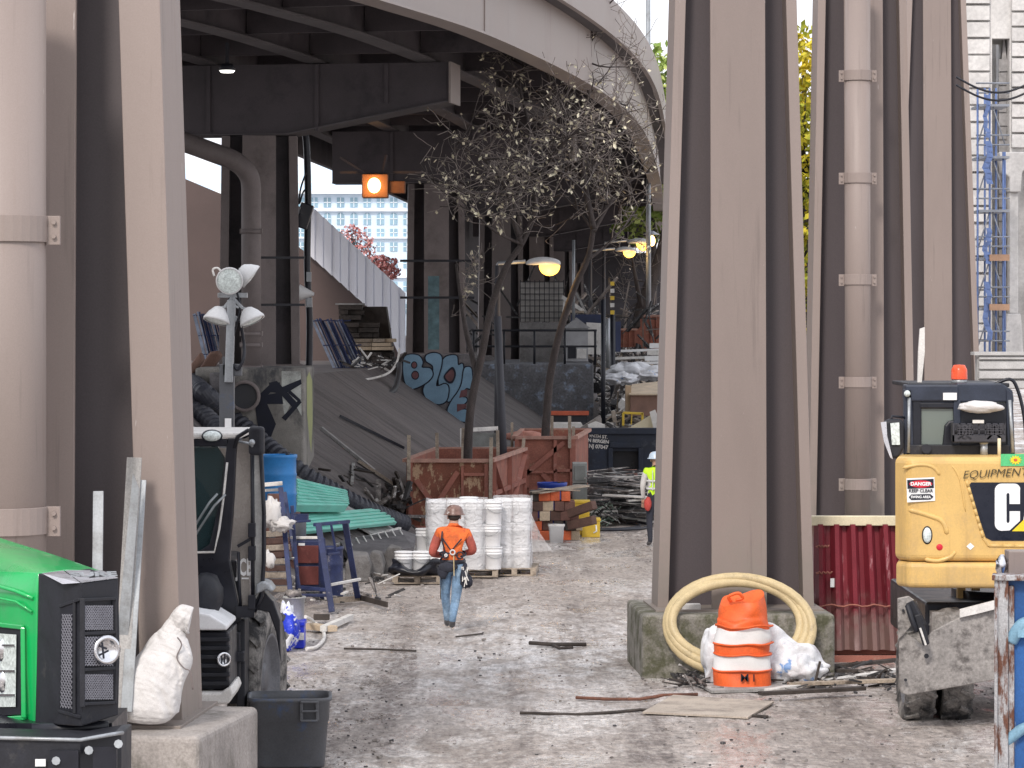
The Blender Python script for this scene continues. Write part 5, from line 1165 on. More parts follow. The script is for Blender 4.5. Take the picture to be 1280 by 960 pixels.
a = MB(); a.lathe([(.148,.345),(.157,.343),(.157,.362),(.145,.366),(.138,.358),(0,.358)], n=26); a.build('lid', 'white', bk, local=True)
a = MB(); a.tube([Vector((.153*math.cos(t), -.155*math.sin(t)*.6-.06, .275-.09*math.sin(t))) for t in [math.pi*i/10 for i in range(11)]], .004, 5); a.build('handle', 'galv', bk, local=True)
first = True
def place_bucket(x, y, z, label):
    global first
    if first: bk.location = (x,y,z); bk['label'] = label; bk.rotation_euler = (0,0,ru(0,6)); first = False; return bk
    return copy_tree(bk, (x,y,z), ru(-.9,.9), label)
LAY = ['bottom', 'middle', 'top']
for ci, px in enumerate((546, 569.5, 593, 616)):
    for ri, dy in enumerate((52.35, 52.67, 52.99)):
        for l in range(3):
            if ri and l < 2 and ci < 3: continue
            place_bucket(X(px,52.35)+.012*math.sin(ci*3+l*2), dy, .125+.369*l, 'white lidded bucket in the %s layer of the left cluster, %s row, %s column' % (LAY[l], ['front','second','rear'][ri], ['leftmost','second','third','rightmost'][ci]))
for ci, px in enumerate((629, 652)):
    for ri, dy in enumerate((52.75, 53.07, 53.4)):
        for l in range(3):
            if ri and l < 2 and ci == 0: continue
            place_bucket(X(px,52.75), dy, .125+.369*l, 'white bucket under clear film, %s layer, %s row, %s of the right cluster' % (LAY[l], ['front','second','rear'][ri], ['left side','right side'][ci]))
place_bucket(X(586,52.5), 52.5, .125+.369*3-.30, 'spare white lid bucket poking out on top of the left cluster')
for l in range(2): place_bucket(X(531,52.9), 52.9, .02+.369*l, 'white bucket in the short stack left of the walking worker, %s one' % ['lower','upper'][l])
for k_, px in enumerate((505, 527, 548)): place_bucket(X(px,51.25), 51.25, .13, 'low white bucket wrapped in black tarp, %s of its row' % ['left end','middle','right end'][k_])
for FX0, FX1, FY0, FY1, FH, FLB in ((616.5,665,52.55,53.62,1.13,'clear crinkled stretch film wrapped round the right bucket cluster'),(532.5,609,52.17,53.2,1.12,'clear stretch film drawn tightly round the left bucket cluster')):
 a = MB(); hx0, hx1, hy0, hy1 = X(FX0,52.5), X(FX1,52.5), FY0, FY1
 Nn = 60; vs = []
 for i in range(16):
     z = .13+i*FH/15
     for j in range(Nn):
         t = 6.2832*j/Nn; p = 7.; cs, sn = math.cos(t), math.sin(t)
         v = Vector(((hx0+hx1)/2+(hx1-hx0)/2*math.copysign(abs(cs)**(2/p),cs), (hy0+hy1)/2+(hy1-hy0)/2*math.copysign(abs(sn)**(2/p),sn), z))
         v += noise.noise_vector(v*4)*.03; vs.append(v)
 a.add(vs, [(i*Nn+j, i*Nn+(j+1)%Nn, (i+1)*Nn+(j+1)%Nn, (i+1)*Nn+j) for i in range(15) for j in range(Nn)], 0, True)
 if FX0 > 600: a.add([W(663,640,52.6),W(676,668,52.4),W(690,688,52.3),W(665,690,52.6)], [(0,1,2,3)])
 tag(a.build('stretch_film','film'), FLB, 'plastic wrap')
a = MB(); b_ = MB(); b_.blob((X(522,51),51.1,.27),(.42,.32,.22),18,.2,2.,seed=5)
for v in b_.v: v += noise.noise_vector(v*5)*.05; v.z = max(.13, min(v.z, .30+.10*math.sin(v.x*9)))
a.add(b_.v, b_.f, 0, True); tag(a.build('black_tarp','black'), 'shiny black plastic tarp bunched round the low buckets', 'tarp')

# drums, cabinets, frames on the left of the dirt lane
def drum(px, ytop, d, z0, r, h, mt_, label):
    q_ = thing('plastic_drum', label, 'drum', (X(px,d), d, z0))
    b_ = MB(); b_.lathe([(0,0),(r*.95,0),(r,.03),(r,h*.3),(r*1.04,h*.33),(r,h*.36),(r,h*.63),(r*1.04,h*.66),(r,h*.69),(r,h*.93),(r*1.05,h*.95),(r*1.05,h),(r*.93,h),(r*.93,h-.02),(0,h-.02)], n=30); b_.build('body', mt_, q_, local=True)
    b_ = MB(); b_.cyl((r*.5,0,h-.02),(r*.5,0,h+.01),.035,n=10); b_.build('bung', 'black', q_, local=True)
drum(348.5, 568, 52, Z(568,52)-.95, .285, .95, 'blue', 'bright blue plastic drum standing up on the timber crate')
drum(690, 603, 63.2, 0, .285, Z(603,63.2), 'bluedrum', 'deep blue drum standing behind the stack of painted timbers')
drum(414, 680, 48.3, 0, .18, Z(683,48.3), 'bluedk', 'slim dark blue drum behind the navy steel frame')
q = thing('timber_crib', 'brown crib of crossed timbers beneath the blue drum', 'crib', (X(350,52), 52, 0))
for l in range(7):
    for s_ in (-1, 0, 1):
        b_ = MB(); z = .005+l*(Z(568,52)-.95)/7.; h = (Z(568,52)-.95)/7.-.006
        if l % 2: b_.box(-.33,.33,s_*.26-.05,s_*.26+.05,z,z+h)
        else: b_.box(s_*.26-.05,s_*.26+.05,-.33,.33,z,z+h)
        b_.build('timber', 'brick', q, local=True, bevel=.006)
q = thing('maroon_cabinet', 'maroon steel two-drawer cabinet standing between the navy frames', 'cabinet', (X(386,49), 49.2, 0))
a = MB(); a.box(X(369,49),X(401,49),49,49.5,.05,Z(676,49)); a.build('body', 'bluedk', q, bevel=.01)
for y0, y1 in ((682,704),(708,731)): a = MB(); a.pbox(371,y0,398,y1,48.96,.04); o = a.build('drawer', 'maroon', q, bevel=.006)
a = MB(); a.pbox(373,679,381,682,48.95,.02); a.build('label_plate', 'cleanwhite', q)
q = thing('steel_pot', 'bright steel pot on top of the maroon cabinet', 'pot', W(372,676,49.2)); a = MB(); a.lathe([(0,0),(.13,0),(.135,.28),(.145,.285),(.145,.30),(.12,.3)], W(372,676,49.2), 24); a.build('body', 'galv', q); a = MB(); a.box(X(360,49.3),X(385,49.3),49.2,49.5,Z(650,49.3),Z(643,49.3)); a.build('tray', 'bluedk', q)
def framework(name, label, bars, mt_, th=.07):
    xs = [b[0] for b in bars]; q_ = thing(name, label, 'steel frame', (W(*bars[0][0]).x, bars[0][0][2], 0))
    for i, b in enumerate(bars):
        k_ = MB(); t_ = b[2] if len(b) > 2 else th; k_.bar(W(*b[0]), W(*b[1]), t_, t_, up=(0,1,0)); k_.build(b[3] if len(b) > 3 else ('post' if abs(b[0][1]-b[1][1]) > 60 else 'rail'), b[4] if len(b) > 4 else mt_, q_, bevel=.006)
framework('steel_trestle', 'navy steel trestle with scuffed legs standing in front of the maroon cabinet', [((398,655,45.9),(415,765,45.7),.085),((404,673,46.6),(414,762,46.9),.05),((431,652,46.6),(447,746,47.3),.085),((434,655,47.2),(440,700,47.4),.05),
    ((393,656,45.9),(436,652,46.6),.05),((414,656,46.2),(420,690,46.3),.035),((409,693,46),(424,691,46.3),.03),((413,731,45.9),(450,724,47),.04,'rail','offwhite'),((376,744,46.5),(414,744,46.5),.045),((377,734,46.3),(413,738,46),.05)], 'bluedk')
framework('steel_trestle', 'navy steel trestle nearest the loader tyre, holding a pale top rail', [((351,610,47.5),(364,752,46.4),.07),((356,615,48),(374,735,47.6),.05),((365,632,47),(373,735,47),.05),((330,606,47.5),(353,604,47.5),.06,'rail','offwhite'),((331,613,47.6),(351,612,47.6),.04,'rail','offwhite'),
    ((360,653,47),(388,651,47.2),.035),((355,700,47),(370,697,47),.03,'rail','galv'),((363,672,47.2),(402,672,47.2),.04,'rail','offwhite')], 'bluedk')
a = MB(); a.pbox(334,618,352,668,48.2,.25); a.pbox(336,622,346,665,48.15,.04); tag(a.build('brown_sheet','brick'),'dark brown panel behind the navy trestle nearest the tyre','panel')
a = MB(); a.blob(W(340,642,46.8),(.13,.1,.22),10,.35,3,seed=2); a.blob(W(352,655,46.8),(.17,.1,.1),10,.35,3,seed=8); tag(a.build('white_cloth','fabric_white'),'white rag draped beside the loader door frame','cloth')
a = MB(); a.blob(W(335,699,44),(.09,.05,.11),8,.35,3,seed=3); tag(a.build('paper_bag','fabric_white'),'small white paper caught above the loader mudguard','paper')
# boards stacked by loader
for k_ in range(9):
    a = MB(); a.bar(W(333+ru(-1,1),668+k_*8.5,48.0), W(358+ru(-2,2),666+k_*8.8,48.3), .09, .085, up=(0,0,1)); tag(a.build('stacked_block','brick2' if k_ % 2 else 'wood',bevel=.008), 'brown timber block, number %d down in the narrow pile behind the tyre' % (k_+1), 'timber block', 'blocks piled behind the loader tyre')
# cooler bucket, blue crate, bag, hose
q = thing('grey_pail', 'dull grey pail full of oddments standing on the bright blue crate', 'pail', W(368,778,41.2))
a = MB(); a.lathe([(0,0),(.115,0),(.12,.02),(.135,.31),(.15,.315),(.15,.335),(.13,.335),(.11,.05),(0,.05)], W(368,778,41.2), 24); a.build('body', 'offwhite2', q)
a = MB()
for i in range(9): a.bar(W(361+i*2,748,41.2), W(358+i*2.4+ru(-3,3),733+ru(0,8),41.2+ru(-.1,.1)), .02)
a.blob(W(366,742,41.1),(.1,.08,.05),8,.4,3); a.build('contents', 'debris', q)
q = thing('blue_crate', 'bright blue plastic crate on the dirt beside the loader tyre', 'crate', (X(365,40.9), 41.1, 0))
a = MB(); a.box(X(351,40.9),X(380,40.9),40.9,41.25,.0,.33); a.build('body', 'bluebox', q, bevel=.015)
a = MB(); a.box(X(350,40.9)-.01,X(381,40.9),40.88,41.27,.29,.35); a.build('rim', 'bluebox', q, bevel=.01)
a = MB(); a.pbox(372,791,380,800,40.87,.02); a.build('label_plate', 'offwhite', q)
a = MB(); b_ = MB(); b_.blob((X(358,40.6),40.6,.28),(.13,.15,.30),14,.3,2,seed=9)
for v in b_.v: v.z = max(.01, v.z)
a.add(b_.v,b_.f,0,True); tag(a.build('plastic_bag','bagbluewhite'),'blue and white plastic bag slumped against the blue crate','bag')
a = MB(); a.tube(crom([Vector((X(x,G(y)) if y>775 else X(x,42), G(y) if y > 775 else 42, max(.03, Z(y,42) if y<775 else .03))) for x,y in ((382,771),(392,780),(404,792),(404,803),(395,812),(383,814))],6), .025, 8); tag(a.build('white_hose','offwhite'),'thin white hose curling on the dirt right of the blue crate','hose')
for k_, (p0,p1,w_,mt_,lb) in enumerate((((386,776,43.4),(416,778,43),.16,'woodlt','short pale timber offcut lying before the navy trestle'),((404,786,42.9),(438,768,44.6),.09,'offwhite','white strip lying aslant right of the timber offcut'),((392,772,44.5),(412,772,44.5),.1,'wooddk','dark timber offcut just behind the pale one'),((410,752,46.9),(452,752,47.4),.05,'wood','thin batten lying beneath the navy trestle feet'),((450,752,47.4),(484,763,46.2),.03,'wooddk','thin dark rod lying on the dirt right of the trestle'))):
    u, v = W(*p0), W(*p1); u.z = v.z = .05+.01*k_; a = MB(); a.bar(u, v, w_, .08); tag(a.build('offcut', mt_, bevel=.006), lb, 'offcut')

# corrugated pipes on the embankment
def corr(pts, r, label):
    P_ = crom(pts, 40); L = [0]
    for u, v in zip(P_, P_[1:]): L.append(L[-1]+(v-u).length)
    out = []; rs = []; s_ = 0; step = .035; i = 0; k_ = 0
    while s_ < L[-1]:
        while L[i+1] < s_: i += 1
        u = (s_-L[i])/(L[i+1]-L[i]); out.append(P_[i].lerp(P_[i+1], u)); rs.append(r*(1.0 if k_ % 4 < 2 else .84)); s_ += step; k_ += 1
    b_ = MB(); b_.tube(out, rs, 18, cap=True, smooth=False); b_.add([out[-1]+Vector((0,-.01,0))]*1, [], 0)
    return tag(b_.build('corrugated_pipe', 'corrpipe'), label, 'pipe', 'black corrugated pipes on the slope')
def onslope(px, d, lift=.17):
    x = X(px,d); return Vector((x, d, slope_z(x,d)+lift))
def slope_pt(px, py, lift=.17):      # where the sight line meets the slope
    lo, hi = 30., 130.
    for _ in range(50):
        m_ = (lo+hi)/2; x = X(px,m_)
        if Z(py,m_) > slope_z(x,m_)+lift: lo = m_
        else: hi = m_
    return W(px, py, (lo+hi)/2)
corr([slope_pt(x,y) for x,y in ((205,446),(240,478),(285,518),(330,555),(375,590),(420,617),(460,638),(504,655))], .19, 'long black corrugated pipe running down the slope to the red enclosure')
corr([slope_pt(x,y) for x,y in ((205,478),(240,506),(270,534),(300,565),(318,585))], .19, 'lower black corrugated pipe beside the first one, behind the loader roof')
def slope_sheet(pix, th, mt_, name, label, cat, group=None, lift=.05, ribs=0):
    P_ = [slope_pt(x,y,lift) for x,y in pix]; b_ = MB(); nrm = Vector((.55,-.05,.83)); b_.prism(P_, nrm*th)
    if ribs:
        for i in range(1, ribs):
            u = i/ribs; b_.bar(P_[0].lerp(P_[3],u)+nrm*(th+.01), P_[1].lerp(P_[2],u)+nrm*(th+.01), .05, .03, up=nrm)
    return tag(b_.build(name, mt_), label, cat, group)
slope_sheet([(322,565),(372,592),(500,668),(478,676),(360,615),(310,580)], .04, 'woodgrey', 'roof_sheet', 'long pale metal sheet lying down the slope under the turquoise ones', 'metal sheet')
slope_sheet([(240,535),(300,562),(330,590),(300,600),(240,575)], .04, 'offwhite', 'roof_sheet', 'pale ribbed metal sheet on the slope behind the loader roof', 'metal sheet', ribs=4)
slope_sheet([(366,606),(427,620),(430,640),(366,640)], .14, 'turq', 'turquoise_sheet', 'upper stack of turquoise ribbed sheets beside the blue drum', 'metal sheet', None, .42, 8)
slope_sheet([(378,646),(470,638),(494,656),(380,668)], .06, 'turq', 'turquoise_sheet', 'lower broken turquoise sheet below the upper stack', 'metal sheet', None, .22, 5)
for k_, (pa,pb,w_,mt_,lb) in enumerate((((402,535),(468,588),.06,'woodgrey','thin grey plank lying down the sooty slope'),((448,576),(500,610),.16,'wood','pale timber lying down the slope above the dark scrap'),((425,520),(505,560),.03,'black','thin black cable running down the slope'),((440,604),(442,580),.06,'woodgrey','short stake standing on the slope by the corrugated pipe'))):
    a = MB(); a.bar(slope_pt(*pa,.06), slope_pt(*pb,.06), w_, .06); tag(a.build('slope_plank' if w_ > .04 else 'slope_cable', mt_), lb, 'plank' if w_ > .04 else 'cable')
# slab with pins and broken concrete
q = thing('pinned_slab', 'dark slab with a row of short pins along its pale edge, above the broken concrete', 'slab', (X(465,55),55,0))
a = MB(); a.prism(pw([(425,676,55.5),(500,661,57),(520,668,57),(516,684,55),(438,698,54)]), (0,0,-.12)); a.build('slab', 'concrete_dk', q)
a = MB()
for i in range(8): b_ = MB(); x, y, dd_ = 436+i*9, 676-i*1.9, 55.4+.18*i; b_.bar(W(x,y-2,dd_), W(x+4.5,y+6,dd_-.3), .02); b_.build('pin', 'offwhite', q)
a = MB(); a.bar(W(420,682,55.4), W(500,661,57), .06, .06); a.build('edge', 'offwhite', q)
for k_, (px0,px1,y0,y1,lb) in enumerate(((430,462,692,727,'leftmost broken concrete chunk below the pinned slab'),(455,480,690,722,'middle broken concrete chunk below the pinned slab'),(476,506,684,718,'rightmost broken concrete chunk, beside the black tarp'))):
    dd_ = G(y1); a = MB(); a.ppoly([(px0,y1),(px0+3,y0+10),(px0+9,y0),(px1-4,y0+2),(px1,y0+16),(px1-3,y1)], dd_, .7)
    for v in a.v: v += noise.noise_vector(v*3)*.06
    tag(a.build('concrete_chunk','concrete_dk2',bevel=.03), lb, 'concrete chunk', 'broken concrete chunks')

# ---- timber enclosures
def enclosure(name, label, A, B, C_, D, ht, hb, mats_, stakes, rails, braces):
    q_ = thing(name, label, 'enclosure', ((A[0]+C_[0])/2, (A[1]+C_[1])/2, 0))
    for nm, (u, v), m_ in (('front_panel',(A,B),mats_[0]),('side_panel',(B,C_),mats_[1]),('side_panel',(D,A),mats_[1]),('rear_panel',(C_,D),mats_[1])):
        b_ = MB(); u, v = Vector((*u,0)), Vector((*v,0)); t_ = (v-u).normalized(); nn_ = Vector((-t_.y,t_.x,0)); b_.prism([u, v, v+Vector((0,0,ht)), u+Vector((0,0,ht))], nn_*.03); po_ = b_.build(nm, m_, q_)
        b_ = MB(); b_.bar(u+Vector((0,0,ht))-nn_*.03, v+Vector((0,0,ht))-nn_*.03, .1, .07); b_.build('top_rail', 'redwood2', q_)
    for (P1, P2, w_) in rails: b_ = MB(); b_.bar(P1, P2, w_, .05, up=(0,1,0)); b_.build('batten', 'redwood', q_)
    for (P1, P2) in braces: b_ = MB(); b_.bar(P1, P2, .1, .05, up=(0,1,0)); b_.build('brace', 'redwood', q_)
    for P1, P2 in stakes: b_ = MB(); b_.bar(P1, P2, .07, .07, up=(0,1,0)); b_.build('stake', 'wood', q_)
d = 63.3
A_, B_2, C2, D2_ = (X(508,d),d),(X(613,d),d),(.26,69.1),(-1.6,69.1)
side = lambda u, z: Vector((B_2[0]+(C2[0]-B_2[0])*u+.04, d+(69.1-d)*u-.04, z))
f_ = lambda px, y: W(px, y, d-.05)
enclosure('tree_enclosure', 'rust-red plywood enclosure round the nearer tree, tall stakes at its corners', A_, B_2, C2, D2_, 1.42, 0, ('osb','rustred'),
    [(W(511,600,d-.1),W(511,544,d-.1)),(W(547,600,d+4),W(546,541,d+4)),(W(578,600,d+5),W(579,535,d+5)),(W(613,640,d-.1),W(614,547,d-.1)),(W(650,600,68.9),W(655,548,68.9)),(W(623,600,67),(W(622,538,67)))],
    [(f_(513,576),f_(513,664),.08),(f_(608,580),f_(608,664),.08),(f_(578,582),f_(578,664),.05),(f_(513,660),f_(608,660),.09),(f_(580,593),f_(606,593),.06),(f_(580,623),f_(606,623),.06),(side(.04,.1),side(.04,1.4),.1),(side(.5,.1),side(.5,1.4),.09),(side(.97,.1),side(.97,1.4),.09),(side(0,.12),side(1,.12),.1),(side(0,.75),side(1,.75),.09)],
    [(side(.05,1.3),side(.5,.15)),(side(.5,.15),side(.97,1.3)),(f_(520,600),f_(560,655)),(f_(530,655),f_(572,590))])
d = 70.
f_ = lambda px, y: W(px, y, d-.05)
enclosure('tree_enclosure', 'rust-red braced enclosure farther right, round the second tree trunk', (X(644,d),d), (X(718,d),d), (X(722,d)+.35,75), (X(650,d)+.1,75), Z(547,d), 0, ('rustred','rustred'),
    [(W(712,560,d-.1),W(712,520,d-.1)),(W(690,560,75),W(690,520,75)),(W(716,600,d+2),W(717,533,d+2))],
    [(f_(646,549),f_(646,630),.09),(f_(716,549),f_(716,630),.12),(f_(694,550),f_(694,630),.07),(f_(646,590),f_(694,590),.06),(f_(694,588),f_(716,588),.06),(f_(646,612),f_(716,612),.07),(f_(660,563),f_(660,612),.05)],
    [(f_(648,600),f_(705,553)),(f_(678,592),f_(694,610))])
a = MB()
framework('pale_fence_frame', 'pale open timber frame between the two red enclosures', [((577,536,71),(577,562,71),.07,'post','offwhite'),((577,538,71),(628,535,72),.09,'rail','offwhite'),((622,536,71.5),(622,562,71.5),.07,'post','offwhite'),((640,528,72),(640,560,72),.06,'post','wood'),((577,561,71),(640,560,72),.07,'rail','offwhite'),((626,537,72),(626,562,72),.03,'post','wood')], 'offwhite')
a = MB(); a.pbox(583,541,620,560,71.6,.04); tag(a.build('grey_sheet','cabgrey'),'flat grey panel behind the pale open frame','panel')

# painted timber stack
cols_ = [(665,676),(677,690),(691,703),(704,716),(717,727)]
for l in range(5):
    y1 = 675-l*12.2; off = (l % 2)*5-3
    for c_, (xa, xb) in enumerate(cols_):
        if l == 4 and c_ in (4,): continue
        if l == 3 and c_ == 4: continue
        xa2, xb2 = xa+off+ru(-1,1), xb+off+ru(-1,1); or_ = random.random() < .38
        a = MB(); z0 = l*.186; dd_ = 60.9+ru(0,.12)
        a.box(X(xa2,dd_), X(xb2,dd_), dd_, dd_+.55+ru(0,.3), z0+.003, z0+.183)
        tag(a.build('painted_timber', 'brickor' if or_ else random.choice(['brick','brick','wooddk','brick2','woodlt']), bevel=.01), '%s timber block, layer %d from ground, place %d from left, painted timber stack' % ('orange-ended' if or_ else 'brown or dark', l+1, c_+1), 'timber block', 'stack of painted timber blocks')
for k_,(px,y,w_,lb) in enumerate(((722,640,.34,'upper curved brown timber jutting right from the painted stack'),(728,655,.34,'lower curved brown timber jutting right from the painted stack'))):
    a = MB(); a.bar(W(712,y+2,60.8), W(743,y-9+4*k_,60.4), .14, .16); tag(a.build('jutting_timber','brick2',bevel=.01), lb, 'timber block')
a = MB(); a.bar(W(668,616,60.9), W(730,607,61.6), .35, .03); a.bar(W(676,611,60.9), W(722,613,61.3), .2, .025); tag(a.build('thin_board','wood'), 'thin boards lying across the top of the painted timber stack', 'board')
q = thing('square_pail', 'white square pail standing before the painted timber stack', 'pail', (X(695.5,60.4),60.4,0))
a = MB(); supl(a, [(0,0,0),(.125,.12,0),(.145,.14,.30),(.155,.15,.305),(.155,.15,.335),(0,0,.335)], (0,0,0), 28, 7); a.build('body','white',q,local=True); a = MB(); supl(a,[(.16,.155,.32),(.16,.155,.345),(0,0,.35)],(0,0,0),28,7); a.build('lid','offwhite',q,local=True)
for (x0_,x1_,y0_,d_,h_,lb) in ((708,737,631,62.6,.66,'larger yellow plastic crate right of the painted timbers'),(727,750,648,61.8,.36,'smaller yellow plastic crate in front of the larger one')):
    q = thing('yellow_crate', lb, 'crate', (X((x0_+x1_)/2,d_),d_+.2,0)); w_ = X(x1_,d_)-X(x0_,d_)
    a = MB(); a.box(-w_/2,w_/2,-.2,.3,.0,h_-.03); a.build('body','yellow2',q,local=True,bevel=.015); a = MB(); a.box(-w_/2-.015,w_/2+.015,-.215,.315,h_-.05,h_); a.build('rim','yellow2',q,local=True,bevel=.01)
    if h_ < .5: a = MB(); a.tube([(.1,-.205,.24),(.11,-.207,.12),(.05,-.207,.09)],.018,6); a.build('mark','cleanwhite',q,local=True)
for k_,(y0_,y1_,lb) in enumerate(((579,604,'upper grey steel drawer unit beside the red enclosure'),(605,634,'lower grey steel drawer unit beside the red enclosure'))):
    q = thing('drawer_unit', lb, 'drawer unit', W(725,y1_,65.5)); a = MB(); a.pbox(716,y0_,734,y1_,65.5,.6); a.build('body','cabgrey',q,bevel=.01); a = MB(); a.pbox(718,y0_+3,732,y1_-3,65.47,.03); a.build('drawer','cabgrey2',q,bevel=.006)
q = None

# debris piles (nobody could count the pieces)
def pile(name, label, fn, n, mats_, parent=None):
    b_ = MB()
    for i in range(n): fn(b_, i)
    return tag(b_.build(name, mats_), label, 'debris', None, 'stuff')
def strip_fn(b_, i):
    px, py = ru(728,816), ru(588,648); 
    py = max(py, 585+ (816-px)*.0+ (px-728)*.22)
    d_ = ru(65,74); x = X(px,d_); z = Z(py,d_); z = max(.02, min(z, 1.25-(px-728)*.010))
    an = ru(-.5,.25); l = ru(.3,1.0); v = Vector((math.cos(an), ru(-.6,.6), ru(-.16,.12)))*l
    b_.bar((x,d_,z), Vector((x,d_,z))+v, ru(.04,.2), ru(.01,.04), m=random.choice([0,0,1,1,1,2]))
pile('scrap_debris', 'pile of flat grey and white scrap strips in front of the navy skip', strip_fn, 380, ['debris','debrisdk','offwhite'])
a = MB(); a.blob((X(765,70),70,.1),(1.0,2.6,.65),14,.25,2,seed=4); tag(a.build('debris_mound','debrisdk'),'dark heap under the flat scrap strips','debris',None,'stuff')
def coil_fn(b_, i):
    c = Vector((X(ru(738,762),65.3), 65.2+ru(0,1), ru(.03,.38))); r = ru(.08,.3)
    b_.tube([c+Vector((r*math.cos(t)*1.2, r*math.sin(t)*.6, .1*math.sin(t*2+i))) for t in [k*.7 for k in range(9)]], .012, 4, m=i%3)
pile('tangled_wire', 'tangle of pale green and white wires beside the yellow crates', coil_fn, 46, ['offwhite','turq2','debrisdk'])
for k_,(r_,lb) in enumerate(((.95,'outer black hose arc on the dirt below the scrap strips'),(.75,'inner black hose arc on the dirt below the scrap strips'))):
    a = MB(); a.tube([Vector((X(755,64.5)+r_*math.cos(t), 65+1.6*r_*math.sin(t), .03)) for t in [-2.4+k*.2 for k in range(17)]], .03, 6); tag(a.build('black_hose','black'), lb, 'hose')
def dark_fn(b_, i):
    px, py = ru(463,512), ru(612,652); d_ = ru(62.5,65); p_ = W(px,max(py,640-(px-463)*.9),d_); p_.z = max(.02,p_.z)
    v = Vector((ru(-1,1),ru(-1,1),ru(-.5,.8))).normalized()*ru(.15,.6); b_.bar(p_, p_+v, ru(.02,.12), ru(.01,.08), m=random.choice([0,0,1,2]))
pile('scrap_debris', 'dark tangle of scrap at the slope foot left of the red enclosure', dark_fn, 130, ['debrisdk','wooddk','debris'])
def ledge_fn(b_, i):
    px, py = ru(436,500), ru(448,466); d_ = ru(82,86); p_ = W(px,py,d_); p_.z = max(3.0,p_.z); v = Vector((ru(-1,1),ru(-.5,.5),ru(-.3,.5))).normalized()*ru(.1,.5); b_.bar(p_, p_+v, ru(.02,.08), ru(.02,.05), m=random.choice([0,1,2]))
pile('scrap_debris', 'small pale and dark oddments along the ledge crest below the lumber', ledge_fn, 70, ['debrisdk','wooddk','offwhite'])
def gravel_fn(b_, i):
    x, y = ru(-4.2,7), ru(28,62); 
    if random.random() < .3: x, y = ru(-2.6,-1.2) if random.random()<.5 else ru(1.5,5.5), ru(28.5,38.5)
    s_ = ru(.004,.016)*(1.6 if random.random() < .05 else 1); b_.obox((x,y,s_*.3), (s_*2,s_*1.6,s_), Matrix.Rotation(ru(0,6),3,'Z')@Matrix.Rotation(ru(-.4,.4),3,'X'), m=random.choice([0,0,0,1,1,2]))
pile('gravel', 'loose stones and clods scattered over the dirt', gravel_fn, 1900, ['concrete','debris','debrisdk'])

def slope_fn(b_, i):
    px, py = ru(395,512), ru(560,668)
    if py < 520+(px-395)*.55+25: py = 520+(px-395)*.55+ru(25,70)
    p_ = slope_pt(px, py, ru(.03,.2)); v = Vector((ru(.2,1),ru(-.8,.8),-ru(.1,.6))).normalized()*ru(.08,.7); b_.bar(p_, p_+v, ru(.02,.09), ru(.01,.05), m=random.choice([0,0,1,1,2]))
pile('slope_debris', 'broken strips and rubble caught along the lower slope above the corrugated pipe', slope_fn, 28, ['debrisdk','wooddk','debris'])
def left_fn(b_, i):
    px, py = ru(330,500), ru(696,760); py = max(py, 690+(500-px)*.25); d_ = G(py)+ru(0,1.2); p_ = Vector((X(px,d_),d_,ru(.01,.1))); v = Vector((ru(-1,1),ru(-1,1),ru(-.05,.25))).normalized()*ru(.05,.5); b_.bar(p_, p_+v, ru(.01,.06), ru(.01,.04), m=random.choice([0,1,1,2]))
pile('yard_debris', 'offcuts and rubbish strewn round the feet of the navy trestles', left_fn, 110, ['debrisdk','debris','offwhite'])
def foot_fn(b_, i):
    px, py = random.choice([ru(845,884), ru(978,1125), ru(978,1125), ru(978,1125)]), ru(846,866); d_ = G(py)+ru(-.2,.6); p_ = Vector((X(px,d_),d_,ru(.005,.07))); v = Vector((ru(-1,1),ru(-1,1),ru(-.1,.3))).normalized()*ru(.04,.35); b_.bar(p_, p_+v, ru(.008,.04), ru(.006,.03), m=random.choice([0,0,1,2]))
pile('footing_debris', 'twigs, scraps and splinters along the base of the mossy footing and red bin', foot_fn, 200, ['debrisdk','wooddk','debris'])
def behind_fn(b_, i):
    px, py = ru(236,330), ru(528,612); py = max(py, 540+(px-240)*.45); p_ = slope_pt(px, py, ru(.03,.12)); v = Vector((1,ru(-.2,.4),-.6)).normalized()*ru(.2,1.3); b_.bar(p_, p_+v, ru(.03,.14), ru(.01,.04), m=random.choice([0,1,2,2]))
pile('slope_debris', 'pale and dark laths lying on the slope behind the loader roof', behind_fn, 60, ['debrisdk','debris','woodgrey'])
# navy skip with faded address
d = 78.
q = thing('navy_skip', 'battered navy skip with white lettering and a dark opening, heaped with boards', 'skip', (X(790,d), d+1, 0))
a = MB(); zt = Z(543,d); a.box(X(722,d),X(766,d),d,d+.06,.02,zt); a.box(X(798,d),X(870,d),d,d+.06,.02,zt); a.box(X(766,d),X(798,d),d,d+.06,Z(560,d),zt); a.box(X(722,d),X(722,d)+.06,d+.07,d+3,.02,zt); a.box(X(870,d)-.06,X(870,d),d+.07,d+3,.02,zt); a.box(X(722,d)+.07,X(870,d)-.07,d+2.9,d+3,.02,zt); a.box(X(722,d)+.07,X(870,d)-.07,d+.07,d+2.8,1.0,1.15)
a.build('wall', 'navy', q)
a = MB(); a.pbox(718,535,874,543,d-.08,.25); a.pbox(762,553,802,560,d-.06,.06); a.pbox(760,560,766,608,d-.06,.06); a.pbox(798,560,804,608,d-.06,.06); a.pbox(719,543,724,615,d-.06,.06); a.build('rim', 'navy', q, bevel=.015)
a = MB(); a.pbox(766,560,798,600,d+.4,.03); a.build('opening', 'black', q)
for t_, y in (('9NTH ST.',545.5),('N BERGEN',551.5),('NJ 07047',558.5)):
    a = MB(); a.text(t_, .115 if y < 556 else .13, facing(748,y,d-.012)@Matrix.Rotation(R(-5),4,'Z'), off=.003, sx=.95); a.build('lettering', 'offwhite', q)
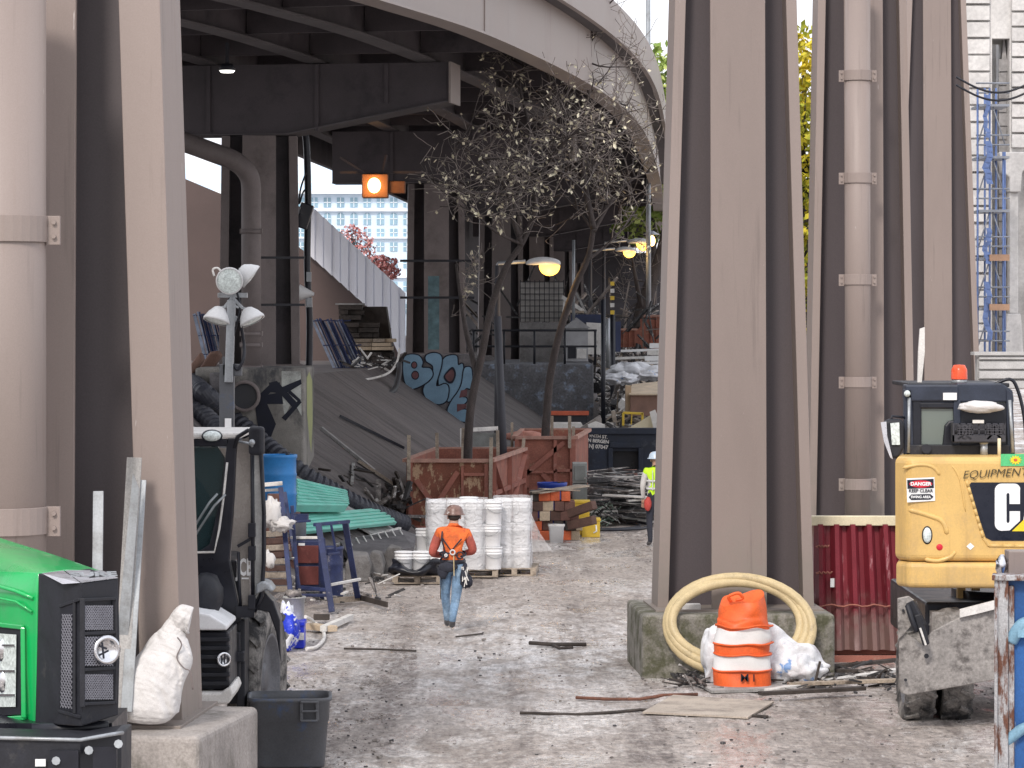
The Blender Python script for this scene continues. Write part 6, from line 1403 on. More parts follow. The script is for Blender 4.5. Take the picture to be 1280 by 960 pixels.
def board_on(pix, d_, t_, mt_, name, lb, cat): b_ = MB(); b_.ppoly(pix, d_, t_); return tag(b_.build(name, mt_), lb, cat)
board_on([(779,539),(815,518),(824,538)], 78.6, .05, 'cream', 'tilted_board', 'cream triangular board leaning on the skip rim', 'board')
board_on([(812,515),(819,512),(830,540),(818,540)], 78.4, .05, 'offwhite', 'tilted_board', 'white board leaning beside the cream one on the skip', 'board')
board_on([(716,541),(750,519),(752,523),(752,536),(740,541)], 78.9, .3, 'concrete', 'curved_panel', 'grey curved panel jutting from the left end of the skip', 'panel')
board_on([(735,531),(745,527),(756,531),(757,537),(736,537)], 78.2, .3, 'offwhite', 'foam_slab', 'pale foam slab on the skip by the grey curved panel', 'slab')
framework('tube_stand', 'yellow tube frame standing on the skip load', [((779,516,80),(779,532,80),.06,'post'),((803,516,80),(803,530,80),.06,'post'),((779,516,80),(804,517,80),.06,'rail'),((790,516,80),(789,531,80),.03,'post')], 'yellow2')
board_on([(771,588),(796,587),(799,603),(770,604)], 71.5, .1, 'pinkpad', 'pink_pad', 'faded pink padded board propped on the scrap strips', 'pad')
q = thing('orange_beam', 'orange steel beam end with a dark slot lying behind the second red enclosure', 'steel beam', W(708,536,84))
a = MB(); a.pbox(682,514,736,519,84,.3); a.pbox(682,519,688,530,84,.3); a.build('beam_end', 'brickor2', q); a = MB(); a.pbox(688,519,734,528,84.1,.2); a.build('slot', 'black', q)
board_on([(680,540),(686,529),(727,529),(733,540)], 83, 1, 'offwhite', 'white_tray', 'white flat tray lying beneath the orange beam end', 'tray')
a = MB(); a.blob(W(655,545,74),(.45,.3,.12),8,.2); tag(a.build('pink_sheet','pinkpad'),'faded pink sheet bulging over the second red enclosure','sheet')

# junk heap receding behind the skip
a = MB(); rows = []
for j in range(26):
    y = 83+j*1.9; r = []
    for i in range(16):
        u = i/15; x = foot_x(y)+1.0+u*6.5 if y < 100 else 3.0+ (y-100)*.05+u*6; h = min(1, (y-83)/10)*(.9+(y-83)*.045)*math.sin(min(1,u*3)*1.57)
        if x < 2.9: h *= .15
        r.append(Vector((x, y, max(0,h)+noise.noise(Vector((x,y*.7,2)))*.35*min(1,h))))
    rows.append(r)
for j in range(25):
    for i in range(15): pass
w_ = 16; a.v = [p for r in rows for p in r]; a.f = [[j*w_+i, j*w_+i+1, (j+1)*w_+i+1, (j+1)*w_+i] for j in range(25) for i in range(15)]; a.m = [0]*len(a.f); a.sm = [True]*len(a.f)
tag(a.build('junk_heap','junkheap'),'long heap of mixed grey junk rising behind the navy skip','debris',None,'stuff')
def heapz(x, y): return min(1, max(0,(y-83)/10))*(.9+(y-83)*.045)
def junk_fn(b_, i):
    y = ru(84,128); px = ru(752,850); x = X(px,y); z = heapz(x,y)+ru(-.1,.35)*1.0; p_ = Vector((x,y,z)); k_ = random.random(); m_ = random.choice([0,0,1,1,2,3])
    if k_ < .5: v = Vector((ru(-1,1),ru(-1,1),ru(-.4,.6))).normalized()*ru(.2,1.1); b_.bar(p_, p_+v, ru(.03,.14), ru(.02,.1), m=m_)
    elif k_ < .75: b_.obox(p_, (ru(.1,.6),ru(.1,.6),ru(.03,.35)), Matrix.Rotation(ru(0,3),3,'Z')@Matrix.Rotation(ru(-.6,.6),3,'X'), m=m_)
    else:
        r = ru(.06,.35); b_.tube([p_+Vector((r*math.cos(t), .5*r*math.sin(t), .6*r*math.sin(t+1))) for t in [q*.8 for q in range(7)]], ru(.015,.045), 5, m=m_)
pile('junk_debris', 'countless pipes, offcuts and oddments covering the long junk heap', junk_fn, 900, ['debris','debrisdk','offwhite','wood'])
q = thing('cardboard_box', 'brown cardboard box with a pale lid near the column edge on the junk heap', 'box', W(806,517,88))
a = MB(); a.pbox(788,494,826,520,88,1.2); a.build('body','cardboard2',q,bevel=.01); a = MB(); a.prism(pw([(786,494,87.9),(826,494,87.9),(826,478,92),(790,482,92)]),(0,0,.04)); a.build('lid','woodlt',q); a = MB(); a.pbox(782,482,789,518,88.2,.5); a.build('flap','cardboard',q)
a = MB(); b_ = MB(); b_.blob(W(797,466,96),(.8,.5,.28),16,.35,2.5,seed=12); b_.blob(W(775,474,95),(.5,.4,.15),12,.4,2.5,seed=13)
for v in b_.v: v += noise.noise_vector(v*3)*.12
tag(b_.build('white_tarp','sheetwhite'),'crumpled white tarp over the junk heap beside the column','tarp')
for k_,(x0_,y0_,x1_,y1_,d_,lb) in enumerate(((766,412,796,434,112,'open rust-red skip in the middle distance, left of the pair'),(800,395,836,440,116,'taller rust-red skip in the middle distance, cut off by the column'))):
    q = thing('rusty_skip', lb, 'skip', W((x0_+x1_)/2,y1_,d_)); a = MB(); a.prism(pw([(x0_,y0_,d_),(x1_,y0_,d_),(x1_-3,y1_,d_),(x0_+2,y1_,d_)]),(0,.06,0)); a.prism(pw([(x0_,y0_,d_+.07),(x0_+2,y1_,d_+.07),(x0_+3,y1_,d_+2.5),(x0_+1,y0_,d_+2.5)]),(.05,0,0)); a.prism(pw([(x0_+1,y0_,d_+2.6),(x1_,y0_,d_+2.6),(x1_-3,y1_,d_+2.6),(x0_+2,y1_,d_+2.6)]),(0,.06,0)); a.build('wall','rustred',q)
    a = MB(); a.pbox(x0_-1,y0_-1.5,x1_+1,y0_+1,d_-.06,.12); a.build('rim','redwood2',q)
    for px in range(x0_+6, x1_-2, 7): a = MB(); a.pbox(px,y0_+1,px+1.5,y1_-1,d_-.06,.055); a.build('rib','rustred',q)
board_on([(795,414),(806,403),(808,420),(803,432),(794,428)], 110, .06, 'rustred', 'rusty_flap', 'rust-red flap leaning between the two distant skips', 'panel')
for k_,(y,lb) in enumerate(((436,'upper'),(445,'middle'),(452,'lower'))):
    a = MB(); a.pbox(812-3*k_,y-7,832,y-1,104-k_,.1); a.bar(W(766+3*k_,y+3,104-k_),W(828,y+1,104-k_),.08,.08); tag(a.build('pale_rail','cleanwhite' if k_ != 1 else 'offwhite'),'%s of three pale rails stacked behind the white tarp' % lb,'rail','pale rails behind the white tarp')
# things on the far wall
q = thing('grey_hut', 'small pale grey hut with a pointed roof behind the guard rail', 'hut', W(722,450,103))
a = MB(); a.pbox(708,409,735,451,103,1.); a.build('wall','hutgrey',q); a = MB(); a.prism(pw([(705,410,102.9),(721,397,102.9),(738,410,102.9)]),(0,1.2,0)); a.build('roof','cabgrey3',q)
a = MB(); a.pbox(710,434,720,448,102.97,.03); a.build('window','black',q); a = MB(); a.pbox(721,436,733,448,102.97,.03); a.build('panel','offwhite',q)
a = MB(); a.pbox(650,403,704,455,105,3); tag(a.build('grey_container','concrete_dk2'),'plain sooty grey container behind the guard rail, left of the grey hut','container')
board_on([(733,403),(752,404),(751,443),(735,443)], 104, .1, 'offwhite', 'white_sheet', 'white upright panel right of the grey hut', 'panel')
q = thing('mesh_panel', 'white sheet covered by a square wire mesh on top of the grey container', 'panel', W(678,402,107)); a = MB(); a.pbox(650,352,704,402,107,.05); a.build('sheet','hutwhite',q); a = MB()
for i in range(10): a.pbox(650+i*6,350,651+i*6,402,106.9,.03)
for i in range(7): a.pbox(650,352+i*7.5,704,353+i*7.5,106.86,.03)
a.build('mesh','black',q)
framework('timber_trestle', 'pale leaning timber frame beside the wire mesh sheet', [((704,372,106),(728,388,105),.12,'rail','offwhite'),((706,372,106),(704,390,105),.06,'post','offwhite'),((704,389,105),(730,390,105),.08,'rail','wood'),((720,366,106),(732,390,105),.08,'post','woodgrey')], 'offwhite')
a = MB(); a.pbox(714,393,752,404,106,1); tag(a.build('dark_trunk_box','bluedk2'),'long dark box above the white panel','box')
# dark clutter hanging about under the bridge
def under_fn(b_, i):
    px, py = ru(590,830), ru(380,450); d_ = ru(108,135); p_ = W(px,py,d_); v = Vector((ru(-1,1),ru(-1,1),ru(-1,1))).normalized()*ru(.4,2.2); b_.bar(p_, p_+v, ru(.03,.1), m=random.choice([0,0,0,1]))
pile('undergrowth_debris', 'dim thicket of rods and brush in the shade beneath the overpass', under_fn, 260, ['debrisdk','twig'])

# street lamps
def cobra(px, py, L, d_, mast_px, label, glow, flip=1):
    q_ = thing('street_lamp', label, 'street lamp', (X(mast_px,d_), d_, 0), 0, 'glowing cobra-head street lamps')
    b_ = MB(); b_.cyl((X(mast_px,d_),d_,0), (X(mast_px,d_),d_,Z(py+3,d_)), .09, .06, 10); b_.build('mast', 'lampmast', q_)
    b_ = MB(); b_.tube(pw([(mast_px,py+3,d_),(mast_px+1,py,d_),(px-L/2,py-2,d_)]), .045, 8); b_.build('arm', 'galv', q_)
    b_ = MB(); s_ = L/40.; c = W(px,py,d_)
    b_.blob(c, (L/2*d_/F, .17, .13*s_*d_/72), 12, .0); 
    for v in b_.v: v.z = max(v.z, c.z-.04)
    hd_ = b_.build('head', 'offlamp', q_)
    b_ = MB(); b_.blob(c+Vector((.18*L*d_/F,0,-.06*s_*d_/72)), (.30*L*d_/F, .16, .2*s_*d_/72), 12, .0)
    for v in b_.v: v.z = min(v.z, c.z-.045)
    b_.build('lens', glow, hd_)
    l_ = bpy.data.lights.new('street_lamp_light', 'POINT'); l_.energy = 25; l_.color = (1,.6,.2); l_.shadow_soft_size = .1; o_ = bpy.data.objects.new('street_lamp_light', l_); COL.objects.link(o_); o_.location = c+Vector((.1,-.35,-.4))
cobra(679, 329, 44, 72, 622, 'nearest glowing cobra-head street lamp, in front of the wire mesh sheet', 'sodium')
cobra(782, 313, 26, 118, 738, 'glowing street lamp with the tilted head, left of the far pair', 'sodium')
cobra(799, 303, 30, 132, 755, 'farthest glowing street lamp, highest beside the dark leaning tree', 'sodium')
q = thing('bulkhead_lamp', 'tiny yellow bulkhead lamp hung beside the column edge', 'lamp', W(815,300,120)); a = MB(); a.blob(W(815,301,120),(.12,.12,.2),8,0); a.build('bulb','sodiumhot',q); a = MB(); a.lathe([(0,.35),(.1,.33),(.3,.22),(.32,.2)],W(814,300,120),16); a.build('shade','galv',q)
for px, y0_, y1_, d_, r, mt_, lb in ((754,375,512,92,.07,'black','tall black pole standing right of the white panel'),(766,388,505,96,.08,'black','second black pole wrapped with cables beside the rusty skips'),(760,398,460,93,.06,'galv','pale grey downpipe between the two black poles'),(717,300,400,100,.05,'galv','thin grey pole rising above the grey hut roof'),(632,395,620,69,.09,'lampmast','dark straight pole standing between the forked tree trunks')):
    a = MB(); a.cyl(Vector((X(px,d_),d_,0)) if mt_ != 'galv' else W(px,y1_,d_), W(px-(10 if px == 632 else 0),y0_,d_), r, n=10); tag(a.build('pole',mt_), lb, 'pole')
a = MB()
for i in range(5): a.pbox(763,352+i*9,768,357+i*9,95.8,.05,m=i%2)
tag(a.build('striped_marker',['yellow2','offwhite']), 'small striped marker on the second black pole', 'marker')
a = MB(); a.pbox(764,402,776,440,99,.4); tag(a.build('blue_barrel_rack','bluedk2'),'dark blue upright cabinet beside the second black pole','cabinet')
# sign pole beyond the bridge
q = thing('sign_pole', 'pale tall pole with a faded pink sign at the overpass edge', 'pole', (X(810,118),118,0)); a = MB(); a.cyl((X(811,118),118,0),W(810,-20,118),.1,.09,10); a.build('pole','galv',q)
a = MB(); a.pbox(804,69,815,88,117.8,.04); sg = a.build('sign','cleanwhite',q); a = MB(); a.pbox(805,70,814,80,117.77,.02); a.pbox(808,76,812,82,117.74,.02); a.build('sign_mark','pink',sg)

# blue frames and lumber on the ledge
def rack(px0, n, step, dxb, y0, y1, d_, label, grp):
    q_ = thing('frame_stack', label, 'frame stack', W(px0,y1,d_))
    for i in range(n):
        x = px0+i*step; b_ = MB(); dz = d_+i*.12; b_.bar(W(x,y0+ru(-3,3)+i*.6,dz+.8), W(x+dxb,y1+ru(-1,2),dz), .07, .05, up=(0,1,0)); b_.bar(W(x+4,y0+ru(-3,3)+i*.6,dz+.8), W(x+dxb+4,y1+ru(-1,2),dz), .035, .03, up=(0,1,0)); b_.build('rail', 'bluedk3' if i % 3 else 'bluepale', q_)
        if i % 2 == 0:
            b_ = MB()
            for u in (.05,.5,.92): p_ = (x+dxb*u, y0+(y1-y0)*u); b_.bar(W(p_[0]-2,p_[1],dz+.8*(1-u)), W(p_[0]+9,p_[1]-1,dz+.8*(1-u)), .03)
            b_.build('rung', 'bluedk3', q_)
rack(391, 9, 4.6, 30, 398, 466, 82.5, 'stack of long navy steel frames leaning on the ledge beside the lumber', None)
rack(243, 5, 5.5, 14, 392, 448, 70, 'stack of dark blue frames leaning on the ledge left of the light tower', None)
k_ = 0
for (x0_,x1_,y0_,y1_,nr,mt_,lb) in ((420,454,381,400,3,'wooddk','top'),(428,475,403,422,3,'wooddk','second'),(440,494,423,438,3,'woodlt','pale'),(448,492,440,458,3,'wooddk','lowest')):
    q = thing('lumber_stack', {'top':'dark short lumber bundle at the top of the ledge piles','second':'dark lumber bundle under the topmost one on the ledge','pale':'pale sawn lumber bundle in the middle of the ledge piles','lowest':'dark lumber bundle at the bottom of the ledge piles'}[lb], 'lumber', W((x0_+x1_)/2,y1_,86))
    h = (y1_-y0_)/nr
    for r in range(nr):
        x = x0_+ru(0,4)
        while x < x1_-6:
            w_ = ru(12,30); xe = min(x+w_, x1_+ru(-2,3)); b_ = MB(); dd_ = 86+ru(-.25,.1); b_.pbox(x,y0_+r*h+.4,xe-.6,y0_+(r+1)*h-.4,dd_,.9); b_.build('board', random.choice([mt_,mt_,'wood' if mt_ != 'wooddk' else 'wooddk2']), q); x = xe
a = MB(); a.pbox(419,379,454,381,85.8,1); tag(a.build('cover_board','woodgrey'),'thin grey board covering the topmost dark lumber bundle','board')
a = MB(); a.box(X(436,86.8),X(494,86.8),86.6,87.8,2.93,Z(381,86.8)-.05); a.v=[v if v.z<3 else Vector((v.x*1.0-.25,v.y,v.z)) for v in a.v]; tag(a.build('lumber_block','wooddk'),'dark bulk of older lumber behind the ledge bundles','lumber')
for k_,(pts,lb) in enumerate(((((243,470),(262,440),(272,438),(276,445),(256,475)),'brown curved block leaning on the slope left of the light tower'),(((236,458),(250,440),(254,450),(240,470)),'smaller brown block behind the curved brown one'))):
    a = MB(); a.ppoly(list(pts), 62-k_*.6, .5); tag(a.build('brown_block','cardboard2',bevel=.05), lb, 'block')
# curved conduit on the crest
a = MB(); a.tube(crom([W(*p) for p in ((392,470,76),(420,474,77),(450,484,78.5),(478,493,80),(492,488,81),(498,470,81.5),(499,455,82))],6), .075, 8); tag(a.build('crest_pipe','blackpale'),'bent black conduit sagging along the slope crest','pipe')
a = MB(); a.tube(crom([W(*p) for p in ((430,476,79),(460,474,80),(486,466,81),(497,450,82.5),(499,436,83))],6), .03, 6); tag(a.build('crest_rail','offwhite'),'thin white rail bending up beside the blue letters','rail')
# hanging cable with box lamp
q = thing('hanging_cable', 'black cable bundle hanging from the overpass to the ledge', 'cable', W(385,470,64)); a = MB(); a.tube(crom(pw([(378,150,64),(383,180,64),(385,250,64),(384,330,64),(387,400,64),(386,470,64)]),6), .07, 8); a.tube(crom(pw([(383,215,63.9),(376,235,63.9),(374,255,63.9),(379,240,63.9),(384,236,63.9)]),5), .02, 6); a.build('cable','black',q)
a = MB(); a.pbox(383,340,389,352,63.85,.08); a.pbox(383,372,390,384,63.85,.1); a.build('clamp','galv',q)
q = thing('work_light_box', 'black square floodlight clamped to the hanging cable', 'floodlight', W(377,284,63.8)); a = MB(); a.obox(W(380,270,63.7),(.26,.25,.5),Matrix.Rotation(R(18),3,'Y')); a.build('housing','black',q,bevel=.02); a = MB(); a.obox(W(371,269,63.6),(.06,.2,.36),Matrix.Rotation(R(18),3,'Y')); a.build('lens','cabgrey3',q)
q = thing('white_horn', 'small white cone fitting on the hanging cable', 'fitting', W(378,372,63.8)); a = MB(); a.lathe([(.17,0),(.03,.3)],W(374,366,63.8),16,rot=Matrix.Rotation(R(95),3,'Y')); a.lathe([(0,0),(.17,0)],W(374,366,63.8),16,rot=Matrix.Rotation(R(95),3,'Y')); a.build('cone','offlamp',q)
# ================================================================== TREES
class Tree:
    def __init__(s): s.trunk = MB(); s.tw = MB(); s.lf = MB()
def branch(T_, p, dv, L, r, depth, leafp, bound, n=5):
    pts = [p.copy()]; rs = [r]; q_ = p.copy(); d_ = dv.normalized()
    for i in range(n):
        d_ = (d_+noise.noise_vector(q_*1.7+Vector((depth*7,0,0)))*.45+Vector((ru(-.22,.22),ru(-.22,.22),ru(-.12,.2)))).normalized()
        q_ = q_+d_*(L/n); pts.append(q_.copy()); rs.append(max(.0065, r*(1-.75*(i+1)/n)))
    if bound and not bound(q_): 
        pts = pts[:max(2, n//2+1)]; rs = rs[:len(pts)]
    T_.tw.tube(pts, rs, 3 if r < .02 else 5, m=0 if r > .016 else 1, cap=False)
    if depth > 0:
        for i in range(1, len(pts)):
            for _ in range(random.choice([1,1,2])):
                if random.random() < (.6 if depth > 1 else .5):
                    side = Vector((ru(-1,1),ru(-1,1),ru(-.6,.9))).normalized()
                    branch(T_, pts[i], (d_*.55+side), L*ru(.42,.7), max(.0075, rs[i]*.62), depth-1, leafp, bound, 4)
    if depth <= 1:
        for i in range(1, len(pts)):
            if random.random() < leafp:
                leaf(T_.lf, pts[i]+Vector((ru(-.04,.04),ru(-.04,.04),ru(-.08,0))), ru(.035,.075))
def leaf(a, c, s):
    u = Vector((ru(-1,1),ru(-1,1),ru(-1,1))).normalized(); v = u.cross(Vector((ru(-1,1),ru(-1,1),ru(-1,1)))).normalized()
    a.add([c-u*s, c+v*s*.5, c+u*s, c-v*s*.5], [(0,1,2,3)])
def bare_tree(name, label, base, paths, twig_from, bound, leafp, grpname):
    q_ = thing(name, label, 'tree', base, 0, grpname); T_ = Tree()
    for pts, r0, r1 in paths:
        P_ = crom([W(*p) for p in pts], 6); n_ = len(P_); T_.trunk.tube(P_, [r0+(r1-r0)*i/(n_-1) for i in range(n_)], 9)
    for pts, r, a0, dens, L in twig_from:
        P_ = crom([W(*p) for p in pts], 6)
        for i, p_ in enumerate(P_):
            if i/len(P_) < a0: continue
            for _ in range(dens):
                if random.random() < .5:
                    sd_ = Vector((ru(-1,1),ru(-.8,.8),ru(-.35,1))).normalized(); branch(T_, p_, sd_, L*ru(.6,1.15), r*ru(.5,1), 2, leafp, bound)
    T_.trunk.build('trunk', 'bark', q_); T_.tw.build('crown', ['bark','twig'], q_, recalc=False); T_.lf.build('leaves', 'leafpale', q_, recalc=False)
    return q_
def bnd(lx, ty):
    def f(p):
        px = 640+p.x*F/p.y; py = 400-(p.z-H)*F/p.y
        return 508 < px < 822 and py > ty(px) and py < 385
    return f
topc = lambda px: 215-.9*(px-510) if px < 600 else (60 if px < 720 else 30+(px-720)*.9)
d = 63.8
pA = [((586,650,65),(585,560,65),(590,500,65),(602,445,65),(614,385,64.8),(632,335,64.6),(652,305,64.5),(668,270,64.4))]
paths = [(pA[0], .10, .05), (((597,470,65),(584,420,65.4),(577,380,65.7),(570,330,66)), .07, .025),
         (((652,306,64.5),(640,270,64.2),(632,235,64),(600,195,63.6),(565,185,63.3)), .06, .015), (((640,270,64.2),(655,215,64.6),(662,165,65),(650,110,65.3),(655,80,65.5)), .055, .012),
         (((668,272,64.4),(672,235,64.2),(690,195,64),(720,165,63.6),(735,150,63.5)), .06, .018), (((632,240,64),(590,240,63),(548,232,62.6),(525,205,62.5)), .035, .01),
         (((652,305,64.5),(620,290,64),(585,262,63.4),(550,258,63)), .035, .01)]
tf = [(paths[2][0], .03, .25, 1, 1.5), (paths[3][0], .03, .1, 2, 1.5), (paths[4][0], .03, .15, 2, 1.5), (paths[5][0], .022, .1, 1, 1.2), (paths[6][0], .022, .1, 1, 1.0), (paths[1][0], .014, .5, 1, .8)]
bare_tree('bare_tree', 'nearly bare tree with pale last leaves growing out of the nearer red enclosure', W(586,650,65)*1, paths, tf, bnd(0, topc), .16, 'nearly bare trees in the red enclosures')
paths = [(((679,690,72),(680,600,72),(682,540,72),(688,470,72),(700,415,71.8),(718,360,71.5),(735,322,71.2),(742,285,71)), .115, .055),
         (((742,285,71),(733,240,70.8),(728,190,70.5),(735,120,70.2),(738,60,70),(745,20,70)), .07, .012), (((742,290,71),(765,250,71.3),(790,225,71.5),(812,215,71.7)), .05, .012),
         (((735,200,70.6),(715,150,70),(690,110,69.5),(672,60,69.2),(668,25,69)), .04, .01), (((735,325,71.2),(765,300,71.5),(790,270,72),(808,240,72)), .04, .01), (((730,235,70.8),(755,190,71),(775,150,71.4),(790,120,71.6)), .04, .01), (((742,288,71),(725,265,71),(700,240,71)),.04,.01)]
tf = [(paths[1][0], .028, .05, 1, 1.6), (paths[2][0], .025, .1, 1, 1.4), (paths[3][0], .02, .1, 1, 1.3), (paths[4][0], .02, .1, 1, 1.2), (paths[5][0], .022, .1, 1, 1.4), (paths[6][0], .022, .1, 1, 1.4)]
bare_tree('bare_tree', 'taller bare tree reaching over the overpass rim from the second red enclosure', W(679,690,72)*1, paths, tf, lambda p: (508 < 640+p.x*F/p.y < 824), .11, 'nearly bare trees in the red enclosures')
paths = [(((803,480,122),(804,430,122),(802,395,122),(812,360,122),(826,320,122),(838,270,122)), .38, .2), (((803,390,122),(795,350,121),(790,320,121)), .12, .04)]
bare_tree('leaning_tree', 'dark thick tree leaning right under the overpass beside the last street lamps', W(803,480,122)*1, paths, [(paths[1][0], .03, .1, 1, 1.5), (paths[0][0], .03, .5, 1, 1.8)], None, .05, None)
# leafy trees
def leafy(name, label, c, rad, n, mt_, base_z, s=.16, gap=.47, trunk=.22, grp=None):
    q_ = thing(name, label, 'tree', (c[0],c[1],base_z), 0, grp); c = Vector(c); lf = MB(); tk = MB()
    tk.tube(crom([Vector((c.x,c.y,base_z)), Vector((c.x+.2,c.y,base_z+(c.z-base_z)*.5)), c, c+Vector((0,0,rad[2]*.7))],4), [trunk*(1-i/14) for i in range(13)], 8)
    for i in range(16):
        t_ = ru(0,6.28); e = c+Vector((math.cos(t_)*rad[0]*ru(.5,.9), math.sin(t_)*rad[1]*ru(.5,.9), rad[2]*ru(-.7,.8))); tk.tube([c+Vector((0,0,ru(-.6,.2)*rad[2])), c.lerp(e,.5)+Vector((0,0,.3)), e], [trunk*.4,trunk*.2,.02], 5)
    k_ = 0
    while k_ < n:
        p_ = Vector((ru(-1,1),ru(-1,1),ru(-1,1)))
        if p_.length > 1+.25*noise.noise(p_*2+c): continue
        w_ = Vector((c.x+p_.x*rad[0], c.y+p_.y*rad[1], c.z+p_.z*rad[2]))
        if noise.noise(w_*(1.6/max(.8,rad[0]*.35)))*.5+.5 < gap+.0: k_ += .15; continue
        leaf(lf, w_, s*ru(.7,1.4)); k_ += 1
    tk.build('trunk','bark',q_); lf.build('crown',mt_,q_,recalc=False); return q_
leafy('yellow_tree', 'yellow-green leafy tree showing between the broad column and the piped column', (X(1004,105),105,8.6), (2.6,2.4,5.6), 9000, 'leafyg', 0, .15, .40)
leafy('green_tree', 'pale green leafy tree beyond the overpass rim by the sign pole', (X(812,150),150,12.6), (3.2,3.,4.8), 7000, 'leafgn', 0, .2, .44)
leafy('red_tree', 'pink-red leafy tree rising behind the pale corrugated fence', (X(440,128),128,Z(312,128)), (1.0,.95,1.0), 900, 'leafred', 0, .08, .44, .06)
leafy('red_tree', 'smaller pink-red tree lower down behind the corrugated fence', (X(474,118),118,Z(336,118)), (.8,.7,.5), 1200, 'leafred', 0, .07, .40, .08)

# ================================================================== PEOPLE
def skin_mesh(nodes, edges, root, sub=2):
    names = list(nodes); me = bpy.data.meshes.new('tmp'); me.from_pydata([nodes[k][0] for k in names], [(names.index(u),names.index(v)) for u,v in edges], [])
    o = bpy.data.objects.new('tmp', me); COL.objects.link(o); o.modifiers.new('s','SKIN')
    for i, k_ in enumerate(names):
        sv = me.skin_vertices[0].data[i]; r_ = nodes[k_][1]; sv.radius = r_ if isinstance(r_, tuple) else (r_, r_); sv.use_root = (k_ == root)
    ss = o.modifiers.new('u','SUBSURF'); ss.levels = sub; ss.render_levels = sub
    bpy.context.view_layer.update(); dg = bpy.context.evaluated_depsgraph_get(); out = bpy.data.meshes.new_from_object(o.evaluated_get(dg))
    vs = [v.co.copy() for v in out.vertices]; fs = [tuple(p.vertices) for p in out.polygons]
    bpy.data.objects.remove(o); bpy.data.meshes.remove(me); bpy.data.meshes.remove(out); return vs, fs
def seg_d(p, a_, b_):
    ab = b_-a_; t_ = max(0,min(1,(p-a_).dot(ab)/max(1e-9,ab.length_squared))); return (p-(a_+ab*t_)).length
def person(label, loc, yaw, J, mats_, look=0):
    q_ = thing('person', label, 'person', loc, yaw)
    V = {k_: (Vector(v[0]), v[1]) for k_, v in J.items()}
    E_ = [('pelvis','spine'),('spine','chest'),('chest','neckb'),('neckb','neck'),('neck','head'),('head','crown'),
          ('chest','shL'),('shL','elL'),('elL','wrL'),('chest','shR'),('shR','elR'),('elR','wrR'),
          ('pelvis','hipL'),('hipL','knL'),('knL','anL'),('anL','toL'),('pelvis','hipR'),('hipR','knR'),('knR','anR'),('anR','toR')]
    vs, fs = skin_mesh(V, E_, 'pelvis'); a = MB(); a.add(vs, fs, 0, True)
    zone = {'pelvis-spine':0,'spine-chest':0,'chest-neckb':0,'neckb-neck':3,'neck-head':3,'head-crown':3,'chest-shL':0,'shL-elL':1,'elL-wrL':1,'chest-shR':0,'shR-elR':1,'elR-wrR':1,
            'pelvis-hipL':2,'hipL-knL':2,'knL-anL':2,'anL-toL':4,'pelvis-hipR':2,'hipR-knR':2,'knR-anR':2,'anR-toR':4}
    for i, f in enumerate(a.f):
        c_ = sum((a.v[j] for j in f), Vector())/len(f); best = min(E_, key=lambda e: seg_d(c_, V[e[0]][0], V[e[1]][0])-.5*(V[e[0]][1] if not isinstance(V[e[0]][1],tuple) else V[e[0]][1][0])*.3)
        z_ = zone['%s-%s' % best]; 
        if z_ == 0 and c_.z < V['pelvis'][0].z+.02: z_ = 2
        if z_ == 2 and c_.z < min(V['anL'][0].z,V['anR'][0].z): z_ = 4
        a.m[i] = z_
    # face and ears
    hd = V['head'][0]; fw = Vector((math.sin(look), math.cos(look), -.1)).normalized(); rt = Vector((fw.y,-fw.x,0)).normalized()
    a.blob(hd+fw*.105+Vector((0,0,-.01)), (.014,.02,.022), 6, 0, m=3)
    for s_ in (-1,1):
        a.blob(hd+rt*.083*s_+Vector((0,0,-.01)), (.014,.022,.03), 6, 0, m=3); a.blob(hd+fw*.092+rt*.032*s_+Vector((0,0,.02)), (.013,.008,.008), 6, 0, m=5)
    a.blob(hd+fw*.095+Vector((0,0,-.05)), (.025,.008,.006), 6, 0, m=6)
    # hands: palm, four bent fingers, thumb
    for s_, W_, E2 in ((-1,'wrL','elL'),(1,'wrR','elR')):
        w_ = V[W_][0]; dv = (w_-V[E2][0]).normalized(); sd_ = dv.cross(Vector((0,0,1))).normalized()*s_; dn = dv.cross(sd_).normalized()
        if dn.z > 0: dn = -dn
        pc = w_+dv*.055; a.blob(pc, (.042,.05,.024), 8, 0, m=3, rot=Matrix((sd_,dv,dn)).transposed())
        for k_, (o_, l_) in enumerate(((-.03,.07),(-.01,.08),(.01,.075),(.03,.06))):
            b0 = w_+dv*.09+sd_*o_; a.tube([b0, b0+dv*l_*.45+dn*.012, b0+dv*l_*.75+dn*.035, b0+dv*l_*.8+dn*.06], [.0095,.009,.008,.006], 7, m=3)
        b0 = w_+dv*.03-sd_*.035; a.tube([b0, b0+dv*.03-sd_*.02+dn*.01, b0+dv*.06-sd_*.012+dn*.025], [.012,.010,.008], 7, m=3)
    o = a.build('body', mats_, q_, local=True)
    return q_, V
FEET = (0,0,0)
J = dict(pelvis=((0,0,.90),(.15,.12)), spine=((-.005,0,1.06),(.155,.12)), chest=((0,.02,1.24),(.185,.13)), neckb=((.005,.05,1.38),(.10,.085)), neck=((.012,.075,1.44),.058), head=((.018,.10,1.53),(.078,.09)), crown=((.018,.10,1.60),(.06,.07)),
         shL=((-.185,.03,1.31),.082), elL=((-.285,.02,1.03),.062), wrL=((-.15,.24,.99),.04), shR=((.19,.03,1.31),.082), elR=((.285,.04,1.06),.062), wrR=((.16,.27,1.02),.04),
         hipL=((-.09,.01,.83),.105), knL=((-.105,.10,.47),.068), anL=((-.075,.22,.11),.05), toL=((-.085,.38,.04),.045), hipR=((.09,-.005,.83),.108), knR=((.045,.0,.46),.07), anR=((-.005,-.16,.15),.052), toR=((-.01,-.02,.045),.046))
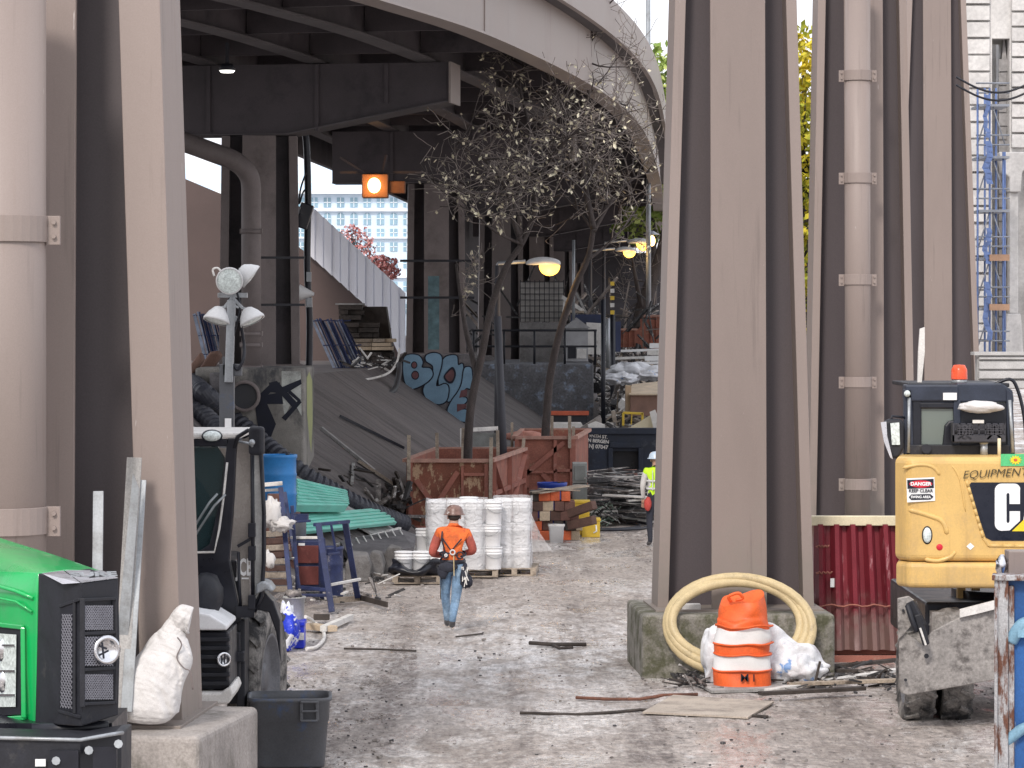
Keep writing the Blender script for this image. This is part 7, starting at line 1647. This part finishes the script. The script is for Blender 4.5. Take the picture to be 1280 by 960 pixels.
WX = X(566,43.4)
pq, V = person('worker seen from behind walking away in orange jacket, jeans, tool belt and hard hat', (WX,43.4,.0), 0, J, ['jacket','sleeve','jeans','skin','boot','black','redwood'])
a = MB(); hc = Vector((.018,.10,1.565)); a.lathe([(.135,0),(.128,.012),(.122,.03),(.116,.06),(.095,.095),(.055,.118),(0,.125)], hc, 24)
a.lathe([(.15,-.012),(.15,-.004),(.12,.006)], hc+Vector((0,.015,0)), 24); a.build('hard_hat', 'helmet', pq, local=True)
a = MB(); a.blob(Vector((.018,.065,1.525)), (.082,.075,.06), 10, .05, m=0); a.build('hair', 'hair', pq, local=True)
a = MB(); a.lathe([(.168,.0),(.176,.01),(.176,.055),(.168,.06)], (0,0,.895), 24); 
for v in a.v: v.y *= .85
tb = a.build('tool_belt', 'black', pq, local=True)
for x, y, z, r_, nm in ((.155,-.06,.74,(.06,.07,.17),'tool_pouch'),(-.13,-.09,.80,(.075,.05,.10),'tool_pouch'),(.20,-.0,.66,(.07,.07,.09),'tool_pouch')):
    b_ = MB(); b_.blob((x,y,z), r_, 10, .15, 3, seed=x*10); b_.build(nm, 'darkcloth', tb, local=True)
b_ = MB()
for i in range(7): b_.bar((.14+ru(-.03,.08),-.10,.86), (.17+ru(-.05,.07),-.13,.58+ru(0,.12)), .012, .012)
b_.build('tools', 'offwhite', tb, local=True)
b_ = MB(); b_.bar((-.155,-.05,.86),(-.165,-.03,.42),.03,.012); b_.build('strap', 'black', tb, local=True)
b_ = MB(); b_.blob((-.06,-.125,.86),(.13,.035,.07),10,.05); b_.build('seat_pad','darkcloth',tb,local=True)
hn = MB(); hn.tube([Vector((.175*math.cos(t), .125*math.sin(t)+.0, 1.03+.03*math.sin(t*2))) for t in [i*.314 for i in range(20)]], .014, 6, closed=True)
hn.tube([(-.14,-.125,1.25),(-.02,-.142,1.08),(.12,-.13,1.24)], .012, 6); hn.tube([(-.14,-.1,1.34),(-.15,-.13,1.24),(-.1,-.13,1.05),(-.17,-.05,.95)], .012, 6)
hh = hn.build('harness', 'darkcloth', pq, local=True)
for x, z, r_, mt_ in ((.0,1.06,.032,'offlamp'),(-.10,1.02,.04,'darkcloth'),(.10,1.02,.045,'darkcloth'),(-.09,1.02,.016,'offlamp')):
    b_ = MB(); b_.tube([Vector((x+r_*math.cos(t),-.15-.01*(mt_=='offlamp'),z+r_*math.sin(t))) for t in [i*.449 for i in range(14)]], .011, 6, closed=True); b_.build('ring' if mt_=='offlamp' else 'coiled_lanyard', mt_, hh, local=True)
b_ = MB(); b_.bar((.015,-.15,1.03),(.02,-.16,.74),.02,.012); b_.build('lanyard','hose',hh,local=True)
# second worker
J2 = dict(pelvis=((0,0,.94),(.14,.11)), spine=((0,0,1.1),(.15,.12)), chest=((0,.01,1.28),(.18,.13)), neckb=((0,.02,1.45),(.09,.08)), neck=((0,.03,1.51),.056), head=((0,.05,1.61),(.08,.09)), crown=((0,.05,1.68),(.06,.07)),
         shL=((-.19,.0,1.40),.078), elL=((-.25,.02,1.13),.055), wrL=((-.22,.10,.88),.036), shR=((.19,0,1.40),.078), elR=((.25,.0,1.13),.055), wrR=((.24,.12,.9),.036),
         hipL=((-.09,0,.87),.10), knL=((-.12,.03,.49),.066), anL=((-.11,-.03,.10),.048), toL=((-.13,.12,.04),.044), hipR=((.09,0,.87),.10), knR=((.11,.06,.5),.066), anR=((.10,.08,.10),.048), toR=((.11,.23,.04),.044))
p2q, V2 = person('worker in lime high-visibility vest standing half hidden behind the broad steel column', (X(820,59.3),59.3,0), R(8), J2, ['lime','fabric_white','darkcloth','skin','boot','black','redwood'], look=.2)
a = MB(); a.lathe([(.135,0),(.128,.012),(.116,.06),(.095,.095),(.055,.118),(0,.125)], (0,.05,1.64), 24); a.lathe([(.15,-.012),(.15,-.004),(.12,.006)], (0,.06,1.64), 24); a.build('hard_hat','hathelm2',p2q,local=True)
a = MB(); a.blob((-.17,-.09,.80),(.07,.06,.13),10,.1); a.build('red_pouch','redpouch',p2q,local=True)
a = MB()
for z in (1.06,1.2): a.lathe([(.176,0),(.184,.0),(.184,.04),(.176,.04)], (0,.005,z), 24)
for v in a.v: v.y *= .80
for x in (-.09,.09): a.bar((x,-.14,1.05),(x,-.13,1.42),.04,.012)
a.build('reflective_tape','offlamp',p2q,local=True)
# ------------------------------------------------------------------ light and camera
w = bpy.data.worlds.new('World'); SC.world = w; w.use_nodes = True
nt = w.node_tree; bg = nt.nodes['Background']
sky = nt.nodes.new('ShaderNodeTexSky'); sky.sky_type = 'NISHITA'; sky.sun_disc = False
SUN_EL, SUN_AZ = R(40), R(198)      # azimuth clockwise from +y: behind the camera, to its left
sky.sun_elevation = SUN_EL; sky.sun_rotation = SUN_AZ; sky.air_density = 1.5; sky.dust_density = 4
mx = nt.nodes.new('ShaderNodeMix'); mx.data_type = 'RGBA'; mx.inputs[0].default_value = .82
nt.links.new(sky.outputs[0], mx.inputs[6]); mx.inputs[7].default_value = (10.6, 10.8, 11.6, 1)
nt.links.new(mx.outputs[2], bg.inputs['Color']); bg.inputs['Strength'].default_value = .135
sl = bpy.data.lights.new('sun', 'SUN'); sl.energy = 2.3; sl.angle = R(10); sl.color = (1, .93, .86)
so = bpy.data.objects.new('sun', sl); COL.objects.link(so)
sd = Vector((math.sin(SUN_AZ)*math.cos(SUN_EL), math.cos(SUN_AZ)*math.cos(SUN_EL), math.sin(SUN_EL)))
so.rotation_euler = sd.to_track_quat('Z', 'Y').to_euler(); so.location = (0, 0, 30)
cam = bpy.data.cameras.new('camera'); co = bpy.data.objects.new('camera', cam); COL.objects.link(co)
co.location = (0, 0, H); co.rotation_euler = (R(90), 0, 0); cam.sensor_width = 36; cam.lens = F/1280*36; cam.shift_y = -80/1280
cam.clip_end = 5000; cam.clip_start = .5; SC.camera = co
SC.view_settings.view_transform = 'Standard'; SC.view_settings.look = 'None'; SC.view_settings.exposure = 0
SC.render.film_transparent = False
SC.cycles.max_bounces = 6; SC.cycles.transparent_max_bounces = 12; SC.cycles.use_denoising = True
